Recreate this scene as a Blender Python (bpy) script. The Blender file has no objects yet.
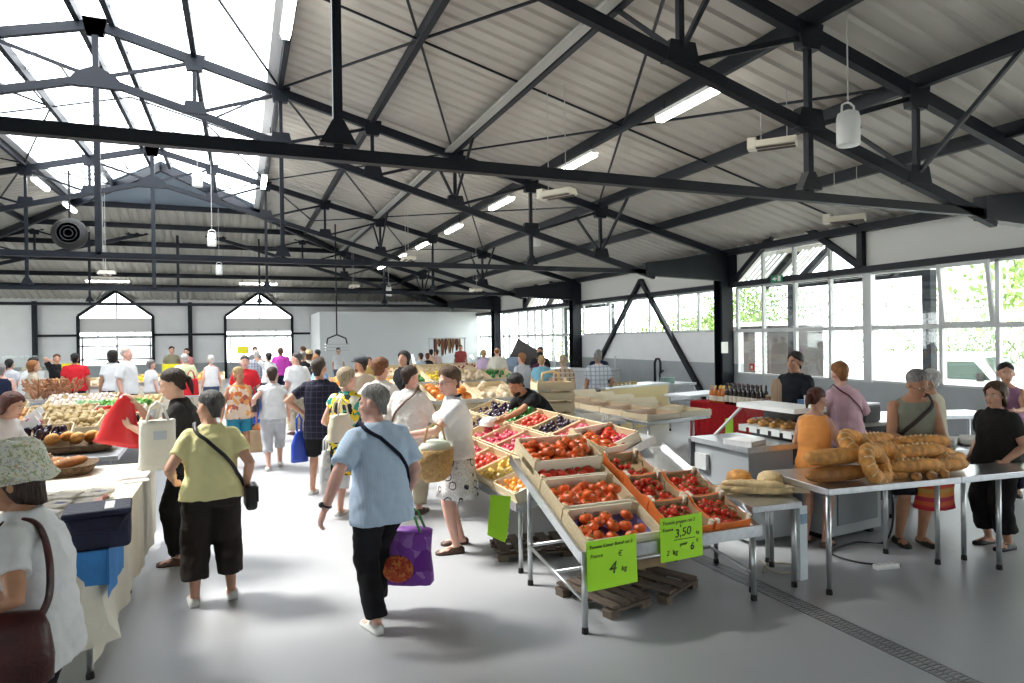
import bpy, bmesh, math, random
from math import sin, cos, pi, radians, sqrt, atan2
from mathutils import Vector, Matrix, Euler, noise
random.seed(7)
C = bpy.context.scene.collection
SC = bpy.context.scene
XW = 12.26            # right wall plane
YB = 40.0             # back wall plane
RX, RZ, RS = -2.4, 7.98, .262   # ridge x, ridge height, roof slope
def roof(x): return RZ - RS*abs(x-RX)

# ------------------------------------------------------------------ materials
MATS = {}
def mat(name, col, rough=.6, metal=0., var=0., vscale=8., bump=0., bscale=60., emit=0., spec=.5, sheen=0.):
    if name in MATS: return MATS[name]
    m = bpy.data.materials.new(name); m.use_nodes = True
    nt = m.node_tree; b = nt.nodes['Principled BSDF']
    b.inputs['Base Color'].default_value = (*col, 1)
    b.inputs['Roughness'].default_value = rough
    b.inputs['Metallic'].default_value = metal
    b.inputs['Specular IOR Level'].default_value = spec
    if emit:
        b.inputs['Emission Color'].default_value = (*col, 1); b.inputs['Emission Strength'].default_value = emit
    if var or bump:
        tc = nt.nodes.new('ShaderNodeTexCoord')
    if var:
        n = nt.nodes.new('ShaderNodeTexNoise'); n.inputs['Scale'].default_value = vscale; n.inputs['Detail'].default_value = 4
        nt.links.new(tc.outputs['Object'], n.inputs['Vector'])
        r = nt.nodes.new('ShaderNodeValToRGB')
        r.color_ramp.elements[0].position = .3; r.color_ramp.elements[1].position = .7
        r.color_ramp.elements[0].color = (*[c*(1-var) for c in col], 1); r.color_ramp.elements[1].color = (*[min(1, c*(1+var)) for c in col], 1)
        nt.links.new(n.outputs['Fac'], r.inputs['Fac']); nt.links.new(r.outputs['Color'], b.inputs['Base Color'])
    if bump:
        n2 = nt.nodes.new('ShaderNodeTexNoise'); n2.inputs['Scale'].default_value = bscale; n2.inputs['Detail'].default_value = 3
        nt.links.new(tc.outputs['Object'], n2.inputs['Vector'])
        bp = nt.nodes.new('ShaderNodeBump'); bp.inputs['Strength'].default_value = bump; bp.inputs['Distance'].default_value = .02
        nt.links.new(n2.outputs['Fac'], bp.inputs['Height']); nt.links.new(bp.outputs['Normal'], b.inputs['Normal'])
    MATS[name] = m; return m
def mnodes(name):
    m = bpy.data.materials.new(name); m.use_nodes = True; nt = m.node_tree; MATS[name] = m
    return m, nt, nt.nodes['Principled BSDF']
def cloth(name, col, var=.08): return mat(name, col, .85, 0, var, 5, .35, 14, spec=.2)
def spots(name, base, cols, scale=14, thr=.55, rough=.85):
    """printed fabric: voronoi cells of several colours on a base"""
    if name in MATS: return MATS[name]
    m, nt, b = mnodes(name); b.inputs['Roughness'].default_value = rough; b.inputs['Specular IOR Level'].default_value = .2
    tc = nt.nodes.new('ShaderNodeTexCoord')
    v = nt.nodes.new('ShaderNodeTexVoronoi'); v.inputs['Scale'].default_value = scale
    ns = nt.nodes.new('ShaderNodeTexNoise'); ns.inputs['Scale'].default_value = scale*.7
    mx = nt.nodes.new('ShaderNodeMixRGB'); mx.inputs[0].default_value = .12
    nt.links.new(tc.outputs['Object'], ns.inputs['Vector']); nt.links.new(tc.outputs['Object'], mx.inputs[1]); nt.links.new(ns.outputs['Color'], mx.inputs[2])
    nt.links.new(mx.outputs[0], v.inputs['Vector'])
    sep = nt.nodes.new('ShaderNodeSeparateColor'); nt.links.new(v.outputs['Color'], sep.inputs[0])
    r = nt.nodes.new('ShaderNodeValToRGB'); r.color_ramp.interpolation = 'CONSTANT'
    n = len(cols)+1; els = r.color_ramp.elements
    els[0].color = (*base, 1); els[0].position = 0; els[1].position = thr; els[1].color = (*cols[0], 1)
    for i, c in enumerate(cols[1:]):
        e = els.new(thr+(1-thr)*(i+1)/len(cols)); e.color = (*c, 1)
    nt.links.new(sep.outputs[0], r.inputs['Fac']); nt.links.new(r.outputs['Color'], b.inputs['Base Color'])
    return m
def plaid(name, base, line, line2=None, scale=9., width=.2, axes='XZ'):
    if name in MATS: return MATS[name]
    m, nt, b = mnodes(name); b.inputs['Roughness'].default_value = .85; b.inputs['Specular IOR Level'].default_value = .2
    tc = nt.nodes.new('ShaderNodeTexCoord'); sx = nt.nodes.new('ShaderNodeSeparateXYZ'); nt.links.new(tc.outputs['Object'], sx.inputs[0])
    prev = None
    cur = (*base, 1)
    for k, ax in enumerate(axes):
        mu = nt.nodes.new('ShaderNodeMath'); mu.operation = 'MULTIPLY'; mu.inputs[1].default_value = scale
        fr = nt.nodes.new('ShaderNodeMath'); fr.operation = 'FRACT'
        lt = nt.nodes.new('ShaderNodeMath'); lt.operation = 'LESS_THAN'; lt.inputs[1].default_value = width
        nt.links.new(sx.outputs['XYZ'.index(ax)], mu.inputs[0]); nt.links.new(mu.outputs[0], fr.inputs[0]); nt.links.new(fr.outputs[0], lt.inputs[0])
        mx = nt.nodes.new('ShaderNodeMixRGB'); mx.inputs[1].default_value = cur; mx.inputs[2].default_value = (*((line2 or line) if k else line), 1)
        if prev: nt.links.new(prev, mx.inputs[1])
        nt.links.new(lt.outputs[0], mx.inputs[0]); prev = mx.outputs[0]
    nt.links.new(prev, b.inputs['Base Color']); return m
def rings(name, base, ring, dot, scale=7.):
    """fabric printed with circles and small dots"""
    m, nt, b = mnodes(name); b.inputs['Roughness'].default_value = .85; b.inputs['Specular IOR Level'].default_value = .2
    tc = nt.nodes.new('ShaderNodeTexCoord'); prev = None
    for sc, lo, hi, col in ((scale, .27, .36, ring), (scale*1.9, .3, .36, (.45, .38, .36)), (scale*9, 0, .32, dot)):
        v = nt.nodes.new('ShaderNodeTexVoronoi'); v.inputs['Scale'].default_value = sc; v.inputs['Randomness'].default_value = .75
        nt.links.new(tc.outputs['Object'], v.inputs['Vector'])
        a = nt.nodes.new('ShaderNodeMath'); a.operation = 'GREATER_THAN'; a.inputs[1].default_value = lo
        c = nt.nodes.new('ShaderNodeMath'); c.operation = 'LESS_THAN'; c.inputs[1].default_value = hi
        mm = nt.nodes.new('ShaderNodeMath'); mm.operation = 'MULTIPLY'
        nt.links.new(v.outputs['Distance'], a.inputs[0]); nt.links.new(v.outputs['Distance'], c.inputs[0])
        nt.links.new(a.outputs[0], mm.inputs[0]); nt.links.new(c.outputs[0], mm.inputs[1])
        mx = nt.nodes.new('ShaderNodeMixRGB'); mx.inputs[1].default_value = (*base, 1); mx.inputs[2].default_value = (*col, 1)
        if prev: nt.links.new(prev, mx.inputs[1])
        nt.links.new(mm.outputs[0], mx.inputs[0]); prev = mx.outputs[0]
    nt.links.new(prev, b.inputs['Base Color']); return m
def glassmat(name, tint=(1, 1, 1), gloss=.06):
    if name in MATS: return MATS[name]
    m = bpy.data.materials.new(name); m.use_nodes = True; nt = m.node_tree
    for n in list(nt.nodes): nt.nodes.remove(n)
    o = nt.nodes.new('ShaderNodeOutputMaterial'); t = nt.nodes.new('ShaderNodeBsdfTransparent'); g = nt.nodes.new('ShaderNodeBsdfGlossy'); mx = nt.nodes.new('ShaderNodeMixShader')
    t.inputs['Color'].default_value = (*tint, 1); g.inputs['Roughness'].default_value = .03; mx.inputs[0].default_value = gloss
    nt.links.new(t.outputs[0], mx.inputs[1]); nt.links.new(g.outputs[0], mx.inputs[2]); nt.links.new(mx.outputs[0], o.inputs[0])
    MATS[name] = m; return m
def wood(name, c1, c2, scale=6., axis=0, rough=.7):
    if name in MATS: return MATS[name]
    m, nt, b = mnodes(name); b.inputs['Roughness'].default_value = rough
    tc = nt.nodes.new('ShaderNodeTexCoord'); mp = nt.nodes.new('ShaderNodeMapping')
    s = [scale*4]*3; s[axis] = scale*.3; mp.inputs['Scale'].default_value = s
    n = nt.nodes.new('ShaderNodeTexNoise'); n.inputs['Scale'].default_value = 1.5; n.inputs['Detail'].default_value = 5
    r = nt.nodes.new('ShaderNodeValToRGB'); r.color_ramp.elements[0].position = .3; r.color_ramp.elements[1].position = .7
    r.color_ramp.elements[0].color = (*c1, 1); r.color_ramp.elements[1].color = (*c2, 1)
    nt.links.new(tc.outputs['Object'], mp.inputs[0]); nt.links.new(mp.outputs[0], n.inputs['Vector']); nt.links.new(n.outputs['Fac'], r.inputs[0]); nt.links.new(r.outputs[0], b.inputs['Base Color'])
    return m

# ------------------------------------------------------------------ mesh builder
def smooth_path(pts, k=6):
    P = [Vector(p) for p in pts]; P = [P[0]]+P+[P[-1]]; out = []
    for i in range(1, len(P)-2):
        for j in range(k):
            t = j/k; a, b, c, d = P[i-1:i+3]
            out.append(.5*((2*b)+(c-a)*t+(2*a-5*b+4*c-d)*t*t+(3*b-a-3*c+d)*t**3))
    return out+[P[-2]]
class MB:
    def __init__(s): s.v = []; s.f = []; s.mi = []
    def add(s, vs, fs, mi=0):
        o = len(s.v); s.v += [tuple(v) for v in vs]; s.f += [tuple(i+o for i in f) for f in fs]; s.mi += [mi]*len(fs); return s
    def box(s, c, d, rot=None, mi=0):
        hx, hy, hz = d[0]/2, d[1]/2, d[2]/2
        vs = [Vector((x, y, z)) for x in (-hx, hx) for y in (-hy, hy) for z in (-hz, hz)]
        if rot is not None: vs = [rot @ v for v in vs]
        c = Vector(c)
        return s.add([v+c for v in vs], [(0, 1, 3, 2), (4, 6, 7, 5), (0, 4, 5, 1), (2, 3, 7, 6), (0, 2, 6, 4), (1, 5, 7, 3)], mi)
    def beam(s, p0, p1, w, h, up=(0, 0, 1), mi=0):
        p0, p1 = Vector(p0), Vector(p1); d = (p1-p0).normalized(); up = Vector(up)
        if abs(d.dot(up)) > .98: up = Vector((0, 1, 0))
        r = d.cross(up).normalized(); u = r.cross(d).normalized()
        vs = [p + r*a*w/2 + u*b*h/2 for p in (p0, p1) for a, b in ((-1, -1), (1, -1), (1, 1), (-1, 1))]
        return s.add(vs, [(3, 2, 1, 0), (4, 5, 6, 7), (0, 1, 5, 4), (1, 2, 6, 5), (2, 3, 7, 6), (3, 0, 4, 7)], mi)
    def tube(s, pts, rad, n=10, sq=1., mi=0, cap=True):
        pts = [Vector(p) for p in pts]
        if not hasattr(rad, '__len__'): rad = [rad]*len(pts)
        rings_ = []; ref = None
        for i, p in enumerate(pts):
            d = (pts[min(i+1, len(pts)-1)]-pts[max(i-1, 0)]).normalized()
            if ref is None:
                ref = Vector((0, 0, 1)) if abs(d.z) < .9 else Vector((1, 0, 0))
            a = d.cross(ref).normalized(); b = a.cross(d).normalized(); ref = b
            rr = rad[i]; rx, ry = rr if hasattr(rr, '__len__') else (rr, rr*sq)
            rings_.append([p + a*rx*cos(2*pi*k/n) + b*ry*sin(2*pi*k/n) for k in range(n)])
        return s.loft(rings_, cap, mi)
    def loft(s, rings_, cap=True, mi=0, closed=True):
        n = len(rings_[0]); vs = [v for r in rings_ for v in r]; fs = []
        for i in range(len(rings_)-1):
            for k in range(n if closed else n-1):
                k2 = (k+1) % n; fs.append((i*n+k, i*n+k2, (i+1)*n+k2, (i+1)*n+k))
        if cap:
            fs.append(tuple(reversed(range(n)))); fs.append(tuple((len(rings_)-1)*n+k for k in range(n)))
        return s.add(vs, fs, mi)
    def ell(s, c, r, n=14, m=9, rot=None, mi=0):
        c = Vector(c); r = r if hasattr(r, '__len__') else (r, r, r); vs = [Vector((0, 0, -r[2]))]
        for j in range(1, m):
            t = -pi/2+pi*j/m
            vs += [Vector((r[0]*cos(t)*cos(2*pi*k/n), r[1]*cos(t)*sin(2*pi*k/n), r[2]*sin(t))) for k in range(n)]
        vs.append(Vector((0, 0, r[2])))
        if rot is not None: vs = [rot @ v for v in vs]
        fs = [(0, 1+(k+1) % n, 1+k) for k in range(n)]
        for j in range(m-2):
            for k in range(n):
                a = 1+j*n; fs.append((a+k, a+(k+1) % n, a+n+(k+1) % n, a+n+k))
        a = 1+(m-2)*n; T = len(vs)-1
        fs += [(a+k, a+(k+1) % n, T) for k in range(n)]
        return s.add([v+c for v in vs], fs, mi)
    def lathe(s, prof, n=20, c=(0, 0, 0), mi=0, cap=True):
        c = Vector(c)
        return s.loft([[c+Vector((r*cos(2*pi*k/n), r*sin(2*pi*k/n), z)) for k in range(n)] for r, z in prof], cap, mi)
    def prism(s, poly, axis, a, b, mi=0):
        """polygon (2D) extruded along axis from a to b"""
        def P(q, t): return {'x': (t, q[0], q[1]), 'y': (q[0], t, q[1]), 'z': (q[0], q[1], t)}[axis]
        n = len(poly); vs = [P(q, a) for q in poly]+[P(q, b) for q in poly]
        fs = [tuple(range(n)), tuple(reversed(range(n, 2*n)))]+[(k, n+k, n+(k+1) % n, (k+1) % n) for k in range(n)]
        return s.add(vs, fs, mi)
    def mesh(s, name, mats, smooth=False, fix=True):
        me = bpy.data.meshes.new(name); me.from_pydata(s.v, [], s.f)
        for m in (mats if isinstance(mats, (list, tuple)) else [mats]): me.materials.append(m)
        if any(s.mi): me.polygons.foreach_set('material_index', s.mi)
        if fix:
            bm = bmesh.new(); bm.from_mesh(me); bmesh.ops.recalc_face_normals(bm, faces=bm.faces); bm.to_mesh(me); bm.free()
        if smooth: me.polygons.foreach_set('use_smooth', [True]*len(me.polygons))
        me.update(); return me
    def build(s, name, mats, parent=None, smooth=False, loc=None, rot=None):
        return link(name, s.mesh(name, mats, smooth), parent, loc, rot)
def link(name, me, parent=None, loc=None, rot=None):
    o = bpy.data.objects.new(name, me); C.objects.link(o)
    if parent: o.parent = parent
    if loc is not None: o.location = loc
    if rot is not None: o.rotation_euler = rot
    return o
def tag(o, label=None, cat=None, group=None, kind=None):
    if label: o['label'] = label
    if cat: o['category'] = cat
    if group: o['group'] = group
    if kind: o['kind'] = kind
    return o
def thing(name, label, cat, loc=(0, 0, 0), rot=0, group=None):
    o = bpy.data.objects.new(name, None); C.objects.link(o); o.empty_display_size = .1
    o.location = loc; o.rotation_euler = rot if hasattr(rot, '__len__') else (0, 0, rot)
    return tag(o, label, cat, group)
def struct(name, mb, mats, smooth=False, label=None):
    o = mb.build(name, mats, None, smooth); o['kind'] = 'structure'
    if label: o['label'] = label
    return o
KIDS = {}
def dup(o, loc, rot=None, label=None, group=None, scale=None):
    """copy of a thing with copies of its parts and sub-parts, sharing mesh data"""
    c = o.copy(); C.objects.link(c); c.location = loc
    if rot is not None: c.rotation_euler = rot if hasattr(rot, '__len__') else (0, 0, rot)
    if scale: c.scale = scale if hasattr(scale, '__len__') else (scale,)*3
    if label: c['label'] = label
    if group: c['group'] = group
    if o not in KIDS: KIDS[o] = [(k, list(k.children)) for k in o.children]
    for k, gs in KIDS[o]:
        k2 = k.copy(); C.objects.link(k2); k2.parent = c
        for g in gs:
            g2 = g.copy(); C.objects.link(g2); g2.parent = k2
    return c
def bevel(o, w=.006, seg=2):
    m = o.modifiers.new('bevel', 'BEVEL'); m.width = w; m.segments = seg; m.limit_method = 'ANGLE'; return o
ORD = ['first', 'second', 'third', 'fourth', 'fifth', 'sixth', 'seventh', 'eighth', 'ninth', 'tenth', 'eleventh', 'twelfth']
# common materials
STEEL = mat('dark_painted_steel', (.006, .009, .016), .5, spec=.35)
ALU = mat('window_frame_grey', (.62, .64, .64), .45)
WALLW = mat('white_wall_panel', (.89, .90, .91), .55, 0, .03, 2)
WALLG = mat('grey_wall_base', (.42, .45, .47), .6, 0, .05, 2)
SHEET = mat('grey_white_roof_sheet', (.50, .475, .425), .5, 0, .05, 1.5)
INOX = mat('brushed_stainless_steel', (.62, .64, .66), .28, .95, .08, 30)
INOXL = mat('steel_leg', (.55, .57, .58), .32, .9)
GLASS = glassmat('clear_glass', (.97, .99, .98))
SKYG = glassmat('skylight_glazing', (.93, .95, .97), .03)
WHITE = mat('white_plastic', (.85, .85, .83), .4)
BLACK = mat('black_plastic', (.02, .02, .022), .5)
RUBBER = mat('black_rubber', (.015, .015, .015), .8)
# ------------------------------------------------------------------ camera, light
cam = bpy.data.cameras.new('camera'); co = bpy.data.objects.new('camera', cam); C.objects.link(co); SC.camera = co
yaw, pit, rol = radians(22.258), radians(-.26), radians(-.8)
Fv = Vector((sin(yaw)*cos(pit), cos(yaw)*cos(pit), sin(pit))); Rv = Vector((cos(yaw), -sin(yaw), 0)); Uv = Rv.cross(Fv)
R2 = Rv*cos(rol)+Uv*sin(rol); U2 = -Rv*sin(rol)+Uv*cos(rol)
M = Matrix((R2, U2, -Fv)).transposed().to_4x4(); M.translation = (0, 0, 2.0); co.matrix_world = M
cam.sensor_width = 36; cam.lens = 664.2/1024*36; cam.clip_start = .05; cam.clip_end = 300
w = bpy.data.worlds.new('overcast_sky'); SC.world = w; w.use_nodes = True; bg = w.node_tree.nodes['Background']
bg.inputs['Color'].default_value = (.95, .975, 1, 1); bg.inputs['Strength'].default_value = 6.3
sun = bpy.data.lights.new('sun', 'SUN'); sun.energy = 8.5; sun.angle = radians(14); sun.color = (1, .95, .86)
so = bpy.data.objects.new('sun', sun); C.objects.link(so); so.rotation_euler = Vector((.6, -.4, -1)).to_track_quat('-Z', 'Y').to_euler()
vs = SC.view_settings; vs.view_transform = 'Standard'; vs.look = 'None'; vs.gamma = 1; vs.use_curve_mapping = False; vs.exposure = 0.3
SC.cycles.use_denoising = True
SC.cycles.max_bounces = 8; SC.cycles.transparent_max_bounces = 16
SC.cycles.sample_clamp_indirect = 6

# ------------------------------------------------------------------ floor, walls
fm, nt, b = mnodes('grey_resin_floor'); b.inputs['Roughness'].default_value = .38
tc = nt.nodes.new('ShaderNodeTexCoord'); n1 = nt.nodes.new('ShaderNodeTexNoise'); n1.inputs['Scale'].default_value = .7; n1.inputs['Detail'].default_value = 6
r = nt.nodes.new('ShaderNodeValToRGB'); r.color_ramp.elements[0].color = (.33, .34, .36, 1); r.color_ramp.elements[1].color = (.41, .42, .44, 1)
nt.links.new(tc.outputs['Object'], n1.inputs['Vector']); nt.links.new(n1.outputs['Fac'], r.inputs[0]); nt.links.new(r.outputs[0], b.inputs['Base Color'])
struct('floor', MB().box((-2.4, 15, -.1), (29.4, 50.4, .2)), fm)
gm = mat('pale_concrete_yard', (.55, .54, .5), .9, 0, .1, .5)
struct('ground_outside', MB().box((20, 15, -.35), (160, 160, .2)), gm)
# back wall with two gabled door openings (at Y=40)
def seg(x): return 2+(x-2)*40/31.5
SX = 40/31.5
DOORS = [(-6.05*SX, -3.37*SX, -4.70*SX), (-.59*SX, 2.18*SX, .80*SX)]   # x0, x1, peak x
ZS, ZP, EAVE = 3.46, 4.78, 4.2
mb = MB()
xs = [-17.1, DOORS[0][0], DOORS[0][1], DOORS[1][0], DOORS[1][1], XW+.2]
for a, c in ((0, 1), (2, 3), (4, 5)): mb.box(((xs[a]+xs[c])/2, YB+.1, 2.2), (xs[c]-xs[a], .2, 4.4))
for x0, x1, xp in DOORS:
    mb.prism([(x0, ZS), (xp, ZP), (xp, 5.2), (x0, 5.2)], 'y', YB, YB+.2); mb.prism([(xp, ZP), (x1, ZS), (x1, 5.2), (xp, 5.2)], 'y', YB, YB+.2)
struct('wall_back', mb, WALLW)
mb = MB(); mb.box((-17.2, 15, .49), (.2, 50, .98)); mb.box((-17.2, 15, 3.85), (.2, 50, 1.1)); struct('wall_left', mb, WALLW)
e = thing('window_9', 'unseen window band added along the left wall to light the hall', None); e['kind'] = 'structure'; mb = MB()  # unseen windows, added to bring side light to back wall and stalls
for k in range(26): mb.box((-17.2, -9.9+2*k, 2.14), (.09, .08, 2.32))
mb.box((-17.2, 15, 2.12), (.09, 50, .09)); mb.build('window_frame', ALU, e); MB().box((-17.2, 15, 2.14), (.012, 50, 2.32)).build('pane', GLASS, e)
struct('wall_front', MB().box((-2.4, -10.1, 3.9), (29.4, .2, 8)), WALLW)
# right wall: base panel, upper band, column of white panel between Y 14.5..23 up to the high windows
ZT, ZB, ZTR = 3.27, .98, 2.12       # window top, sill, transom
mb = MB(); mb.box((XW+.1, -1.85, .49), (.2, 16.3, .98)); mb.box((XW+.1, 10.2, .49), (.2, 7.8, .98), mi=0)
mb.box((XW+.1, 31.45, .49), (.2, 17.1, .98)); mb.box((XW+.1, 18.5, .62), (.2, 8.8, 1.24))
struct('wall_right', mb, WALLG)
struct('wall_right_panel', MB().box((XW+.1, 18.5, 1.67), (.2, 8.8, .86)), WALLW)
mb = MB()
for y0, y1 in ((-10, 10.2), (14.15, 23.9), (28.2, 40)):
    mb.box((XW+.1, (y0+y1)/2, (3.42+4.35)/2), (.2, y1-y0, .93))
    for z in (3.72, 4.02): mb.box((XW-.002, (y0+y1)/2, z), (.01, y1-y0, .012))
for y0, y1 in ((10.2, 14.15), (23.9, 28.2)):
    yp = (y0+y1)/2
    mb.prism([(y0, 3.42), (yp, 4.86), (yp, 5.0), (y0, 5.0)], 'x', XW, XW+.2); mb.prism([(yp, 4.86), (y1, 3.42), (y1, 5.0), (yp, 5.0)], 'x', XW, XW+.2)
struct('wall_right_upper', mb, mat('cream_wall_panel', (.70, .70, .67), .55))
# dark beam over the right windows
struct('trim_1', MB().box((XW-.06, 15, 3.345), (.16, 50, .13)), STEEL)
struct('trim_2', MB().box((XW-.1, 15, 4.22), (.2, 50, .16)), STEEL)
# windows, one object per bay: frame members and panes as parts
def window_bay(num, y0, y1, zb, zt, mull, trans=None, lower=None, lab=None):
    e = thing('window_%d' % num, lab, None); e['kind'] = 'structure'
    f = MB()
    for z in (zb, zt): f.box((XW+.05, (y0+y1)/2, z), (.09, y1-y0, .08))
    for y in [y0, y1]+mull: f.box((XW+.05, y, (zb+zt)/2), (.09, .07, zt-zb))
    if trans: f.box((XW+.05, (y0+y1)/2, trans), (.10, y1-y0, .09))
    f.build('window_frame', ALU, e)
    ys = sorted([y0, y1]+mull)
    for a, c in zip(ys[:-1], ys[1:]):
        for z0, z1 in (((zb, trans), (trans, zt)) if trans else ((zb, zt),)):
            MB().box((XW+.05, (a+c)/2, (z0+z1)/2), (.012, c-a-.07, z1-z0-.08)).build('pane', GLASS, e)
    return e
window_bay(1, -10, 6.0, ZB, ZT, [-8, -6, -4, -2, 0, 2, 4], ZTR, lab='windows beyond the right edge')
w2 = window_bay(2, 6.0, 10.12, ZB, ZT, [7.54, 8.56], ZTR, lab='wide grey framed window behind the bread stall')
s = MB(); rot = Matrix.Rotation(radians(-7), 3, 'Y')
for y in (7.62, 8.5): s.box((XW-.05, y, 2.7), (.05, .07, 1.1), rot)
for z, x in ((2.16, XW+.02), (3.24, XW-.12)): s.box((x, 8.06, z), (.05, .95, .07))
so_ = s.build('tilting_sash', ALU, w2); MB().box((XW-.05, 8.06, 2.7), (.01, .82, 1.02), rot).build('pane', GLASS, so_)
w3 = window_bay(3, 10.12, 14.12, ZB, ZT, [11.11, 12.13, 13.18], ZTR, lab='glazed bay with doorway under the pointed gable on the right')
g = MB(); 
for y, zt in ((11.11, 4.05), (12.15, 4.8), (13.18, 4.15)): g.box((XW+.05, y, (3.4+zt)/2), (.09, .07, zt-3.4))
g.box((XW+.05, 12.15, 4.12), (.09, 2.1, .07)); g.build('gable_frame', ALU, w3)
pg = MB().prism([(10.25, 3.42), (12.15, 4.8), (14.05, 3.42)], 'x', XW+.045, XW+.055); pg.build('gable_pane', GLASS, w3)
window_bay(4, 14.5, 22.7, 2.12, ZT, [15.74, 16.69, 18.22, 19.74, 20.74], lab='high window strip above the white wall panel')
window_bay(5, 23.1, 31.2, ZB, ZT, [23.7, 24.5, 25.45, 26.56, 27.31, 28.1, 29.17, 30.4], ZTR, lab='far windows left of the second column')
window_bay(6, 31.9, 40, ZB, ZT, [33.2, 34.7, 36.5], ZTR, lab='farthest windows beside the white cold room')
# gable posts, dark raking members
def gable(y0, y1):
    yp = (y0+y1)/2; e = thing('gable_frame', 'dark steel gable frame over the glazed bay on the right wall at %s' % ('the second column' if y0 < 20 else 'the far end'), 'gable')
    m = MB(); m.beam((XW-.08, y0, 3.4), (XW-.08, yp, 4.86), .14, .12); m.beam((XW-.08, y1, 3.4), (XW-.08, yp, 4.86), .14, .12); m.build('raking_bar', STEEL, e)
    MB().box((XW-.08, y0, 3.85), (.13, .13, .85)).build('post', STEEL, e); MB().box((XW-.08, y1-.02, 3.85), (.13, .13, .85)).build('post', STEEL, e)
    # canopy roof outside: two ribbed slopes
    c = MB()
    for ya, yb_ in ((y0-.15, yp), (y1+.15, yp)):
        n = 26
        for i in range(n):
            x0 = XW+.2+2.0*i/n; zz = .03 if i % 2 else 0
            c.add([(x0, ya, 3.42+zz), (x0+2.0/n, ya, 3.42+zz), (x0+2.0/n, yb_, 4.98+zz), (x0, yb_, 4.98+zz)], [(0, 1, 2, 3)])
    c.build('canopy_sheet', mat('canopy_sheet_grey', (.62, .62, .6), .5), e)
    m = MB()
    for x in (XW+1.0, XW+2.0): m.beam((x, y0, 3.3), (x, yp, 4.8), .15, .16); m.beam((x, y1, 3.3), (x, yp, 4.8), .15, .16); m.beam((x, y0, 3.35), (x, y1, 3.35), .12, .12)
    m.build('canopy_beam', STEEL, e)
    for y in (y0, y1): MB().box((XW+2.0, y, 1.6), (.2, .2, 3.6)).build('canopy_post', STEEL, e)
gable(10.2, 14.15); gable(23.9, 28.2)
struct('trim_6', MB().box((XW+.03, 10.12, 2.12), (.13, .2, 2.3)), ALU)
# glazed doors in the back wall
def back_doors(num, x0, x1, xp, sliding):
    e = thing('door_%d' % num, 'gabled glass doorway in the back wall, %s' % ('with sliding doors' if sliding else 'with a shutter bar'), None); e['kind'] = 'structure'
    m = MB()
    for a, c in (((x0, 0), (x0, ZS)), ((x1, 0), (x1, ZS)), ((x0, ZS), (xp, ZP)), ((x1, ZS), (xp, ZP))): m.beam((a[0], YB-.03, a[1]), (c[0], YB-.03, c[1]), .14, .16, (0, 1, 0))
    m.build('door_frame', STEEL, e)
    m = MB(); m.box(((x0+x1)/2, YB+.08, 3.3), (x1-x0, .08, .10)); m.box((xp, YB+.08, 3.9), (.07, .08, 1.6)); m.box(((x0+x1)/2, YB+.06, 2.95), (x1-x0, .06, .7))
    m.build('fascia', mat('white_fascia', (.8, .8, .79), .5), e)
    m = MB()
    zt = 2.35
    m.box(((x0+x1)/2, YB+.08, zt), (x1-x0, .08, .16))
    for k in range(1, 4): m.box((x0+(x1-x0)*k/4, YB+.08, 2.6), (.06, .07, .5))
    if sliding:
        for x in (x0+.25, x0+.95, x1-.95, x1-.25): m.box((x, YB+.08, 1.15), (.07, .07, 2.3))
        m.box(((x0+x1)/2, YB+.08, .06), (x1-x0, .07, .12))
    else:
        for z in (1.2, .1, 1.9): m.box(((x0+x1)/2, YB+.08, z), (x1-x0, .07, .09))
        for x in (x0+.15, xp, x1-.15): m.box((x, YB+.08, 1.2), (.09, .07, 2.4))
    m.build('glazing_bar', ALU, e)
    MB().box(((x0+x1)/2, YB+.09, 1.2), (x1-x0, .012, 2.4)).build('pane', GLASS, e)
    MB().prism([(x0, ZS), (xp, ZP), (x1, ZS)], 'y', YB+.085, YB+.095).build('gable_pane', GLASS, e)
back_doors(1, *DOORS[0], False); back_doors(2, *DOORS[1], True)
# posts and rail on the back wall
def back_post(x, lab): tag(MB().box((x, YB-.12, 2.1), (.2, .22, 4.2)).build('wall_post', STEEL), lab, 'post')
back_post(-7.5*SX, 'dark steel post on the back wall left of the doorways'); back_post(-1.96*SX, 'dark steel post on the back wall between the two doorways')
mb = MB()
for x0, x1 in ((-7.5*SX, DOORS[0][0]), (DOORS[0][1], DOORS[1][0]), (DOORS[1][1], 3.8)): mb.box(((x0+x1)/2, YB-.06, 2.46), (x1-x0, .1, .12))
struct('trim_3', mb, STEEL)
struct('trim_4', MB().box((-2.4, YB-.1, 4.08), (29.3, .18, .14)), STEEL)
struct('baseboard_back', MB().box((-2.4, YB-.012, .45), (29.3, .02, .9)), WALLG)
# white cold room block in the far right corner
mb = MB(); mb.box((7.99, 37.4, 1.75), (8.48, 5.0, 3.5))
tag(mb.build('cold_room', mat('white_cold_room_panel', (.72, .75, .76), .5, 0, .02, .6)), 'large plain white cold room block standing in the far corner of the hall', 'cold room')
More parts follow.
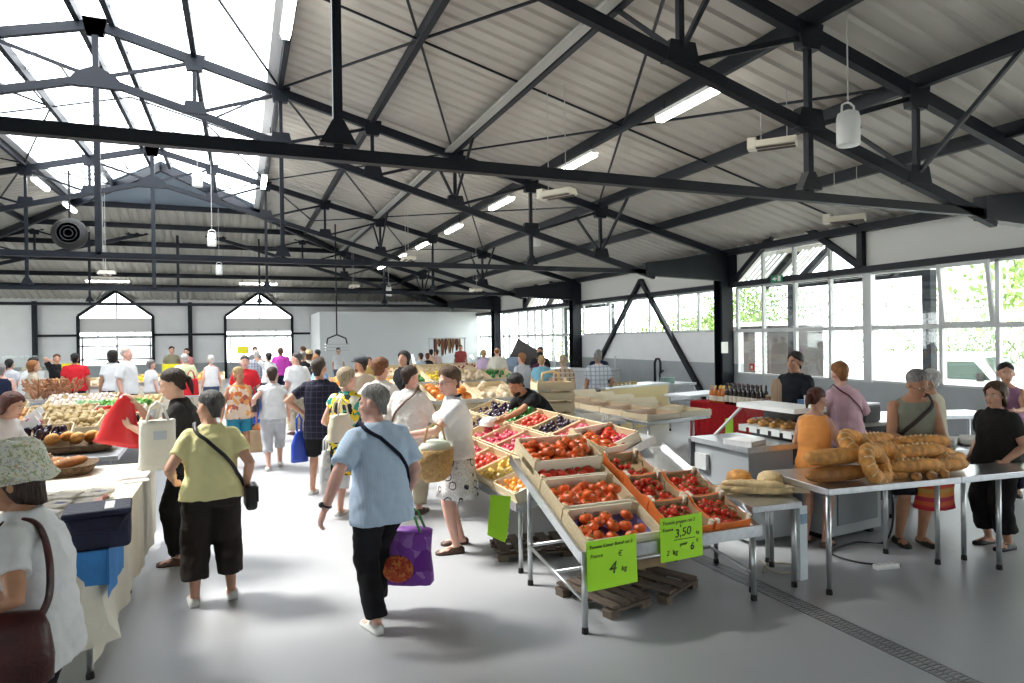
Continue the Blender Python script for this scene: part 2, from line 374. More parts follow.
# ------------------------------------------------------------------ roof
def sheet(name, P, Q, ua, ub, pitch=.33):
    """trapezoidal sheet: ribs run from P(u) to Q(u)"""
    pr = [(0, 0), (.5, 0), (.62, .04), (.88, .04), (1, 0)]; m = MB(); vs = []
    u = ua
    while u < ub:
        for t, h in pr[:-1]: vs.append((u+t*pitch, h))
        u += pitch
    n = len(vs); V = [Vector(P(a))+Vector((0, 0, h)) for a, h in vs]+[Vector(Q(a))+Vector((0, 0, h)) for a, h in vs]
    m.add(V, [(i, i+1, n+i+1, n+i) for i in range(n-1)])
    o = m.build(name, SHEET); o['kind'] = 'structure'; return o
SKR, SKL, YH = .83, -5.63, 25.3          # skylight edges and hip apex
sheet('ceiling', lambda u: (SKR-.1, u, roof(SKR-.1)+.2), lambda u: (XW+.9, u, roof(XW+.9)+.2), -10, 40.2)
sheet('ceiling_left', lambda u: (SKL+.1, u, roof(SKL+.1)+.2), lambda u: (-18, u, roof(-18)+.2), -10, 40.2)
zh = lambda y: RZ-RS*(y-YH)+.2
def yend(u):
    for x0, x1, xp in DOORS:
        hh = ZP+.12-(ZP-ZS)*abs(u-xp)/((x1-x0)/2)
        if hh > zh(40): return YH+(RZ+.2-hh)/RS
    return 41
sheet('ceiling_back', lambda u: (u, 28.6, zh(28.6)), lambda u: (u, yend(u), zh(yend(u))), -18, 13)
for k, (x0, x1, xp) in enumerate(DOORS):
    zt = ZP+.12; hw = (x1-x0)/2*(zt-zh(40))/(ZP-ZS); yr = YH+(RZ+.2-zt)/RS
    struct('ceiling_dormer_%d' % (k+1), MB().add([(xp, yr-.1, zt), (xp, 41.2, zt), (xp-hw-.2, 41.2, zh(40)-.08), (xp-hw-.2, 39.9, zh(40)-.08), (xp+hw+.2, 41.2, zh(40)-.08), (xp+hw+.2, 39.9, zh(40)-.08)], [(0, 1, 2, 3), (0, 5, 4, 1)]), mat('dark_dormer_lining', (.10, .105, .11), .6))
# blue-grey metal end of the skylight
mb = MB(); mb.prism([(RX, YH), (SKR+.35, 28.62), (SKL-.35, 28.62)], 'z', 0, .02)
mb.v = [(x, y, zh(y)+z-.02) for x, y, z in mb.v]; struct('trim_5', mb, mat('blue_grey_flashing', (.30, .37, .45), .35, .2))
# skylight glazing, two slopes, with glazing bars
for nm, xa in (('window_7', SKR), ('window_8', SKL)):
    e = thing(nm, 'glazed skylight slope on the %s of the ridge' % ('right' if xa > 0 else 'left'), None); e['kind'] = 'structure'
    zz = roof(xa)+.2
    MB().add([(RX, 7.5, RZ+.2), (RX, YH, RZ+.2), (xa, 28.4, zz), (xa, 7.5, zz)], [(0, 1, 2, 3)]).build('glazing', SKYG, e)
    m = MB(); y = 7.6
    while y < 28:
        m.beam((RX, y, RZ+.19), (xa, y, zz-.01), .03, .03); y += 1.03
    m.build('glazing_bar', mat('white_bar', (.75, .77, .8), .5), e)
    m = MB(); m.box(((xa-.12 if xa > 0 else xa+.12), 18, zz+.0), (.26, 21, .05)); m.build('gutter', mat('white_gutter', (.78, .8, .82), .4), e)
# ridge lit panels seen as small vents
for i, y in enumerate((16.5, 24.4)):
    e = thing('roof_vent', 'white framed smoke vent set in the skylight, the %s one' % ('nearer', 'farther')[i], 'roof vent')
    zc = lambda x: roof(x)+.16
    for k, (ax, bx) in enumerate(((-4.6, -3.4),)):
        m = MB(); m.beam((ax, y, zc(ax)), (bx, y, zc(bx)), .05, .06); m.beam((ax, y+1.1, zc(ax)), (bx, y+1.1, zc(bx)), .05, .06); m.beam((ax, y, zc(ax)), (ax, y+1.1, zc(ax)), .05, .06); m.beam((bx, y, zc(bx)), (bx, y+1.1, zc(bx)), .05, .06)
        m.build('vent_frame', ALU, e); MB().beam(((ax+bx)/2, y+.05, zc(ax)-.1), ((ax+bx)/2, y+1.0, zc(ax)-.1), .03, .03).build('actuator', INOXL, e)
# purlins
NR = [-.75, .83, 2.68, 4.52, 6.37, 8.24, 10.02]
for i, x in enumerate(NR):
    for sgn, side in ((1, 'right'), (-1, 'left')):
        xx = x if sgn > 0 else 2*RX-x
        ye = YH+abs(xx-RX)
        tag(MB().box((xx, (ye-10)/2, roof(xx)+.09), (.10, ye+10, .2)).build('purlin', STEEL), '%s dark steel purlin down from the ridge on the %s roof slope' % (ORD[i], side), 'purlin', 'roof purlins')
for x, n in ((RX-.28, 'left'), (RX+.28, 'right')):
    tag(MB().box((x, (YH-10)/2, RZ+.03), (.1, YH+10, .18)).build('ridge_purlin', STEEL), 'dark ridge purlin on the %s side of the skylight ridge' % n, 'purlin')
for i, d in enumerate((2.36, 4.0, 5.9, 7.74, 9.6, 11.4)):
    y = YB-d; h = y-YH
    tag(MB().box((RX, y, zh(y)-.11), (2*h, .1, .2)).build('purlin', STEEL), '%s dark purlin up from the back wall under the sloping end of the roof' % ORD[i], 'purlin', 'end roof purlins')
for s_, n in ((1, 'right'), (-1, 'left')):
    tag(MB().beam((RX, YH, RZ-.02), (RX+s_*14.3, YH+14.3, RZ-.02-RS*14.3), .12, .26).build('hip_rafter', STEEL), 'dark hip rafter running down to the far %s corner' % n, 'rafter')
tag(MB().box((4.36, 15, roof(4.36)-.02), (.16, 50, .05)).build('cable_tray', mat('galvanised_tray', (.45, .45, .42), .45, .5)), 'grey cable tray running beside a purlin under the right roof slope', 'cable tray')
# trusses
LOW = lambda x: 6.93-.2785*abs(x-RX)
def truss(y, lab):
    e = thing('roof_truss', lab, 'roof truss', (RX, y, 3.65), 0, 'roof trusses')
    L = lambda x, z: (x-RX, 0, z-3.65)
    MB().beam(L(-14.8, 3.65), L(9.95, 3.65), .10, .11).build('tie_beam', STEEL, e)
    xe = 9.6
    for sgn in (1, -1):
        mx = lambda x: x if sgn > 0 else 2*RX-x
        MB().beam(L(RX, RZ-.06), L(mx(XW-.1), roof(XW-.1)-.06), .11, .17).build('rafter', STEEL, e)
        MB().beam(L(RX, 6.93), L(mx(xe+.2), LOW(xe+.2)), .1, .14).build('lower_chord', STEEL, e)
        nd = [RX]+NR[:6]
        for i, x in enumerate(nd):
            if i: MB().beam(L(mx(x), roof(x)), L(mx(x), LOW(x)), .07, .07).build('post', STEEL, e)
            if i < 6:
                x2 = nd[i+1]; MB().beam(L(mx(x), LOW(x)), L(mx(x2), roof(x2)-.1), .05, .06).build('diagonal', STEEL, e)
            g = MB(); g.prism([(mx(x)-RX-.22, LOW(x)-3.65-.02), (mx(x)-RX+.22, LOW(x)-3.65-.02), (mx(x)-RX+.16, LOW(x)-3.65+.22), (mx(x)-RX-.16, LOW(x)-3.65+.22)], 'y', -.062, .062) if i else g.prism([(-.42*sgn, 3.14), (0, 3.02), (0, 3.55), (-.1*sgn, 3.55)], 'y', -.062, .062) if 0 else g.prism([(0, 3.1), (.5*sgn, 3.1), (.32*sgn, 3.34), (0, 3.5)], 'y', -.062, .062)
            g.build('gusset_plate', STEEL, e)
            g = MB(); zr = roof(x)-3.65
            g.prism([(mx(x)-RX-.2, zr+.05), (mx(x)-RX+.2, zr+.05), (mx(x)-RX+.14, zr-.26), (mx(x)-RX-.14, zr-.26)], 'y', -.064, .064); g.build('gusset_plate', STEEL, e)
        for x in (.83, 6.37):
            MB().beam(L(mx(x), LOW(x)), L(mx(x), 3.65), .08, .08).build('hanger', STEEL, e)
            g = MB(); g.prism([(mx(x)-RX-.16, .09), (mx(x)-RX+.16, .09), (mx(x)-RX+.05, .3), (mx(x)-RX-.05, .3)], 'y', -.058, .058); g.build('gusset_plate', STEEL, e)
        # knee struts along the hall at two nodes
        for x in (4.52, 8.24):
            for d in (-1, 1):
                MB().beam(L(mx(x), LOW(x)+.1), (mx(x)-RX, d*1.3, roof(x)-3.65+.02), .05, .05).build('knee_strut', STEEL, e)
        h = MB(); h.prism([(mx(9.5)-RX, -.1), (mx(9.5)-RX, .22), (mx(XW-.1)-RX, .56), (mx(XW-.1)-RX, -.20)], 'y', -.09, .09); h.build('haunch', STEEL, e)
    MB().beam(L(RX, RZ), L(RX, 3.65), .1, .1).build('king_post', STEEL, e)
for y, lab in ((6.05, 'dark steel roof truss nearest the viewer, its tie beam crossing the whole picture'), (14.3, 'second dark steel roof truss, carried by the column at the red cloth stall'), (22.9, 'third dark steel roof truss in the middle of the hall'), (31.5, 'fourth dark steel roof truss, the last before the back wall')): truss(y, lab)
# columns
for y, lab, w_ in ((14.4, 'dark steel column beside the gabled glazed bay', .34), (22.95, 'dark steel column in the middle of the right wall', .36), (31.6, 'dark steel column farthest along the right wall', .5), (6.0, 'dark steel column past the right edge', .34)):
    e = thing('column', lab, 'column', (XW-.2, y, 0)); e['kind'] = 'structure'
    m = MB(); m.box((0, -w_/2+.015, 2.05), (.36, .03, 4.1)); m.box((0, w_/2-.015, 2.05), (.36, .03, 4.1)); m.box((0, 0, 2.05), (.03, w_-.06, 4.1)); m.box((0, 0, .012), (.42, w_+.06, .024)); m.build('column_profile', STEEL, e)
e = thing('wall_brace', 'dark inverted V of diagonal steel braces on the right wall', 'brace')
for y in (15.35, 22.3): MB().beam((XW-.08, 18.55, 3.85), (XW-.08, y, .2), .12, .13).build('brace_bar', STEEL, e)
# roof bracing rods
for i, y in enumerate((10.2, 18.6, 27.0)):
    e = thing('roof_bracing', 'thin dark bracing rods under the roof sheets in the %s bay from the viewer' % ORD[i], 'bracing rods', group='roof bracing')
    for sgn in (1, -1):
        mx = lambda x: x if sgn > 0 else 2*RX-x
        p = lambda x, yy: (mx(x), yy, roof(x)+.06)
        if i < 2: MB().beam(p(RX, y), p(XW, y), .03, .03).build('tie_rod', STEEL, e)
        for xa, xb in ((2.68, .83), (2.68, 4.52), (6.37, 4.52), (6.37, 8.24), (-.75, .83)):
            for d in (-4.15, 4.2):
                if y+d < 28: MB().beam(p(xa, y), p(xb, y+d), .035, .035).build('brace_rod', STEEL, e)
# ------------------------------------------------------------------ lights and things hanging from the roof
TUBE = mat('lit_tube', (1, .97, .9), .4, emit=18.0)
def batten(loc, rot, lab, L=1.5, parent=None):
    e = thing('strip_light', lab, 'strip light', loc, rot, 'strip lights')
    MB().box((0, 0, .05), (.16, L, .06)).build('housing', WHITE, e)
    m = MB(); m.prism([(-.07, .02), (.07, .02), (.055, -.045), (-.055, -.045)], 'y', -L/2+.02, L/2-.02); m.build('diffuser', TUBE, e)
    m = MB()
    for y in (-L/2+.15, L/2-.15): m.beam((0, y, .08), (0, y, .26), .02, .02)
    m.build('bracket', STEEL, e); return e
for nm, xa in (('ceiling_front_right', SKR), ('ceiling_front_left', SKL)):
    mb = MB().add([(RX, -10, RZ+.2), (xa, -10, roof(xa)+.2), (xa, 7.5, roof(xa)+.2), (RX, 7.5, RZ+.2)], [(0, 1, 2, 3)]); struct(nm, mb, SHEET)
for i, y in enumerate((8.15, 11.7, 15.8, 19.9, 23.7, 27.2, 31.2)):
    batten((6.22, y, 5.45), 0, '%s lit strip light from the viewer along the right roof slope' % ORD[i])
for i, y in enumerate((10.1, 17.0, 21.0)): batten((.72, y, 6.1+.62), 0, '%s lit strip light from the viewer along the right edge of the skylight' % ORD[i])
for i, y in enumerate((23.7, 27.4)): batten((-5.45, y, 6.8), 0, '%s lit strip light along the left edge of the skylight' % ('nearer', 'farther')[i])
for x, z, lab in ((-5.7, 4.95, 'lit strip light in front of the left back doorway'), (.9, 4.95, 'lit strip light in front of the right back doorway'), (-5.9, 6.68, 'upper lit strip light over the left back doorway'), (.55, 6.72, 'upper lit strip light over the right back doorway'), (1.7, 6.72, 'short lit strip light right of the upper one over the right doorway')):
    batten((x, 36, z), pi/2, lab, 1.8 if 'short' not in lab else .9)
def bell(loc, lab, s=1.):
    e = thing('pendant_speaker', lab, 'speaker', loc, 0, 'pendant speakers')
    m = MB(); m.lathe([(0.0, -.2), (.115, -.2), (.125, -.185), (.125, .12), (.11, .17), (.05, .2), (0.0, .2)], 20); m.build('body', WHITE, e, True)
    m = MB(); m.tube([(-.1, 0, .17), (-.09, 0, .26), (-.03, 0, .29), (.03, 0, .29), (.09, 0, .26), (.1, 0, .17)], .012, 8); m.build('handle', WHITE, e, True)
    m = MB(); m.beam((0, 0, .28), (0, 0, roof(loc[0])+.1-loc[2]), .012, .012); m.build('cable', mat('grey_cable', (.5, .5, .48), .6), e)
    MB().box((.1, -.075, 0), (.02, .02, .03)).build('switch', BLACK, e); return e
for l, lab in (((6.47, 5.57, 4.35), 'large white pendant speaker hanging nearest the viewer at upper right'), ((6.63, 14.6, 4.42), 'white pendant speaker hanging above the stacked crates, below the second truss'), ((-.74, 21.9, 5.1), 'white pendant speaker hanging below the skylight, left of the right doorway'),
    ((-.72, 28.4, 4.85), 'small white pendant speaker hanging left of the right back doorway'), ((6.25, 29.9, 4.2), 'tiny far pendant speaker in front of the cold room'), ((-.95, 18.8, 6.2), 'pale pendant speaker glowing against the skylight')): bell(l, lab)
def heater(loc, lab, rz=0):
    e = thing('radiant_heater', lab, 'heater', loc, rz, 'hanging heaters')
    CR = mat('cream_enamel', (.72, .68, .56), .4)
    m = MB(); m.prism([(-.16, -.05), (.16, -.05), (.1, .05), (-.1, .05)], 'y', -.28, .28); m.build('reflector_hood', CR, e)
    m = MB()
    for x in (-.08, .08): m.tube([(x, -.26, -.055), (x, .26, -.055)], .022, 8)
    m.build('burner_tube', mat('dark_burner', (.12, .1, .09), .6), e)
    MB().box((0, .32, .02), (.2, .12, .16)).build('control_box', CR, e); MB().box((.2, .1, .03), (.16, .22, .1)).build('side_box', CR, e)
    m = MB()
    for y in (-.15, .2): m.beam((0, y, .05), (0, y, roof(loc[0])+.1-loc[2]), .01, .01)
    m.build('cable', MATS['grey_cable'], e)
for l, lab, rz in (((4.92, 9.9, 4.4), 'cream hanging heater on two cables in front of the first tie beam', .5), ((7.17, 7.4, 4.76), 'pale hanging heater under the right slope near the large pendant speaker', .7), ((9.77, 8.45, 4.0), 'cream hanging heater above the gabled glazed bay', .6),
    ((-3.76, 23.2, 4.15), 'white hanging heater over the left doorway', 0), ((4.28, 27.4, 4.2), 'white hanging heater in front of the cold room', 0), ((7.88, 22.7, 3.75), 'hanging heater by the middle column', 0), ((4.69, 19.7, 4.45), 'pale hanging heater below the row of strip lights', 0)): heater(l, lab, rz)
e = thing('air_blower', 'large round dark blower hanging under the left roof slope', 'blower', (-4.69, 23.5, 5.33))
m = MB(); m.lathe([(0, -.16), (.3, -.2), (.46, -.12), (.48, 0), (.46, .12), (.3, .2), (0, .16)], 28)
m.v = [(x, z, y) for x, y, z in m.v]; m.build('drum', mat('dark_brown_drum', (.012, .011, .012), .6), e, True)
m = MB(); [m.lathe([(r_, -.2), (r_+.015, -.215), (r_+.03, -.2)], 28) for r_ in (.1, .2, .3)]; m.v = [(x, z, y) for x, y, z in m.v]; m.build('grille', BLACK, e, True)
m = MB(); m.beam((0, 0, .4), (0, 0, 1.9), .05, .05); m.build('hanger_rod', STEEL, e)
# exit sign over the gabled bay
e = thing('exit_sign', 'small green and white exit sign on the beam of the gabled bay', 'sign', (XW-.17, 12.5, 3.36), pi/2)
MB().box((0, 0, 0), (.36, .04, .17)).build('sign_box', mat('exit_green', (.02, .22, .10), .5), e)
m = MB(); m.box((-.1, .024, 0), (.09, .006, .12)); m.add([(.02, .022, -.05), (.14, .022, 0), (.02, .022, .05)], [(0, 1, 2)]); m.box((.0, .024, 0), (.06, .006, .03)); m.build('pictogram', WHITE, e)
# floor drain
m = MB(); m.box((3.8-.078, 3.4, .001), (.012, 6.2, .008)); m.box((3.8+.078, 3.4, .001), (.012, 6.2, .008)); m.box((3.8, 3.4, -.004), (.15, 6.2, .006), mi=1)
y = .35
while y < 6.45: m.box((3.8, y, .001), (.15, .012, .008)); y += .031
m.box((3.8, 3.4, .0015), (.012, 6.2, .007)); tag(m.build('floor_drain', [mat('drain_steel', (.30, .31, .32), .4, .7), BLACK]), 'narrow slotted steel drain set in the grey floor along the aisle', 'drain')

tag(MB().box((XW-.33, 14.4-.185, 1.68), (.22, .008, .30)).build('notice', WHITE), 'white paper notice fixed to the dark column by the gabled bay', 'notice')
e = thing('fire_sign', 'small red square sign on the wall under the gabled bay', 'sign', (XW-.02, 13.55, 1.18), pi/2)
MB().box((0, 0, 0), (.17, .012, .17)).build('sign_panel', mat('sign_red', (.5, .02, .02), .5), e); MB().box((0, .008, -.01), (.06, .004, .08)).build('pictogram', WHITE, e)
# ------------------------------------------------------------------ produce and crates
PINE = wood('pale_pine', (.62, .49, .30), (.74, .62, .42), 8, 0)
PINEL = wood('white_pine', (.78, .70, .55), (.86, .80, .66), 8, 0)
OLDW = wood('dark_old_wood', (.10, .075, .055), (.17, .13, .10), 6, 1, .9)
ORANGE = mat('orange_card', (.85, .20, .04), .6, 0, .1, 8)
KRAFT = mat('brown_card', (.45, .32, .19), .8, 0, .1, 6)
REDT = mat('tomato_red', (.62, .035, .015), .28, 0, .25, 9)
ORT = mat('tomato_orange_red', (.72, .11, .02), .3, 0, .5, 12)
GREENST = mat('tomato_green_stem', (.10, .20, .03), .6)
CRATES = {}
def crate(name, lab, loc, rot, w, d, h, m=None, m2=None, low=False, group=None, sticker=False, floor_m=None, post=0):
    """open wooden tray: bottom, two end panels, two long sides, corner blocks; origin at its base centre"""
    m = m or PINE; key = (w, d, h, m.name, low, sticker, floor_m.name if floor_m else '', m2.name if m2 else '')
    if key in CRATES:
        return dup(CRATES[key], loc, rot, lab, group)
    e = thing(name, lab, 'crate', loc, rot, group); t = .012
    MB().box((0, 0, t/2), (w-.01, d-.01, t)).build('bottom', floor_m or m2 or m, e)
    for s in (-1, 1):
        MB().box((s*(w/2-t/2), 0, h/2), (t, d, h)).build('end_panel', m, e)
        MB().box((0, s*(d/2-t/2), (h*.8 if low else h)/2), (w-2*t-.002, t, h*.8 if low else h)).build('side_panel', m2 or m, e)
    for sx in (-1, 1):
        for sy in (-1, 1): MB().prism([(sx*(w/2-t), sy*(d/2-t)), (sx*(w/2-t-.035), sy*(d/2-t)), (sx*(w/2-t), sy*(d/2-t-.035))], 'z', t+.001, post or h+.012).build('corner_block', m, e)
    if sticker:
        MB().box((.12, -d/2-.002, h*.5), (.045, .003, .04)).build('sticker', mat('green_sticker', (.03, .32, .12), .5), e)
    CRATES[key] = e; return e
PR = {}
def proto_tomato(name, m, ribs=7, r=.042, lobed=.10, flat=.78):
    b = MB(); n = 21; rows = 9; rs = []
    for j in range(rows+1):
        t = -pi/2*.98+pi*.96*j/rows; rr = []
        for k in range(n):
            a = 2*pi*k/n; q = 1-lobed*(abs(sin(a*ribs/2))**.5 if lobed else 0)*(-1)-(lobed if lobed else 0)*1.0
            dimp = .25*max(0, sin(t)-.8)/.2
            rr.append(Vector((r*cos(t)*q*cos(a), r*cos(t)*q*sin(a), r*flat*(sin(t)-dimp*.6))))
        rs.append(rr)
    return b.loft(rs).mesh(name, m, True)
def calyx(r):
    b = MB(); vs = [(0, 0, .0)]; n = 5
    for k in range(n):
        a = 2*pi*k/n; b.add([(0, 0, .004), (r*.28*cos(a-.3), r*.28*sin(a-.3), .004), (r*.7*cos(a), r*.7*sin(a), -.004), (r*.28*cos(a+.3), r*.28*sin(a+.3), .004)], [(0, 1, 2, 3)])
    b.tube([(0, 0, 0), (.003, 0, .015)], .0035, 6); return b.mesh('calyx', GREENST, False, False)
CAL = calyx(.042)
def fruit(kind, loc, lab, group, s=1., cat=None):
    """one piece of fruit; the first of a kind builds its mesh, the rest are copies"""
    rot = (random.uniform(-.5, .5), random.uniform(-.5, .5), random.uniform(0, 6.28))
    nm, key = kind if isinstance(kind, tuple) else (kind, kind)
    if key not in PR: PR[key] = FK[key]()
    me, cal = PR[key]
    o = link(nm, me, None, loc, rot); o.scale = (s,)*3; tag(o, lab, cat or nm.split('_')[-1], group)
    if cal: c = link('calyx', CAL, o, (0, 0, cal))
    return o
def ball(nm, col, r, sq=(1, 1, 1), rough=.35, var=.25):
    return lambda: (MB().ell((0, 0, 0), (r*sq[0], r*sq[1], r*sq[2]), 14, 9).mesh(nm, mat(nm+'_skin', col, rough, 0, var, 14), True), None)
FK = {
 'ribbed': lambda: (proto_tomato('ribbed_tomato', ORT, 7, .054, .14, .74), .033),
 'ribbed_red': lambda: (proto_tomato('ribbed_tomato_red', REDT, 6, .052, .10, .78), .034),
 'vine': lambda: (proto_tomato('vine_tomato', REDT, 5, .034, 0, .92), .026),
 'pink': ball('pink_potato', (.55, .06, .10), .032, (1.15, .95, .85)),
 'nectarine': ball('nectarine', (.55, .07, .04), .036),
 'apricot': ball('apricot', (.80, .33, .05), .026),
 'yellow': ball('yellow_apple', (.78, .55, .12), .03),
 'plum': ball('plum', (.03, .015, .035), .028, (1, 1, 1.15), .3),
 'pepper': ball('green_pepper', (.03, .20, .04), .042, (1, 1, 1.35), .25),
 'aubergine': ball('aubergine', (.025, .012, .03), .04, (1, 1, 1.9), .2),
 'potato': ball('potato', (.55, .42, .22), .042, (1.25, 1, .85), .8),
 'onion': ball('onion', (.60, .30, .10), .038, (1, 1, .9), .45),
 'red_onion': ball('red_onion', (.30, .04, .10), .036, (1, 1, .9), .4),
 'garlic': ball('garlic', (.80, .72, .70), .034, (1, 1, .85), .6, .12),
 'lemon': ball('lemon', (.85, .62, .04), .045, (1.2, 1, 1), .4),
 'squash': ball('squash', (.75, .25, .04), .09, (1, 1, .75), .4),
 'melon': ball('melon', (.75, .60, .42), .07, (1, 1, .95), .6),
}
def fill(M, w, d, z, kind, r, lab, group, n=None, pile=0.0, s=(.88, 1.12), cat=None, x0=None, x1=None):
    """fill a tray (its own matrix M) with single fruit: one settled layer and a few on top"""
    pts = []; x = -w/2+r*1.15; row = 0
    while x < w/2-r:
        y = -d/2+r*1.15+(r*.9 if row % 2 else 0)
        while y < d/2-r*.9: pts.append((x, y, z)); y += 2*r*.98
        x += 2*r*.9; row += 1
    if pile:
        pts += [(px+r*.8, py+r*.8, z+r*1.15) for px, py, _ in pts if random.random() < pile and abs(px+r) < w/2-r*1.6 and abs(py+r) < d/2-r*1.6]
    if n and len(pts) > n: pts = random.sample(pts, n)
    for p in pts:
        l = M @ Vector((p[0]+random.uniform(-.2, .2)*r, p[1]+random.uniform(-.2, .2)*r, p[2]+random.uniform(0, .25)*r))
        fruit(kind, l, lab, group, random.uniform(*s), cat)
def mtx(loc, rot): return Matrix.Translation(loc) @ Euler(rot).to_matrix().to_4x4()
def leg(e, x, y, z, r=.02, foot=True):
    o = MB().tube([(x, y, .03), (x, y, z)], r, 12).build('leg', INOXL, e, True)
    MB().lathe([(.024, 0), (.024, .02), (r, .045), (r*.8, .05)], 12, (x, y, 0)).build('foot', RUBBER, o)
def steel_table(lab, poly, z, legs, group=None, name='steel_table', shelf=None, th=.05):
    e = thing(name, lab, 'table', (poly[0][0], poly[0][1], 0), 0, group); ox, oy = poly[0]
    P = [(x-ox, y-oy) for x, y in poly]
    bevel(MB().prism(P, 'z', z-th, z).build('table_top', INOX, e), .004, 2)
    for x, y in legs: leg(e, x-ox, y-oy, z-th)
    if shelf:
        cx = sum(p[0] for p in P)/len(P); cy = sum(p[1] for p in P)/len(P)
        MB().prism([(cx+(x-cx)*.93, cy+(y-cy)*.9) for x, y in P], 'z', shelf, shelf+.03).build('lower_shelf', INOX, e)
    return e
# --- tomato stand facing the viewer
K = .37; AL = math.atan(K); TY0, TZ0 = 3.95, .52
e = thing('display_stand', 'sloping stainless steel stand carrying the tomato crates', 'display stand', (2.1, TY0, 0))
W = 1.52
m = MB(); m.prism([(0, TZ0-.035), (1.25, TZ0-.035+K*1.25), (1.25, TZ0+K*1.25), (0, TZ0)], 'x', 0, W); m.build('sloping_tray', INOX, e)
MB().box((W/2, -.012, TZ0+.005), (W+.02, .02, .085)).build('front_lip', INOX, e)
for x in (-.006, W+.006): MB().beam((x, -.0, TZ0), (x, 1.25, TZ0+K*1.25), .012, .075, (0, 0, 1)).build('side_lip', INOX, e)
for x, y in ((.03, .02), (W-.06, .0), (.05, .98), (W-.06, .98)): leg(e, x, y, TZ0-.04+K*y, .021)
m = MB()
for x in (.04, W-.06): m = MB(); m.tube([(x, .02, .2), (x, .98, .32)], .013, 10); m.build('stretcher', INOXL, e, True)
for y, z in ((.98, .32), (.5, .26)): MB().tube([(.04, y, z), (W-.06, y, z)], .013, 10).build('stretcher', INOXL, e, True)
def onT(x, s): return (2.1+x, TY0+s*cos(AL), TZ0+s*sin(AL)+.004)
def tom_crate(x, s, w, d, h, lab, **k):
    loc = onT(x, s); crate('fruit_crate', lab, loc, (AL, 0, 0), w, d, h, **k); return mtx(loc, (AL, 0, 0))
TG = 'tomato stand crates'
Mx = tom_crate(.35, .215, .62, .38, .10, 'front left pine crate on the tomato stand, half empty with blue lining', m2=PINEL, floor_m=mat('blue_paper', (.12, .10, .32), .7))
fill(Mx, .59, .35, .05, ('tomato', 'ribbed'), .046, 'ribbed orange red tomato in the front left crate above the 4 euro card', 'tomatoes in the front left crate', 13)
Mx = tom_crate(.35, .61, .62, .38, .11, 'second pine crate from the front in the left column of the tomato stand', m2=PINEL)
fill(Mx, .59, .35, .06, ('tomato', 'ribbed'), .046, 'ribbed tomato in the second crate from the front on the left', 'tomatoes in the second left crate', None, .2)
Mx = tom_crate(.35, 1.005, .62, .38, .11, 'third pine crate from the front in the left column of the tomato stand', m2=PINEL)
fill(Mx, .59, .35, .06, ('tomato', 'ribbed_red'), .046, 'ribbed red tomato in the shaded third crate on the left', 'tomatoes in the third left crate', None, .15)
loc = (2.45, 5.02, .975); crate('fruit_crate', 'raised pine crate at the top left of the tomato stand, tilted forward and full', loc, (AL*.9, 0, 0), .62, .42, .12, m2=PINEL)
fill(mtx(loc, (AL*.9, 0, 0)), .59, .39, .065, ('tomato', 'ribbed'), .046, 'large ribbed tomato in the raised crate at the top of the stand', 'tomatoes in the raised crate', None, .45)
loc = (3.06, 5.30, 1.0); crate('fruit_crate', 'pine crate with a green sticker sitting askew at the top right of the tomato stand', loc, (AL, 0, .45), .64, .40, .12, m2=PINEL, sticker=True)
Mx = mtx(loc, (AL, 0, .45))
fill(Mx @ Matrix.Translation((-.16, 0, 0)), .28, .37, .06, ('tomato', 'ribbed'), .046, 'tomato in the left half of the askew crate with the green sticker', 'tomatoes in the askew crate', 9, 0)
fill(Mx @ Matrix.Translation((.15, 0, 0)), .30, .37, .06, ('tomato', 'ribbed_red'), .046, 'red tomato in the right half of the askew crate with the green sticker', 'red tomatoes in the askew crate', 8, 0)
def card_box(lab, loc, rot, w, d, h):
    e = thing('cardboard_tray', lab, 'cardboard tray', loc, rot, 'orange cardboard trays'); t = .008
    MB().box((0, 0, t/2), (w, d, t)).build('bottom', KRAFT, e)
    for s in (-1, 1):
        # orange outside, brown inside, scooped top edge
        n = 12
        for ax in (0, 1):
            L = (d if ax == 0 else w); hh = h*(1.0 if ax == 0 else .8)
            top = [(-L/2+L*i/n, hh-(.28*hh*min(1, 1.6*sin(pi*i/n)**2) if ax == 0 else .1*hh*sin(pi*i/n))) for i in range(n+1)]
            poly = [(-L/2, 0)]+top+[(L/2, 0)]
            for mm_, off in ((ORANGE, 0), (KRAFT, -.005)):
                pos = s*((w if ax == 0 else d)/2+off)
                b = MB(); b.prism(poly, 'x' if ax == 0 else 'y', pos-.0024, pos+.0024); b.build('outer_flap' if off == 0 else 'inner_flap', mm_, e)
    for sx in (-1, 1):
        for sy in (-1, 1): MB().box((sx*(w/2-.015), sy*(d/2-.015), h*.52), (.03, .03, h*1.04)).build('corner_fold', PINEL, e)
    return e
boxes = [(.93, .21, 'front left', .8), (1.28, .21, 'front right', 1), (.93, .58, 'middle left', .7), (1.28, .58, 'middle right', 1), (.93, .95, 'rear left', .35)]
for x, s, n, fl_ in boxes:
    loc = onT(x, s); card_box('orange cardboard tray of vine tomatoes, %s of the five on the stand' % n, loc, (AL, 0, 0), .33, .36, .115)
    Mx = mtx(loc, (AL, 0, 0))
    fill(Mx, .31, .34, .04, ('tomato', 'vine'), .030, 'small red vine tomato in the %s orange tray' % n, 'vine tomatoes in the %s orange tray' % n, int(34*fl_), .5)
    # green-brown vine stalk
    b = MB()
    for q in range(3):
        p0 = (random.uniform(-.1, .1), random.uniform(-.12, .0), .09); b.tube([p0, (p0[0]+.03, p0[1]+.06, .105), (p0[0]+.01, p0[1]+.12, .09)], .004, 6)
    o = b.build('vine_stalk', mat('dry_vine', (.10, .09, .03), .8), None); o.matrix_world = Mx; tag(o, 'dry vine stalks lying on the tomatoes of the %s orange tray' % n, 'stalk')
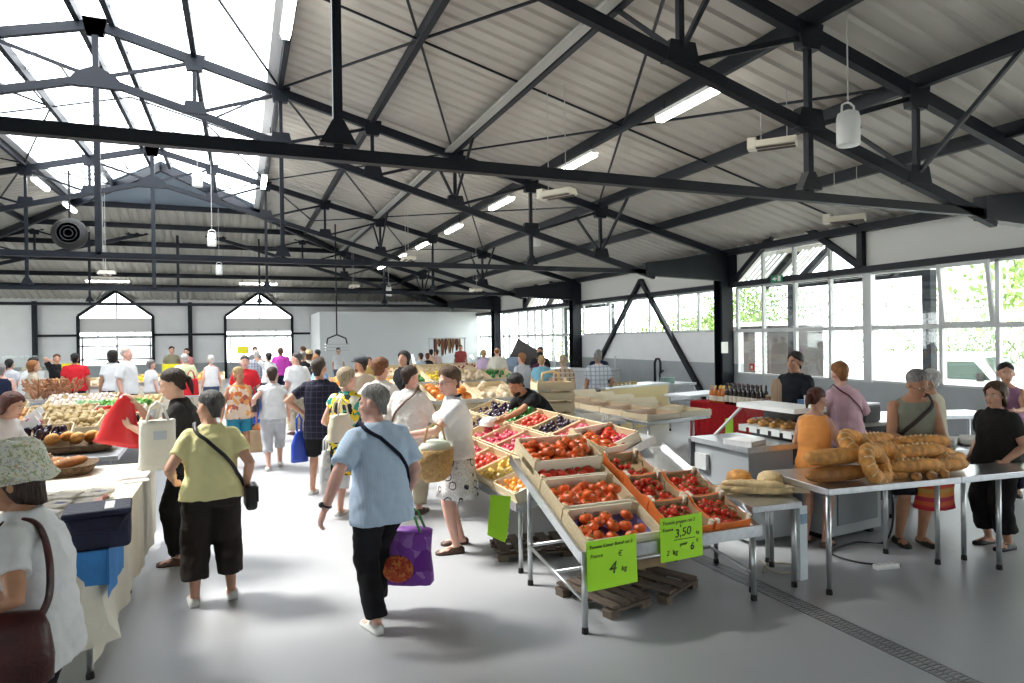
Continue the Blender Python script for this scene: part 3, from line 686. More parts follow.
# --- price cards
NEON = mat('neon_green_card', (.48, .95, .03), .55)
INK = mat('black_marker', (.02, .05, .02), .6)
FONTS = []
def text(body, size, loc, parent, shear=.15, rot=0, m=None):
    cu = bpy.data.curves.new('lettering', 'FONT'); cu.body = body; cu.size = size; cu.shear = shear; cu.extrude = .0008; cu.materials.append(m or INK); FONTS.append(None)
    o = bpy.data.objects.new('lettering', cu); C.objects.link(o); FONTS[-1] = o; o.parent = parent; o.location = loc; o.rotation_euler = (pi/2, 0, rot) if not hasattr(rot, '__len__') else rot
    return o
def price_card(lab, loc, rz, tilt, w, h, lines):
    e = thing('price_card', lab, 'price card', loc, (0, tilt, rz))
    b = MB(); n = 6
    vs = [(-w/2+w*i/n, -.006*sin(pi*i/n), z) for z in (-h, 0) for i in range(n+1)]
    b.add(vs, [(i, i+1, n+2+i, n+1+i) for i in range(n)]); b.add([(x, y+.002, z) for x, y, z in vs], [(n+1+i, n+2+i, i+1, i) for i in range(n)])
    b.build('card', NEON, e)
    for t, s, x, z, r_ in lines: text(t, s*w/.33, (x*w/.34, -.0075, z*w/.34), e, .2, (pi/2, r_, 0))
    return e
price_card('neon green price card hanging below the blue lined crate of the tomato stand', (2.31, 3.915, .64), 0, -.03, .39, .335,
    [('Tomate Coeur Boeuf cat 2', .026, -.155, -.045, 0), ('France', .03, -.15, -.10, .0), ('4', .10, -.03, -.21, 0), ('\u20ac', .045, .035, -.115, 0), ('kg', .04, .055, -.205, 0)])
e2 = price_card('neon green price card hanging below the orange trays of the tomato stand', (2.87, 3.90, .73), 0, -.02, .36, .31,
    [('Tomate grappe cat 2', .03, -.155, -.045, 0), ('France', .03, -.155, -.09, 0), ('3,50', .075, -.06, -.14, -.08), ('\u20ac', .025, -.02, -.075, 0), ('kg', .03, .11, -.135, 0), ('pour', .03, -.02, -.2, -.1), ('6', .065, .06, -.235, 0), ('\u20ac', .03, .11, -.19, 0), ('2  kg', .045, -.13, -.25, 0)])
b = MB(); b.box((.02, -.008, -.165), (.18, .001, .004)); b.build('underline', INK, e2)
e3 = thing('price_card', 'long curled neon green price card hanging from the corner of the fruit stall', 'price card', (1.98, 5.13, .70), (0, .1, -.35))
b = MB(); n = 8
for i in range(n): 
    z0, z1 = -.32*i/n, -.32*(i+1)/n; c = lambda t: -.05*t*t
    b.add([(-.085, c(i/n), z0+.02*0), (.085, c(i/n)-.0, z0), (.085-.02*(i+1)/n, c((i+1)/n), z1-.05*(i+1)/n), (-.085, c((i+1)/n), z1)], [(0, 1, 2, 3)])
b.build('card', NEON, e3)
# --- wooden pallets and box under the stand
def pallet(lab, loc, rz, w=.8, d=.6, n=4, nm='wooden_pallet'):
    e = thing(nm, lab, 'pallet', loc, rz)
    for i in range(n):
        MB().box((-w/2+w*(i+.5)/n, 0, .085), (w/n*.62, d, .018)).build('deck_board', OLDW, e)
    for y in (-d/2+.05, 0, d/2-.05): MB().box((0, y, .05), (w, .09, .02)).build('cross_board', OLDW, e)
    for x in (-w/2+.05, w/2-.05):
        for y in (-d/2+.05, d/2-.05): MB().box((x, y, .02), (.09, .09, .04)).build('block', OLDW, e)
pallet('small dark pallet on the floor below the 4 euro card', (2.52, 4.42, 0), .25, .42, .62, 4)
pallet('dark pallet on the floor right of the small one, below the 3,50 euro card', (3.0, 4.5, 0), .45, .5, .6, 3)
pallet('dark pallet lying under the fruit stall behind the steel legs', (2.5, 5.72, 0), -.2, .7, .5, 5)
e = thing('wooden_box', 'old wooden box standing under the tomato stand', 'box', (3.12, 4.78, 0))
for s in (-1, 1): MB().box((s*.14, 0, .16), (.015, .26, .32)).build('end_panel', KRAFT, e); MB().box((0, s*.13, .16), (.27, .015, .32)).build('side_panel', KRAFT, e)
MB().box((0, 0, .02), (.26, .24, .02)).build('bottom', KRAFT, e)
# --- long fruit stall along the aisle, sloping up to the right
KB = .37; AB = math.atan(KB); BX0, BZ0, BY0, BY1 = 2.14, .58, 5.14, 8.9
e = thing('display_stand', 'long sloping steel stand holding the rows of fruit crates along the aisle', 'display stand', (BX0, BY0, 0)); L = BY1-BY0; D = 1.36
m = MB(); m.prism([(0, BZ0-.04), (D, BZ0-.04+KB*D), (D, BZ0+KB*D), (0, BZ0)], 'y', 0, L); m.build('sloping_tray', INOX, e)
MB().box((-.01, L/2, BZ0+.0), (.02, L, .07)).build('front_lip', INOX, e)
MB().beam((0, -.01, BZ0-.02), (D, -.01, BZ0-.02+KB*D), .02, .07).build('side_lip', INOX, e)
for x, y in ((.05, .08), (.05, 1.9), (.05, L-.1), (D-.06, .08), (D-.06, 1.9), (D-.06, L-.1)): leg(e, x, y, BZ0+KB*x-.045)
cont = [  # row (low to high), column from the near end: kind, radius, noun, category
 [('apricot', .026, 'orange apricot', 'apricot'), ('yellow', .03, 'yellow apple', 'apple'), ('nectarine', .036, 'red nectarine', 'nectarine'), ('pink', .032, 'pink potato', 'potato'), ('nectarine', .036, 'red nectarine', 'nectarine'), ('plum', .03, 'dark plum', 'plum'), ('pepper', .042, 'green pepper', 'pepper')],
 [('yellow', .03, 'yellow apple', 'apple'), ('apricot', .026, 'orange apricot', 'apricot'), ('pink', .032, 'pink potato', 'potato'), ('pink', .032, 'pink potato', 'potato'), ('pink', .032, 'pink potato', 'potato'), ('plum', .03, 'dark plum', 'plum'), ('aubergine', .045, 'dark aubergine', 'aubergine')],
 [('pink', .032, 'pink potato', 'potato'), ('pink', .032, 'pink potato', 'potato'), ('plum', .03, 'dark plum', 'plum'), ('nectarine', .036, 'red nectarine', 'nectarine'), ('pepper', .042, 'green pepper', 'pepper'), ('aubergine', .045, 'dark aubergine', 'aubergine'), ('plum', .03, 'dark plum', 'plum')]]
for i in range(3):
    for j in range(7):
        kind, r_, noun, ct = cont[i][j]; s_ = .22+.445*i; y = BY0+.27+.53*j
        loc = (BX0+s_*cos(AB), y, BZ0+s_*sin(AB)+.004); rot = (0, -AB, 0)
        where = '%s row, %s from the near end' % (('lowest', 'middle', 'top')[i], ORD[j])
        crate('fruit_crate', 'pine crate of %s on the fruit stall, %s' % (noun+('es' if noun.endswith('o') else 's'), where), loc, rot, .42, .51, .11, m2=PINEL if j == 0 else None, group='crates on the long fruit stall')
        lim = {0: 44, 1: 40, 2: 38, 3: 32}.get(j, 22)
        fill(mtx(loc, rot), .39, .48, .045+r_*.4, (ct, kind), r_, '%s in the %s row of the fruit stall, %s crate from the near end' % (noun, ('lowest', 'middle', 'top')[i], ORD[j]), '%ss, row %s column %s' % (noun, ORD[i], ORD[j]), lim, .3, cat=ct)
# thin plastic bag on the crates
def sack(name, lab, cat, loc, w, d, h, m, rz=0, top=.5, seedv=1, parts=True, handles=True, hm=None, hh=.22):
    """soft bag with creases, open gathered top and two handles"""
    e = thing(name, lab, cat, loc, rz); rs = []; n = 24; rows = 9
    for j in range(rows+1):
        t = j/rows; sc = 1-.06*sin(pi*t)-(1-top)*max(0, t-.55)/.45
        rr = []
        for k in range(n):
            a = 2*pi*k/n; ca, sa = cos(a), sin(a); q = (abs(ca)**3+abs(sa)**3)**(-1/3)
            wob = 1+.05*noise.noise(Vector((ca*2+seedv*3, sa*2, t*3)))
            rr.append(Vector((w/2*ca*q*sc*wob, d/2*sa*q*sc*wob, h*t+.01*noise.noise(Vector((ca*4, sa*4, seedv))))))
        rs.append(rr)
    MB().loft(rs).build('bag_body', m, e, True)
    if handles:
        for s in (-1, 1):
            y = s*d/2*top*.7
            MB().tube([(-w*.22*top*1.4, y, h*.97), (-w*.16, y*.8, h+hh*.7), (0, y*.4, h+hh), (w*.16, y*.8, h+hh*.7), (w*.22*top*1.4, y, h*.97)], .010, 8).build('handle', hm or m, e, True)
    return e
CLEARP = mat('thin_white_plastic', (.80, .80, .80), .35)
sack('plastic_bag', 'crumpled white plastic bag lying on the crates below the bending vendor', 'plastic bag', (2.78, 7.55, .95), .24, .2, .10, CLEARP, .3, .6, 3, handles=False)
# crate stack behind the stall
for k in range(6):
    crate('stacked_crate', 'slatted pine crate in the tall stack behind the fruit stall, %s from the bottom' % ORD[k], (4.22, 8.78, .50+.15*k), (0, 0, -.15), .56, .38, .108, group='stacked crates', post=.149)
crate('stacked_crate', 'low pine crate under the tall stack', (4.22, 8.78, .375), (0, 0, -.15), .56, .38, .11)
steel_table('low steel table carrying the tall stack of crates', [(3.85, 8.5), (4.6, 8.4), (4.7, 9.1), (3.95, 9.2)], .37, [(3.9, 8.55), (4.55, 8.45), (4.65, 9.05), (4.0, 9.1)])
o = MB().tube([(-.14, 0, 0), (-.13, 0, .1), (0, 0, .13), (.13, 0, .1), (.14, 0, 0)], .018, 8).build('basket_handle', mat('straw', (.70, .52, .25), .8), None, True); o.location = (4.2, 8.8, 1.38); tag(o, 'straw basket handle on top of the tall crate stack', 'handle')
# --- table of empty trays in the middle
steel_table('long steel table of empty pine trays between the fruit stall and the red cloth', [(5.25, 7.85), (6.6, 8.2), (6.55, 12.2), (5.25, 12.2)], .80, [(5.35, 8.0), (6.35, 8.3), (5.35, 10), (6.5, 10.2), (5.4, 12.1), (6.5, 12.1)])
k = 0
for i in range(2):
    for j in range(6):
        x = 5.60+.64*i; y = 8.3+.68*j+.1*i
        crate('empty_tray', 'empty pine tray on the long steel table, %s column, %s from the near end' % (('aisle side', 'window side')[i], ORD[j]), (x, y, .803), (0, 0, .08), .61, .58, .085, m2=PINEL, group='empty trays', floor_m=mat('red_brown_paper', (.42, .13, .07), .8) if i == 0 else None)
        if i == 1 and j in (1, 2, 3, 4):
            e = thing('tray_divider', 'raised white wood end board between empty trays, %s from the near end' % ORD[j-1], 'board', (x-.05, y+.3, .895), (0, 0, .08), 'raised end boards')
            m = MB(); m.prism([(-.3, 0), (.3, 0), (.22, .1), (-.3, .1)], 'y', -.01, .01); m.build('board', PINEL, e)
sack('plastic_bag', 'white carrier bag hanging at the corner of a small steel table', 'plastic bag', (5.0, 8.6, .42), .3, .2, .36, CLEARP, .2, .45, 5, hh=.08)
steel_table('small steel table beside the long table of empty trays', [(4.75, 8.5), (5.2, 8.35), (5.3, 9.4), (4.9, 9.5)], .78, [(4.8, 8.55), (5.15, 8.45), (5.2, 9.3), (4.95, 9.4)])
tag(MB().box((0, 0, .19), (.3, .012, .38)).build('price_card', NEON, None, False, (6.95, 8.2, .35), (0, 0, .5)), 'yellow green card hanging at the end of the long table by the red cloth', 'price card')
# --- red cloth table with bottles
REDC = mat('red_crinkled_cloth', (.36, .018, .022), .95, 0, .35, 30, .6, 40, spec=.05)
e = thing('cloth_table', 'table under a long red crinkled cloth with bottles on top', 'table', (7.6, 7.9, 0))
def drape(x0, y0, x1, y1, z1, z0, m, nm, par, amp=.02, wave=16, flat=True, n=70):
    b = MB(); L = sqrt((x1-x0)**2+(y1-y0)**2); nx, ny = (y1-y0)/L, -(x1-x0)/L
    vs = []; rows = 7
    for j in range(rows):
        t = j/(rows-1)
        for i in range(n+1):
            u = i/n; a = amp*t*(sin(u*L*wave)+.6*sin(u*L*wave*2.3+1.3)); vs.append((x0+(x1-x0)*u+nx*(a+.05*t*0+.006), y0+(y1-y0)*u+ny*(a+.006), z1+(z0-z1)*t+.01*t*sin(u*L*5)))
    b.add(vs, [(j*(n+1)+i, j*(n+1)+i+1, (j+1)*(n+1)+i+1, (j+1)*(n+1)+i) for j in range(rows-1) for i in range(n)])
    return b.build(nm, m, par, True)
MB().box((.45, 1.05, .81), (.9, 2.1, .03)).build('table_top', REDC, e)
drape(0, 2.1, 0, 0, .825, .06, REDC, 'cloth_front', e); drape(0, 0, .9, 0, .825, .06, REDC, 'cloth_end', e)
for x, y in ((.1, .1), (.8, .1), (.1, 2.0), (.8, 2.0)): leg(e, x, y, .79)
def bottle(lab, loc, col, r, h, lab_col, cap, group):
    key = ('bottle', col, r, h)
    if key in CRATES: return dup(CRATES[key], loc, random.uniform(0, 6), lab, group)
    e = thing('bottle', lab, 'bottle', loc, 0, group)
    MB().lathe([(0, 0), (r, 0), (r, h*.55), (r*.85, h*.66), (r*.36, h*.78), (r*.34, h*.97), (0, h*.97)], 14).build('body', mat('bottle_%d' % int(col[0]*1000), col, .1, 0), e, True)
    MB().lathe([(r+.001, h*.12), (r+.001, h*.42)], 14, cap=False).build('paper_label', mat('label_%d' % int(lab_col[0]*1000), lab_col, .6), e, True)
    MB().lathe([(0, h*.86), (r*.42, h*.86), (r*.42, h), (0, h)], 10).build('cap', mat('cap_%d' % int(cap[0]*1000), cap, .4), e, True)
    CRATES[key] = e; return e
random.seed(11)
for i in range(10): bottle('orange juice bottle in the pack at the far end of the red cloth', (7.72+.1*(i % 3), 9.55-.105*(i//3)+.02*(i % 2), .826), (.62, .17, .02), .045, .29, (.8, .75, .6), (.75, .5, .1), 'orange juice bottles')
for i in range(16):
    bottle('dark wine bottle on the red cloth, among the tall ones', (7.72+.13*(i % 2), 9.14-.105*(i//2)-.03*(i % 2), .826), (.02, .014, .012), .046, .36, (.75, .70, .6), (.06, .03, .03), 'dark wine bottles')
for i in range(5): bottle('short jar shaped bottle at the near end of the red cloth', (7.72+.02*i, 8.22-.1*(i%3), .826), (.16, .06, .02), .045, .22, (.78, .72, .6), (.4, .3, .1), 'short bottles at the near end')
# ------------------------------------------------------------------ bread stall on the right
CRUST = mat('golden_crust', (.64, .30, .075), .65, 0, .4, 14, .4, 40)
CRUSTP = mat('pale_floured_crust', (.72, .55, .30), .75, 0, .25, 12, .4, 40)
CRUSTD = mat('dark_crust', (.36, .15, .035), .65, 0, .4, 12, .4, 40)
SCORE = mat('pale_score', (.78, .60, .36), .8)
steel_table('high stainless steel table piled with ring breads and long loaves', [(4.12, 3.76), (5.42, 3.62), (5.50, 4.36), (4.20, 4.52)], .82, [(4.16, 3.80), (4.22, 4.46), (5.40, 4.30)])
steel_table('second high steel table continuing the bread table in front of the woman in black', [(5.425, 3.62), (7.6, 3.40), (7.63, 3.72), (5.47, 4.0)], .82, [(5.88, 3.62), (5.86, 3.9), (5.55, 3.92), (7.5, 3.5)])
steel_table('lower stainless steel table with two round loaves and floured baguettes', [(3.62, 4.02), (4.08, 3.98), (4.36, 4.60), (3.78, 4.82)], .68, [(3.66, 4.08), (4.04, 4.03), (4.27, 4.56), (3.84, 4.72)])
def loaf(lab, loc, rz, L, r, m, cuts=6, group=None, flat=.8, tilt=0, name='long_loaf', cat='bread'):
    key = ('loaf', L, r, m.name, cuts, flat)
    if key in CRATES: return dup(CRATES[key], loc, (0, tilt, rz), lab, group)
    n = max(30, cuts*8); pts = []; rad = []
    for i in range(n+1):
        t = i/n; s = sqrt(max(.02, 1-(2*t-1)**2*.98)); s = s**.6
        c = .05*abs(sin(cuts*pi*t)) if cuts else .02*sin(9*t)
        pts.append((L*(t-.5), .008*sin(5*t), 0)); rad.append((r*s*(.93+c), r*flat*s*(.93+c)))
    e = thing(name, lab, cat, loc, (0, tilt, rz), group)
    MB().tube(pts, rad, 16).build('crust', m, e, True)
    for k in range(cuts):
        x = L*((k+.5)/cuts-.5)*.86; b = MB(); hh = r*flat*.98*sqrt(max(.1, 1-(2*x/L)**2))
        b.tube([(x-.03*L/.5, -r*.45, hh*.82), (x, 0, hh*1.0), (x+.03*L/.5, r*.45, hh*.82)], [.003, .009, .003], 6); b.build('score', SCORE, e, True)
    CRATES[key] = e; return e
def ring(lab, loc, rot, R=.122, r=.062):
    key = ('ring',)
    if key in CRATES: return dup(CRATES[key], loc, rot, lab, 'ring breads')
    e = thing('ring_bread', lab, 'bread', loc, rot, 'ring breads'); n = 56; rs = []
    for i in range(n):
        a = 2*pi*i/n; q = 1+.12*abs(sin(a*7))
        rs.append([Vector(((R+r*cos(b)*q)*cos(a), (R+r*cos(b)*q)*sin(a), r*.85*sin(b)*q)) for b in [2*pi*k/12 for k in range(12)]])
    rs.append(rs[0]); MB().loft(rs, False).build('crust', CRUST, e, True)
    for i in range(14):
        a = 2*pi*i/14; b = MB(); b.tube([((R+r*.2)*cos(a), (R+r*.2)*sin(a), r*.86), ((R+r*1.0)*cos(a+.08), (R+r*1.0)*sin(a+.08), r*.3)], [.006, .008], 6); b.build('score', SCORE, e, True)
    CRATES[key] = e; return e
loaf('large pale loaf on top of the pair at the left of the bread table', (4.42, 3.98, 1.01), -.05, .56, .092, CRUST, 0)
loaf('large brown long loaf under the pale one at the left end of the bread table', (4.40, 3.93, .885), -.08, .58, .086, CRUSTD, 0)
ring('ring bread leaning at the front of the bread table', (4.72, 3.84, .94), (1.15, .1, .25))
ring('ring bread on top of the pile of rings', (4.78, 4.05, 1.05), (.75, .1, .1))
ring('ring bread leaning behind the front ring, to its right', (4.93, 3.90, .93), (1.1, -.1, -.1))
loaf('small roll at the left of the ring breads', (4.60, 4.0, .985), .5, .15, .055, CRUSTP, 0, None, .9, 0, 'bread_roll')
lo = [(5.08, 4.05, .985, -.1, 'topmost ridged loaf right of the ring breads'), (5.20, 3.85, .99, -.12, 'ridged loaf lying across the front of the loaf pile'), (5.05, 3.78, .89, -.15, 'ridged loaf at the bottom front of the loaf pile'), (5.30, 4.08, 1.0, .0, 'ridged loaf at the back of the loaf pile'),
      (5.45, 3.95, .93, -.2, 'ridged loaf at the right end of the pile'), (5.35, 3.75, .87, -.1, 'lowest ridged loaf at the right front of the pile'), (5.52, 4.08, .87, -.1, 'ridged loaf on the table behind the right end of the pile'), (5.15, 4.15, .88, -.1, 'ridged loaf under the topmost one'), (5.60, 3.86, .88, .25, 'ridged loaf at the far right tip of the pile'), (5.42, 3.98, 1.03, -.25, 'ridged loaf on top at the right of the pile'), (4.98, 4.12, 1.06, .05, 'ridged loaf on top at the left beside the upper ring')]
for x, y, z, rz, lab in lo: loaf(lab, (x+.06, y+.03, z+.02), rz, .52, .078, CRUST, 9, 'ridged loaves')
for x, y, lab in ((4.98, 3.68, 'small bread roll at the front edge below the ring breads'), (5.13, 3.66, 'second small roll at the front edge of the bread table'), (5.28, 3.66, 'third small roll at the front edge of the bread table')): loaf(lab, (x, y, .853), .8, .14, .04, CRUSTD, 2, 'front rolls', .8, 0, 'bread_roll')
b = [(3.93, 4.52, .70, -.5, 'round loaf with a brown crust, left one on the low table'), (4.12, 4.36, .70, .3, 'paler round loaf, right one on the low table')]
for x, y, z, rz, lab in b:
    e = thing('round_loaf', lab, 'bread', (x, y, z+.07), rz)
    m = MB(); m.lathe([(0, -.06), (.08, -.06), (.105, -.03), (.11, .0), (.095, .05), (.06, .075), (0, .082)], 24); m.build('crust', CRUST if 'brown' in lab else CRUSTP, e, True)
    m = MB(); m.lathe([(.082, -.055), (.112, -.02), (.113, 0)], 24, cap=False); m.build('floured_side', CRUSTP, e, True)
for x, y, z, rz, lab in ((3.80, 4.38, .715, -.55, 'floured baguette at the left edge of the low table'), (3.95, 4.28, .715, -.5, 'floured baguette in the middle of the low table'), (4.06, 4.33, .715, -.45, 'floured baguette right of the middle one on the low table'), (3.90, 4.32, .76, -.6, 'floured baguette lying on top of the others')):
    loaf(lab, (x, y, z+.01), rz, .5, .044, CRUSTP, 5, 'floured baguettes', .85, 0, 'baguette')
e = thing('paper_wrapped_bread', 'bread in a paper sleeve at the right of the low table', 'bread', (4.2, 4.2, .705), -.4)
MB().prism([(-.14, -.05), (.12, -.06), (.16, .05), (-.14, .05)], 'z', 0, .05).build('paper_sleeve', mat('kraft_sleeve', (.66, .53, .33), .8), e); MB().ell((.16, 0, .03), (.06, .04, .028)).build('crust', CRUST, e, True)
# bakery counter with glass shelf
e = thing('bakery_counter', 'grey bakery counter with a white top shelf of pastries behind the bread tables', 'counter', (4.42, 4.98, 0))
GREYP = mat('grey_counter_panel', (.40, .43, .45), .4); 
MB().box((.3, .4, .46), (.55, .8, .84)).build('cabinet', GREYP, e); MB().box((.3, .4, .91), (.62, .86, .05)).build('counter_top', INOX, e)
MB().box((-.0, .66, .7), (.04, .18, .16)).build('control_box', mat('light_grey_box', (.62, .64, .64), .5), e); MB().box((.02, .84, .46), (.07, .04, .9)).build('corner_post', mat('dark_grey_post', (.12, .13, .14), .5), e)
MB().box((.80, .40, 1.245), (.42, .82, .05)).build('top_shelf', WHITE, e); MB().box((.80, .40, 1.02), (.38, .80, .02)).build('pastry_shelf', WHITE, e)
MB().box((.98, .40, .6), (.05, .80, 1.2)).build('back_panel', BLACK, e)
MB().beam((.3, .82, .93), (.68, .80, 1.24), .03, .02).build('strut', ALU, e)
b = MB(); b.add([(.3, .8, .94), (.68, .8, 1.22), (.66, .0, 1.22), (.3, .0, .94)], [(0, 1, 2, 3)]); b.build('glass_front', GLASS, e)
for k in range(5): MB().box((.605, .74-.16*k, 1.0), (.004, .11, .07)).build('price_tag', WHITE, e)
random.seed(3)
for k in range(12):
    loaf('small glazed roll on the pastry shelf of the bakery counter', (5.13+.1*(k % 3), 5.68-.16*(k//3), 1.065), .4, .13, .04, CRUST, 2, 'rolls on the pastry shelf', .8, 0, 'bread_roll')
tag(MB().box((0, 0, 0), (.26, .3, .05)).build('tea_towel', mat('white_linen', (.78, .79, .8), .85, 0, .05, 10, .5, 30), None, False, (4.55, 5.15, .96), (0, 0, .3)), 'white cloth lying on the grey bakery counter', 'cloth')
# counter with papers, trays and till behind
e = thing('service_counter', 'dark service counter with trays and a till between the pink shirted woman and the vendor', 'counter', (6.9, 6.0, 0))
MB().box((0, 0, .45), (1.5, .6, .9)).build('cabinet', mat('dark_counter', (.05, .055, .065), .5), e); MB().box((0, 0, .92), (1.6, .7, .04)).build('counter_top', INOX, e)
e = thing('cash_register', 'till with a white screen in front of the vendor in black', 'till', (6.55, 6.1, .942), -.6)
MB().prism([(-.2, 0), (.2, 0), (.2, .06), (-.2, .12)], 'x', -.18, .18).build('keyboard', BLACK, e); MB().box((0, .1, .22), (.3, .03, .16), Matrix.Rotation(-.3, 3, 'X')).build('screen', mat('white_screen', (.75, .78, .8), .3), e); MB().box((0, .05, .14), (.05, .04, .1)).build('neck', BLACK, e)
for i in range(3):
    e = thing('plastic_tray', 'blue plastic tray stacked by the till, %s from the bottom' % ORD[i], 'tray', (6.95, 6.45, .95+.07*i), .2, 'blue plastic trays')
    BL = mat('blue_plastic', (.10, .22, .42), .4); MB().box((0, 0, .006), (.5, .34, .01)).build('bottom', BL, e)
    for s in (-1, 1): MB().box((s*.245, 0, .035), (.01, .34, .06)).build('side_panel', BL, e); MB().box((0, s*.165, .035), (.48, .01, .06)).build('end_panel', BL, e)
def pot(lab, loc, col, r=.05, h=.12):
    e = thing('jar', lab, 'jar', loc, 0, 'jars on the service counter'); MB().lathe([(0, 0), (r, 0), (r, h*.75), (r*.8, h*.85), (0, h*.85)], 14).build('body', mat('jar_%d' % int(col[0]*1000), col, .2), e, True); MB().lathe([(0, h*.86), (r*.85, h*.86), (r*.85, h), (0, h)], 14).build('lid', mat('jar_lid', (.7, .68, .6), .4), e, True)
for k in range(5): pot('brown jar in the row at the back of the service counter', (7.1+.13*k, 6.22, .942), (.20+.001*k, .08, .03))
e = thing('cutting_board', 'upright brown board beside the vendor in black', 'board', (6.5, 6.75, .92), .4)
MB().prism([(-.13, 0), (.13, 0), (.13, .42), (.06, .5), (-.06, .5), (-.13, .42)], 'y', -.015, .015).build('board', wood('brown_board', (.35, .22, .13), (.45, .30, .18), 5, 2), e)
tag(MB().box((6.5, 6.75, .455), (.5, .4, .91)).build('pedestal_cabinet', mat('dark_counter'  , (.05, .055, .065), .5)), 'dark cabinet under the upright brown board', 'cabinet')
steel_table('white folding trestle table by the window wall behind the man in the grey top', [(7.9, 6.3), (9.6, 5.8), (9.7, 6.4), (8.0, 6.95)], .88, [(8.0, 6.4), (9.5, 5.95), (9.6, 6.3), (8.1, 6.8)], None, 'trestle_table')
steel_table('steel table of paper parcels behind the ring breads', [(6.35, 4.6), (7.9, 4.35), (8.0, 4.95), (6.45, 5.2)], .80, [(6.4, 4.7), (7.8, 4.45), (7.9, 4.85), (6.5, 5.1)])
random.seed(5)
for k in range(9):
    o = MB().prism([(-.12, -.08), (.12, -.09), (.13, .08), (-.1, .09)], 'z', 0, .07).build('paper_parcel', mat('crumpled_paper', (.68, .66, .62), .8, 0, .1, 8, .8, 12), None, False, (6.6+.15*k, 4.85-.03*k+.1*(k % 2), .803), (0, 0, k*1.1)); bevel(o, .02, 3); tag(o, 'crumpled paper parcel on the steel table behind the ring breads', 'parcel', 'paper parcels')
e = thing('cooler_box', 'grey machine cabinet standing on the floor behind the bread table legs', 'cabinet', (5.55, 5.0, 0), .1); MB().box((0, 0, .36), (.75, .5, .6)).build('cabinet', GREYP, e); MB().box((0, -.26, .36), (.6, .015, .4)).build('door', mat('dark_grille', (.2, .22, .24), .5), e)
for sx in (-1, 1): MB().box((sx*.3, 0, .03), (.06, .4, .06)).build('leg', RUBBER, e)
e = thing('pale_board', 'narrow pale board standing on end under the bread table', 'board', (4.22, 4.12, 0), .1); MB().box((0, 0, .3), (.09, .03, .6)).build('board', mat('pale_blue_board', (.66, .72, .76), .5), e); MB().box((0, -.018, .5), (.07, .006, .08)).build('blue_band', mat('band_blue', (.2, .32, .45), .5), e)
# cables and plug on the floor
tag(MB().tube(smooth_path([(5.2, 4.0, .012), (4.95, 4.2, .012), (4.95, 4.5, .012), (5.4, 4.62, .012), (5.64, 4.5, .02), (5.68, 4.44, .3), (5.68, 4.5, .75)]), .009, 8).build('power_cable', BLACK, None, True), 'black power cable trailing on the floor under the bread table', 'cable')
e = thing('socket_block', 'white multi socket block lying on the floor under the bread table', 'socket', (5.05, 4.02, 0), -.2); o = MB().box((0, 0, .022), (.22, .06, .042)).build('casing', WHITE, e); bevel(o, .008, 2)
for k in range(4): MB().lathe([(.016, 0), (.02, .004), (.014, .004), (.013, 0)], 12, (-.075+.05*k, 0, .041), cap=False).build('socket', mat('socket_grey', (.4, .4, .4), .5), e)
tag(MB().tube(smooth_path([(4.02, 4.35, .012), (4.2, 4.5, .012), (4.38, 4.42, .012), (4.3, 4.25, .012), (4.12, 4.33, .012), (4.22, 4.6, .012)]), .008, 8).build('cable', mat('beige_cable', (.4, .36, .28), .6), None, True), 'tangled beige cable on the floor under the low bread table', 'cable')
# ------------------------------------------------------------------ sink unit and wall counter by the brace
e = thing('sink_unit', 'stainless steel sink unit with a tall spring tap against the white panel', 'sink', (9.5, 13.6, 0), .25)
MB().box((0, 0, .82), (1.8, .65, .06)).build('worktop', INOX, e); MB().box((0, 0, .42), (1.7, .55, .06)).build('lower_shelf', INOX, e); MB().box((.2, 0, .74), (.5, .42, .18)).build('basin', INOX, e)
for sx in (-.85, .85):
    for sy in (-.28, .28): MB().tube([(sx, sy, 0), (sx, sy, .8)], .02, 10).build('leg', INOXL, e, True)
t = MB().tube([(0, .22, .85), (0, .22, 1.35), (0, .17, 1.45), (0, .08, 1.45), (0, .04, 1.36), (0, .04, 1.1)], .03, 10).build('tap', STEEL, e, True)
MB().tube([(.18, .22, .85), (.18, .22, 1.1), (.18, .1, 1.16)], .022, 8).build('tap', STEEL, e, True)
sack('plastic_tub', 'green grey tub standing in the sink unit', 'tub', (9.65, 13.6, .852), .36, .3, .14, mat('tub_green', (.18, .28, .26), .5), .2, 1.0, 2, handles=False)
e = thing('sales_counter', 'yellow fronted counter in front of the sink unit', 'counter', (8.0, 12.75, 0), .25)
MB().box((0, 0, .45), (2.0, .6, .9)).build('cabinet', mat('pale_yellow_panel', (.68, .55, .28), .6), e); MB().box((0, 0, .92), (2.1, .66, .04)).build('counter_top', INOX, e)
for k in range(8): fruit(('potato', 'potato'), (7.4+.12*k, 12.6+.03*k, .97), 'brown lump of produce on the yellow fronted counter', 'produce on the yellow counter')
e = thing('flat_screen', 'dark tilted panel of a scale on the yellow counter', 'scale', (7.4, 12.65, .945), .3); MB().box((0, .1, .2), (.5, .03, .3), Matrix.Rotation(-.4, 3, 'X')).build('screen', BLACK, e); MB().box((0, .05, .03), (.3, .25, .06)).build('base', BLACK, e)
steel_table('grey steel bench behind the empty trays', [(8.5, 11.2), (9.9, 11.6), (9.7, 12.2), (8.3, 11.8)], .78, [(8.6, 11.3), (9.8, 11.65), (9.65, 12.1), (8.4, 11.75)])
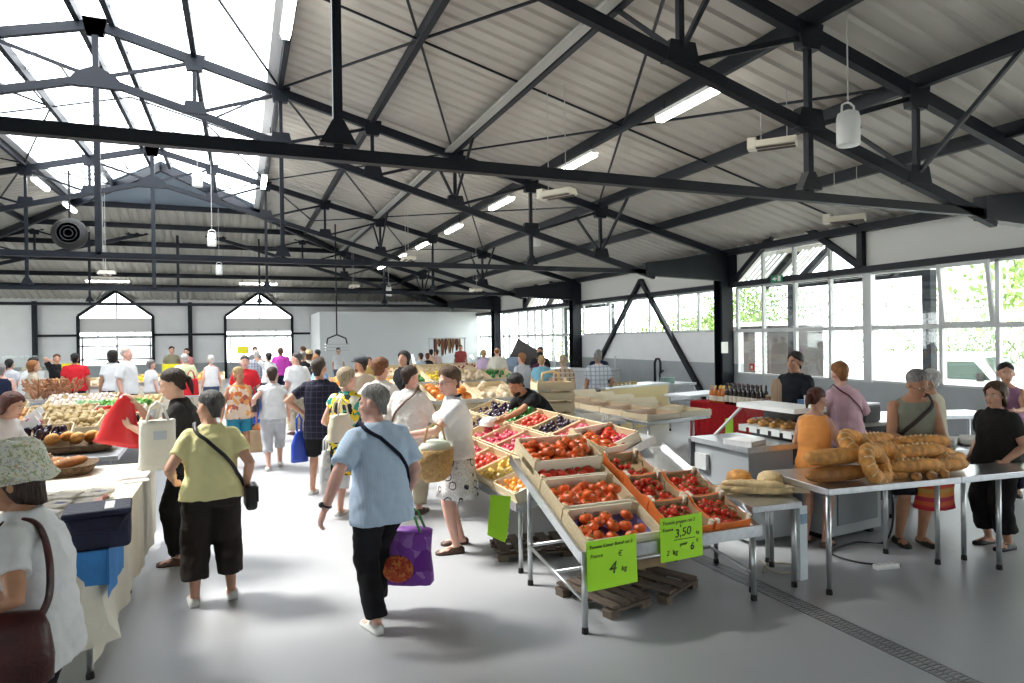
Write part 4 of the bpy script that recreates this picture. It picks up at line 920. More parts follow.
# ------------------------------------------------------------------ left stall
CREAM = mat('cream_tablecloth', (.76, .72, .60), .85, 0, .06, 3, .3, 10)
e = thing('cloth_table', 'long table under a cream cloth along the left side of the aisle', 'table', (-.80, 4.5, 0))
MB().box((-.6, 1.55, .785), (1.2, 3.1, .03)).build('table_top', CREAM, e)
drape(0, 3.1, 0, .0, .80, .10, CREAM, 'cloth_side', e, .018, 9); drape(0, 0, -1.2, 0, .80, .34, CREAM, 'cloth_end', e, .018, 8)
b = MB(); vs = [(-.02, -.01, .80), (.02, .12, .78), (-.15, -.03, .78), (.06, .02, .36), (.10, .18, .20), (-.12, -.08, .24)]
b.add(vs, [(0, 3, 4, 1), (0, 2, 5, 3), (3, 5, 4)]); b.build('cloth_corner', CREAM, e)
for x, y in ((-.06, .14), (-1.1, .14), (-.06, 1.6), (-.06, 3.0)): leg(e, x, y, .78, .018)
e = thing('cooler_bag', 'navy blue cooler bag on the corner of the cream tablecloth', 'bag', (-.80, 4.62, .802), .12)
NAVY = mat('navy_fabric', (.008, .010, .035), .7, 0, .2, 10, .4, 25)
o = bevel(MB().box((0, 0, .1), (.34, .30, .2)).build('bag_body', NAVY, e), .03, 3); o = bevel(MB().box((0, 0, .215), (.35, .31, .035)).build('lid', NAVY, e), .012, 2)
MB().box((.06, -.02, .235), (.05, .2, .004)).build('paper_note', WHITE, e); MB().tube([(-.15, -.16, .19), (-.1, -.2, .12), (.1, -.2, .12), (.15, -.16, .19)], .008, 8).build('handle', NAVY, e, True)
e = thing('blue_cloth', 'bright blue cloth hanging over the table corner under the cooler bag', 'cloth', (-.80, 4.55, 0)); BLC = mat('bright_blue_cloth', (.04, .20, .50), .8, 0, .15, 6, .4, 20)
drape(.075, .50, .075, -.09, .80, .52, BLC, 'hanging_side', e, .008, 12, n=20); drape(.075, -.09, -.40, -.09, .80, .60, BLC, 'hanging_front', e, .008, 10, n=20); MB().box((-.17, .2, .803), (.49, .58, .004)).build('flat_part', BLC, e)
random.seed(21)
WRAP = mat('waxed_paper', (.72, .68, .60), .5, 0, .12, 9, .6, 15); FILM = glassmat('clear_film', (.9, .9, .9), .25)
for k in range(18):
    x, y = -1.02-.2*(k % 3), 5.25+.3*((k//3) % 3)
    e = thing('wrapped_packet', 'wrapped packet on the cream table, %s layer, %s row, %s from the aisle' % (('lower', 'upper')[k//9], ('near', 'middle', 'far')[(k//3) % 3], ORD[k % 3]), 'packet', (x, y, .803+.045*(k//9)), random.uniform(-.5, .5), 'wrapped packets')
    o = bevel(MB().prism([(-.09, -.12), (.09, -.11), (.08, .12), (-.09, .13)], 'z', 0, .035).build('paper', WRAP, e), .012, 2)
    b = MB(); b.prism([(-.11, -.15), (.1, -.14), (.11, .15), (-.1, .15)], 'z', .038, .040); b.build('film', FILM, e)
    if k % 2: MB().box((.02, .02, .036), (.07, .05, .003)).build('printed_label', mat('blue_print', (.12, .15, .35), .5), e)
tag(MB().box((0, 0, 0), (.2, .14, .008)).build('notepad', WHITE, None, False, (-.86, 6.6, .807), (0, 0, .2)), 'small white paper lying on the cream table', 'paper')
def basket(lab, loc, w, d, h, rz=0, m=None):
    e = thing('bread_basket', lab, 'basket', loc, rz); WK = m or mat('dark_wicker', (.12, .07, .03), .8, 0, .3, 30, .8, 40)
    rs = [[Vector((w/2*s*(abs(cos(a))**.5)*(1 if cos(a) > 0 else -1), d/2*s*(abs(sin(a))**.5)*(1 if sin(a) > 0 else -1), z)) for a in [2*pi*k/28 for k in range(28)]] for s, z in ((.86, 0), (1, h), (.95, h), (.82, .015))]
    MB().loft(rs).build('basket_wall', WK, e, True); return e
basket('dark wicker tray of long brown loaves behind the floral hat', (-1.66, 7.3, .802), .8, .55, .09)
for k in range(3): loaf('long brown loaf in the wicker tray behind the floral hat, %s from the aisle' % ORD[k], (-1.5-.17*k, 7.3, .90), 1.15, .46, .065, CRUSTD, 3, 'loaves in the wicker tray', .75)
# vegetable stall beyond
steel_table('large vegetable stall table behind the vendor with the red bag', [(-1.25, 8.35), (-3.4, 8.35), (-3.75, 15.0), (-1.5, 15.0)], .78, [(-1.35, 8.45), (-3.3, 8.45), (-1.6, 14.9), (-3.6, 14.9)])
def bed(lab, x, y, w, d, rz, kind, r, noun, n, pile=.5, tilt=.22, cm=None, z=.80):
    loc = (x, y, z+.09); rot = (tilt, 0, rz)
    crate('vegetable_crate', lab, loc, rot, w, d, .10, m=cm)
    if kind: fill(mtx(loc, rot), w-.03, d-.03, .05+.5*r, kind, r, noun, noun+' heap', n, pile)
bed('crate of potatoes on the vegetable stall', -2.5, 11.9, .9, .7, .1, ('potato', 'potato'), .05, 'potato in the crate left of the leeks', 70)
bed('second crate of potatoes nearer the breads', -2.05, 10.6, .8, .7, .1, ('potato', 'potato'), .05, 'potato in the crate behind the crusty loaves', 60)
bed('crate of yellow onions in front of the woman in light blue', -3.0, 11.9, .6, .6, .1, ('onion', 'onion'), .042, 'yellow onion in the crate before the light blue blouse', 40)
bed('crate of red onions on the vegetable stall', -2.55, 9.9, .6, .6, .1, ('onion', 'red_onion'), .04, 'red onion in the crate at the left of the stall', 36)
bed('crate of dark aubergines on the vegetable stall', -2.15, 9.2, .6, .6, .1, ('aubergine', 'aubergine'), .05, 'dark aubergine in the crate near the loaves', 18, .3)
bed('wide crate heaped with garlic at the back of the vegetable stall', -2.75, 14.6, 1.1, .7, .0, ('garlic', 'garlic'), .045, 'garlic bulb in the heap at the back of the stall', 75, .7)
bed('crate of red tomatoes under the lettuce', -1.75, 11.7, .7, .55, -.1, ('tomato', 'vine'), .034, 'red tomato in the crate in front of the lettuces', 40, .3, cm=PINEL)
bed('crate of pale turnips by the far edge of the vegetable stall', -1.75, 13.7, .8, .6, -.05, ('potato', 'potato'), .05, 'pale root in the crate beyond the tomatoes', 30)
bed('crate of brown onions at the outer side of the vegetable stall', -3.15, 9.6, .6, .6, .1, ('onion', 'onion'), .042, 'brown onion in the outer crate by the white shirted vendor', 30)
bed('crate of red onions beyond the brown ones', -3.2, 10.7, .6, .6, .1, ('onion', 'red_onion'), .04, 'red onion in the outer crate beyond the brown onions', 30)
bed('crate of pale potatoes at the far outer corner', -3.6, 13.0, .7, .7, .1, ('potato', 'potato'), .05, 'pale potato in the far outer crate', 26)
bed('crate of dark aubergines beside the red bag', -1.5, 10.3, .5, .5, -.05, ('aubergine', 'aubergine'), .05, 'dark aubergine in the crate beside the red bag', 10, .2)
bed('empty brown crate at the near end of the vegetable stall', -2.7, 8.6, .7, .6, .1, None, .05, '', 0, cm=OLDW)
bas2 = basket('wicker tray with a brown loaf at the left edge of the cream table', (-1.75, 5.15, .802), .6, .4, .07)
loaf('thick brown loaf in the wicker tray at the left edge of the cream table', (-1.75, 5.15, .885), 1.3, .46, .065, CRUSTD, 3, None, .75)
for k in range(3):
    e = thing('price_board', 'white slate sign standing in the vegetable crates, %s from the viewer' % ORD[k], 'sign', (-2.3-.15*k, 9.3+.75*k, .98), -.3, 'white signs'); MB().box((0, 0, .08), (.26, .012, .10), Matrix.Rotation(-.6, 3, 'Y')).build('board', WHITE, e); MB().beam((0, 0, 0), (0, 0, .06), .01, .01).build('stake', INOXL, e)
for k in range(5): loaf('crusty brown loaf on the stall left of the red bag, %s from the left' % ORD[k], (-1.98+.12*k, 8.9+.12*(k % 2), .93), 1.9, .46, .075, CRUST, 2, 'crusty loaves', .8, .25)
bas = basket('shallow basket under the crusty loaves', (-1.75, 8.95, .80), .8, .6, .07)
for k in range(9):
    e = thing('leek', 'green and white leek in the row by the potatoes', 'leek', (-2.45+.075*k, 12.9-.02*k, .98), (.1, 0, .35), 'leeks')
    MB().tube([(0, -.3, 0), (0, 0, 0)], [.02, .024], 8).build('white_shaft', mat('leek_white', (.75, .78, .6), .5), e, True); b = MB()
    for q in (-1, 0, 1): b.add([(-.015, 0, .012), (.015, 0, .012), (.04*q+.02, .35, .02+.02*abs(q)), (.04*q-.02, .35, .02+.02*abs(q))], [(0, 1, 2, 3)]); b.add([(-.02, 0, -.01), (.02, 0, -.01), (.02, .2, .0), (-.02, .2, 0)], [(0, 1, 2, 3)])
    b.build('leaf_fan', mat('leek_green', (.08, .26, .05), .5), e)
def lettuce(lab, loc, r, col=(.13, .38, .05), grp='lettuces'):
    e = thing('lettuce', lab, 'lettuce', loc, random.uniform(0, 6), grp); b = MB()
    for k in range(22):
        a = k*2.4; tl = .15+.055*k/1.2; rr = r*(1-.02*k); n = 5; vs = []
        for i in range(n+1):
            t = i/n; out = rr*sin(min(1.5, t*1.5)*(1-.3*tl)); up = rr*(.2+1.0*t*tl+.25*sin(t*9+k))*.7
            wd = rr*.5*sin(pi*(.15+.8*t))
            for s in (-1, 0, 1): vs.append((out*cos(a)-s*wd*sin(a), out*sin(a)+s*wd*cos(a), up+.12*rr*abs(s)*sin(k+i*2)))
        b.add(vs, [(i*3+j, i*3+j+1, i*3+j+4, i*3+j+3) for i in range(n) for j in (0, 1)])
    b.build('leaf_head', mat('lettuce_green', col, .5, 0, .4, 10), e, True); return e
for k, (x, y) in enumerate(((-1.75, 12.4), (-1.5, 12.5), (-2.0, 12.6), (-1.65, 12.75), (-1.85, 12.2))): lettuce('green lettuce in the heap beyond the tomatoes, %s of five' % ORD[k], (x, y, .98), .17)
b = MB(); random.seed(9)
for k in range(9):
    e = thing('dried_bunch', 'bunch of dried reddish brown stalks standing in the tub, %s from the left' % ORD[k], 'dried bunch', (-3.75+.16*(k % 5), 15.6+.2*(k//5), .92), k, 'dried bunches'); m = MB()
    for q in range(26):
        a = random.uniform(0, 6.28); l = random.uniform(.2, .42); m.tube([(0, 0, 0), (.12*cos(a), .12*sin(a), l*.7), (.2*cos(a), .2*sin(a), l)], [.004, .004, .016], 5)
    m.build('stalks', mat('dried_stalk', (.42, .20, .10), .8, 0, .5, 20), e)
steel_table('table of dried bunches behind the light blue blouse', [(-3.0, 15.3), (-4.6, 15.3), (-4.6, 16.3), (-3.0, 16.3)], .9, [(-3.1, 15.4), (-4.5, 15.4), (-4.5, 16.2), (-3.1, 16.2)])
# far left stalls
FCOL = [('lemon', 'lemon', 'yellow fruit'), ('melon', 'melon', 'pale melon'), ('tomato', 'vine', 'red tomato'), ('onion', 'onion', 'brown onion')]
def far_stall(lab, x, y, w, d, h, front, tops, rz=0):
    e = thing('market_stall', lab, 'stall', (x, y, 0), rz); MB().box((0, 0, h-.03), (w, d, .06)).build('table_top', INOX, e); MB().box((0, -d/2+.02, (h-.06)/2), (w*.96, .03, h-.08)).build('front_panel', mat('panel_%d' % int(front[0]*999), front, .7), e)
    for sx in (-1, 1): MB().box((sx*w*.46, d*.4, (h-.06)/2), (.05, .05, h-.06)).build('leg', INOXL, e)
    for k, (kind, r, noun, n) in enumerate(tops):
        wx = -w/2+w*(k+.5)/len(tops); p = Matrix.Rotation(rz, 4, 'Z') @ Vector((wx, -.05, 0)); loc = (x+p.x, y+p.y, h+.02); rot = (.2, 0, rz)
        crate('vegetable_crate', 'tray of %s on %s' % (noun, lab.split(' with')[0]), loc, rot, round(w/len(tops)*.94, 2), round(d*.85, 2), .1)
        fill(mtx(loc, rot), w/len(tops)*.9, d*.8, .04+.5*r, kind, r, '%s on %s' % (noun, lab.split(' with')[0]), noun+' on '+lab.split(' with')[0], n, .3)
far_stall('the far left stall with a white front', -4.6, 20.5, 3.0, 1.0, .9, (.7, .7, .68), [(('lemon', 'lemon'), .05, 'yellow fruit', 16), (('onion', 'onion'), .045, 'brown onion', 18), (('melon', 'melon'), .08, 'pale melon', 10)])
far_stall('the stall before the left doorway with a yellow sign', -1.6, 20.6, 2.4, 1.0, .95, (.65, .6, .5), [(('lemon', 'lemon'), .05, 'yellow fruit', 14), (('tomato', 'vine'), .04, 'red tomato', 20), (('squash', 'squash'), .1, 'orange squash', 8)])
for k, (x, y, z) in enumerate(((-4.3, 21.4, 1.25), (-1.75, 20.2, 1.2), (.1, 27.5, 1.6))):
    e = thing('yellow_sign', 'bright yellow price sign, %s' % ('on the far left stall', 'beyond the man in the white polo', 'by the post between the doorways')[k], 'sign', (x, y, z), 0); MB().box((0, 0, .1), (.42, .02, .28)).build('board', mat('sign_yellow', (.75, .68, .02), .6), e); MB().beam((0, .02, -.28), (0, .02, 0), .02, .02).build('stake', INOXL, e)
e = thing('display_fridge', 'pale glass fronted display case at the far left wall', 'display case', (-8.6, 31, 0)); MB().box((0, 0, .5), (3.2, .9, 1.0)).build('cabinet', WHITE, e); MB().prism([(-.45, 1.0), (.45, 1.0), (.45, 1.6), (0, 1.6)], 'x', -1.6, 1.6).build('glass_hood', GLASS, e)
for k in range(6):
    fruit(('cheese', 'melon'), (-9.8+.5*k, 31.1, 1.08), 'pale round cheese in the far display case', 'cheeses in the far display case', 1.2, 'cheese')
# ------------------------------------------------------------------ centre back stalls
far_stall('the middle stall with a pine front', 3.9, 11.6, 1.7, 1.3, .95, (.45, .36, .22), [(('squash', 'squash'), .09, 'orange squash', 10), (('melon', 'melon'), .075, 'pale melon', 9)])
far_stall('the stall of yellow peppers with green crates', 5.2, 16.6, 3.2, 1.3, .95, (.2, .22, .12), [(('pepper', 'pepper'), .05, 'green pepper', 18), (('lemon', 'lemon'), .055, 'yellow pepper', 22), (('melon', 'melon'), .07, 'pale bulb', 10), (('pepper', 'pepper'), .05, 'dark green pepper', 16)])
far_stall('the deep stall of open crates with a red back', 5.8, 20.2, 3.4, 1.4, .98, (.35, .08, .05), [(('onion', 'onion'), .05, 'brown onion', 18), (('potato', 'potato'), .05, 'pale potato', 20), (('onion', 'red_onion'), .05, 'dark red onion', 18)])
far_stall('the stall behind the two white blouses with orange fruit', 2.6, 15.4, 2.2, 1.1, .95, (.4, .3, .2), [(('squash', 'squash'), .08, 'orange pumpkin', 10), (('apricot', 'apricot'), .04, 'small orange fruit', 30)])
tag(MB().box((2.9, 15.05, 1.09), (.3, .02, .2)).build('price_card', NEON), 'neon card standing between the white blouses and the stall', 'price card')
def glass_case(lab, x, y, w, rz, body):
    e = thing('meat_counter', lab, 'counter', (x, y, 0), rz); MB().box((0, 0, .45), (w, .9, .9)).build('cabinet', mat('case_%d' % int(body[0]*999), body, .4), e); MB().box((0, 0, .95), (w+.04, .95, .05)).build('counter_top', INOX, e)
    b = MB(); b.add([(-w/2, -.45, .98), (w/2, -.45, .98), (w/2, -.25, 1.4), (-w/2, -.25, 1.4)], [(0, 1, 2, 3)]); b.add([(-w/2, -.25, 1.4), (w/2, -.25, 1.4), (w/2, .2, 1.4), (-w/2, .2, 1.4)], [(0, 1, 2, 3)]); b.build('glass_hood', GLASS, e)
    for sx in (-1, 1): MB().beam((sx*w/2, .2, .97), (sx*w/2, .2, 1.4), .03, .03).build('hood_post', INOXL, e)
    return e
glass_case('glass topped meat counter under the hanging sausages', 8.2, 27.5, 3.0, -.2, (.45, .10, .07)); glass_case('blue fronted meat counter right of the sausage rack', 10.0, 25.5, 2.6, -.5, (.28, .34, .45)); glass_case('long glass counter by the far windows', 10.4, 19.5, 2.6, -1.2, (.5, .52, .52))
e = thing('sausage_rack', 'rack of hanging brown sausages in front of the cold room', 'rack', (9.05, 30.2, 1.70), -.1)
MB().beam((-.9, 0, .35), (.9, 0, .35), .05, .05).build('rail', INOXL, e)
for sx in (-.85, .85): MB().beam((sx, .05, -1.7), (sx, .05, .35), .04, .04).build('rack_post', INOXL, e)
random.seed(2)
for k in range(15):
    l = random.uniform(.35, .95); c = [(.12, .03, .02), (.25, .10, .04), (.35, .18, .06)][k % 3]
    o = MB().tube([(0, 0, 0), (0, 0, -.06), (.01, 0, -l*.5), (0, 0, -l)], [.012, .05, .06, .02], 9).build('hanging_sausage', mat('sausage_%d' % (k % 3), c, .5), None, True, (8.42+.088*k, 30.16+.08*(k % 2), 2.05)); tag(o, 'brown sausage hanging on the rack in front of the cold room', 'sausage', 'hanging sausages')
e = thing('slicer', 'dark tilted display lid standing open by the far windows', 'lid', (9.6, 22.6, 0), -.9); MB().box((0, 0, .5), (1.4, .7, 1.0)).build('cabinet', mat('blue_grey_case', (.2, .25, .32), .4), e); MB().box((0, .25, 1.4), (1.0, .04, .8), Matrix.Rotation(.5, 3, 'Y')).build('open_lid', mat('dark_brown_lid', (.035, .025, .025), .4), e)
MB().box((-.3, 0, 1.15), (.4, .35, .3)).build('machine', mat('machine_blue', (.25, .33, .45), .35), e)
e = thing('hanging_scale', 'basket scale hanging on a dark rod in front of the cold room', 'scale', (3.55, 27.0, 1.75))
MB().beam((0, 0, .5), (0, 0, 4.9), .05, .05).build('rod', STEEL, e); MB().tube([(-.4, 0, .1), (-.35, 0, .35), (0, 0, .5), (.35, 0, .35), (.4, 0, .1)], .03, 8).build('yoke', STEEL, e, True)
m = MB(); 
for z in (-.12, 0, .12): m.box((0, 0, z), (.9, .5, .03))
m.build('wire_tray', INOXL, e)
# ------------------------------------------------------------------ outdoors
LEAF = mat('mid_green_leaf', (.17, .27, .06), .6, 0, .5, 3); LEAF2 = mat('dark_leaf', (.06, .12, .03), .6, 0, .5, 3); BARK = mat('bark', (.16, .12, .09), .9, 0, .3, 8)  # two foliage colours: a mid green and a darker green
def tree(lab, x, y, h, r, n, m, bush=False, sq=1.0, name='tree'):
    e = thing(name, lab, name, (x, y, -.25)); b = MB(); random.seed(int(x*7+y*13))
    cl = [(random.gauss(0, .55)*r, random.gauss(0, .55)*r*sq, (h*.62 if not bush else h*.45)+random.gauss(0, .33)*h*(.35 if not bush else .45)) for _ in range(14)]
    for k in range(n):
        c = random.choice(cl); q = r*.36; p = Vector((c[0]+random.gauss(0, q), c[1]+random.gauss(0, q*sq), max(.1, c[2]+random.gauss(0, q*.7)))); s = random.uniform(.07, .17)*(1.4 if not bush else 1)
        rt = Euler((random.uniform(0, 3), random.uniform(0, 3), random.uniform(0, 6))).to_matrix()
        b.add([p+rt @ Vector(v) for v in ((-s*.5, 0, 0), (0, -s*.35, .02), (s*.6, 0, 0), (0, s*.35, .02))], [(0, 1, 2, 3)])
    b.build('foliage', m, e)
    t = MB()
    if not bush:
        t.tube([(0, 0, 0), (.1, 0, h*.3), (-.05, .1, h*.6)], [.2, .15, .07], 9)
        for c in cl[:8]: t.tube([(.05, 0, h*.35), (c[0]*.6, c[1]*.6, h*.35+(c[2]-h*.35)*.5), c], [.09, .05, .02], 6)
    else:
        for c in cl[:8]: t.tube([(c[0]*.4, c[1]*.4, 0), c], [.03, .01], 5)
    t.build('trunk', BARK, e, True); return e
tree('leafy tree filling the right edge of the window behind the bread stall', 20.5, 9.0, 6.5, 2.6, 6000, LEAF); tree('tree outside at far right of the windows', 21.5, 4.5, 6.0, 2.4, 4000, LEAF)
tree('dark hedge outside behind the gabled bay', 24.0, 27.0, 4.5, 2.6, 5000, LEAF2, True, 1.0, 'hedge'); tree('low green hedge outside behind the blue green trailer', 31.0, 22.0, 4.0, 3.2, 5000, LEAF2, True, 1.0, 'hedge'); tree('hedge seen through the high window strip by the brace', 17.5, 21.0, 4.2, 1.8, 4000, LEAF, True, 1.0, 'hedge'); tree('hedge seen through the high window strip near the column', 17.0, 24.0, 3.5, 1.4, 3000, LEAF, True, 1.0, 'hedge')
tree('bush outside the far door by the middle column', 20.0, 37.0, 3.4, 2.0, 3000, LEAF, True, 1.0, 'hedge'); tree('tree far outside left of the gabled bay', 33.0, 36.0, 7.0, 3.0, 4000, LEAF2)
PAINT = mat('white_van_paint', (.80, .80, .79), .25); DKG = mat('dark_window_glass', (.06, .09, .08), .08); TYRE = RUBBER
def van(lab, x, y, rz, s=1., paint=None, name='van'):
    paint = paint or PAINT; e = thing(name, lab, 'van', (x, y, -.25), rz)
    prof = [(-2.6, .35), (-2.6, 1.95), (-2.45, 2.15), (.9, 2.2), (1.35, 2.05), (1.95, 1.25), (2.55, 1.0), (2.65, .55), (2.6, .35)]
    o = bevel(MB().prism([(a*s, b*s) for a, b in prof], 'y', -.95*s, .95*s).build('body', paint, e), .08, 3)
    for sd in (-1, 1):
        yy = sd*.955*s; w_ = MB(); w_.prism([(a*s, b*s) for a, b in ((.35, 1.3), (.35, 1.9), (1.2, 1.9), (1.7, 1.3))], 'y', yy-.008, yy+.008); w_.build('side_window', DKG, e)
        d = MB(); d.box((-.05*s, yy, 1.2*s), (.015, .012, 1.6*s)); d.build('door_gap', BLACK, e); MB().box((.1*s, yy+sd*.02, 1.15*s), (.14, .03, .04)).build('handle', BLACK, e)
        MB().box((1.45*s, yy+sd*.12, 1.4*s), (.08, .2, .22)).build('mirror', BLACK, e); MB().box((2.45*s, sd*.7*s, .85*s), (.22, .35, .18)).build('headlight', mat('lamp_clear', (.7, .72, .75), .1), e)
        for wx in (-1.7, 1.75):
            t = MB(); t.lathe([(.0, -.11), (.34*s, -.11), (.37*s, -.06), (.37*s, .06), (.34*s, .11), (0, .11)], 24); t.v = [(a+wx*s, c+sd*.86*s, b+.37*s) for a, b, c in t.v]; wo = t.build('wheel', TYRE, e, True)
            t = MB(); t.lathe([(0, -.115), (.2*s, -.115), (.2*s, .115), (0, .115)], 18); t.v = [(a+wx*s, c+sd*.862*s, b+.37*s) for a, b, c in t.v]; t.build('hub', ALU, wo)
    b = MB(); b.add([(1.40*s, -.8*s, 2.02*s), (1.40*s, .8*s, 2.02*s), (1.97*s, .86*s, 1.28*s), (1.97*s, -.86*s, 1.28*s)], [(0, 1, 2, 3)]); b.v = [(a+.02, y_, z+.02) for a, y_, z in b.v]; b.build('windscreen', DKG, e); MB().box((2.66*s, 0, .5*s), (.08, 1.8*s, .25)).build('bumper', mat('grey_bumper', (.15, .15, .16), .6), e)
    return e
van('white van parked outside the window behind the bread stall', 18.2, 12.4, -1.45, .78); van('white van parked outside the gabled bay, seen from its cab side', 19.5, 19.6, -1.35, 1.0); van('white van outside the left back doorway', -5.0, 45.5, .1, 1.0)
e = thing('trailer', 'blue green box trailer parked outside behind the white van', 'trailer', (24.2, 18.7, -.25), 1.4); e.scale = (.66,)*3; TEAL = mat('teal_panel', (.03, .15, .165), .4)
bevel(MB().box((0, 0, 1.2), (3.2, 1.9, 1.7)).build('box_body', TEAL, e), .05, 2); MB().box((-1.0, -.97, 1.3), (.9, .02, 1.1)).build('door', mat('pale_teal', (.09, .2, .2), .4), e)
for sx in (-.6, .6): t = MB(); t.lathe([(0, -.1), (.3, -.1), (.3, .1), (0, .1)], 20); t.v = [(a+sx, c-.9, b_+.3) for a, b_, c in t.v]; t.build('wheel', TYRE, e, True)
e = thing('house', 'pale house with a grey tiled roof outside beyond the vans', 'house', (46, 32, -.25), -.5); MB().box((0, 0, 2.4), (9, 7, 4.8)).build('wall', mat('pale_render', (.78, .76, .72), .9), e)
MB().prism([(-4.3, 4.7), (4.3, 4.7), (0, 7.2)], 'x', -5, 5).build('roof', mat('grey_tiles', (.30, .29, .30), .8), e); MB().box((-4.52, 0, 2.6), (.04, 1.2, 1.4)).build('window', DKG, e)
e = thing('shed', 'dark open shed with white slatted shutter outside left of the gabled bay', 'shed', (16.6, 17.6, -.25), .0); MB().box((0, 0, 1.3), (2.2, 2.6, 2.5)).build('shed_wall', mat('dark_shed', (.05, .045, .045), .8), e); MB().box((-.0, -1.4, 2.6), (2.6, 3.4, .12)).build('roof', mat('white_fascia', (.8, .8, .79), .5), e)
m = MB(); [m.box((-1.13, -.9, .35+.16*k), (.03, .5, .13)) for k in range(13)]; m.build('shutter', WHITE, e)
# ------------------------------------------------------------------ people
SKIN = {k: mat('skin_'+k, c, .55, 0, .10, 12, spec=.35) for k, c in (('light', (.68, .41, .30)), ('mid', (.58, .32, .22)), ('tan', (.46, .235, .14)), ('pink', (.68, .39, .31)))}
def hairmat(n, c):
    if 'hair_'+n in MATS: return MATS['hair_'+n]
    m = mat('hair_'+n, c, .5, 0, .45, 30, .9, 40, spec=.35)
    nt = m.node_tree; tc = next(q for q in nt.nodes if q.type == 'TEX_COORD'); mp = nt.nodes.new('ShaderNodeMapping'); mp.inputs['Scale'].default_value = (2.5, 2.5, .45)
    nt.links.new(tc.outputs['Object'], mp.inputs[0])
    for q in nt.nodes:
        if q.type == 'TEX_NOISE': nt.links.new(mp.outputs[0], q.inputs['Vector'])
    return m
HC = {'black': (.012, .010, .010), 'darkbrown': (.035, .02, .013), 'brown': (.09, .045, .022), 'auburn': (.16, .06, .02), 'ginger': (.30, .12, .035), 'blond': (.42, .28, .12), 'grey': (.22, .21, .20), 'greydark': (.075, .07, .066), 'white': (.58, .56, .54), 'redbrown': (.10, .028, .018), 'greyblond': (.36, .29, .19)}
TOBAKE = []
def V3(*a): return Vector(a)
def ik(a, t, l1, l2, pole):
    d = t-a; L = d.length
    if L > (l1+l2)*.995: t = a+d*((l1+l2)*.995/L); d = t-a; L = d.length
    dn = d/L; x = (l1*l1-l2*l2+L*L)/(2*L); h = sqrt(max(0, l1*l1-x*x)); p = pole-dn*pole.dot(dn)
    return a+dn*x+p.normalized()*h, t
def ring_at(c, fr, rx, ry, n=20, p=2.4):
    R, F, U = fr; out = []
    for k in range(n):
        a = 2*pi*k/n; ca, sa = cos(a), sin(a); q = (abs(ca)**p+abs(sa)**p)**(-1/p); out.append(c+R*rx*ca*q+F*ry*sa*q)
    return out
def remeshed(name, b, m, par, vox, smooth=4, fac=.5):
    o = b.build(name, m, par, True)
    r = o.modifiers.new('remesh', 'REMESH'); r.mode = 'VOXEL'; r.voxel_size = vox; r.use_smooth_shade = True
    s = o.modifiers.new('smooth', 'SMOOTH'); s.iterations = smooth; s.factor = fac
    if name != 'body':
        if 'folds' not in bpy.data.textures:
            tx = bpy.data.textures.new('folds', 'CLOUDS'); tx.noise_scale = .11; tx.noise_depth = 2
        d = o.modifiers.new('folds', 'DISPLACE'); d.texture = bpy.data.textures['folds']; d.texture_coords = 'LOCAL'; d.strength = .030; d.mid_level = .42
    TOBAKE.append(o); return o
def bake():
    for o in FONTS:
        bpy.context.view_layer.update(); me = bpy.data.meshes.new_from_object(o.evaluated_get(bpy.context.evaluated_depsgraph_get())); n = link('lettering', me, o.parent, o.location.copy(), o.rotation_euler.copy()); bpy.data.objects.remove(o)
    bpy.context.view_layer.update(); dg = bpy.context.evaluated_depsgraph_get(); res = []
    for o in TOBAKE: res.append((o, bpy.data.meshes.new_from_object(o.evaluated_get(dg))))
    for o, me in res:
        old = o.data; ms = [m for m in old.materials]; o.modifiers.clear(); o.data = me
        me.materials.clear()
        for m in ms: me.materials.append(m)
        bpy.data.meshes.remove(old)
class Person: pass
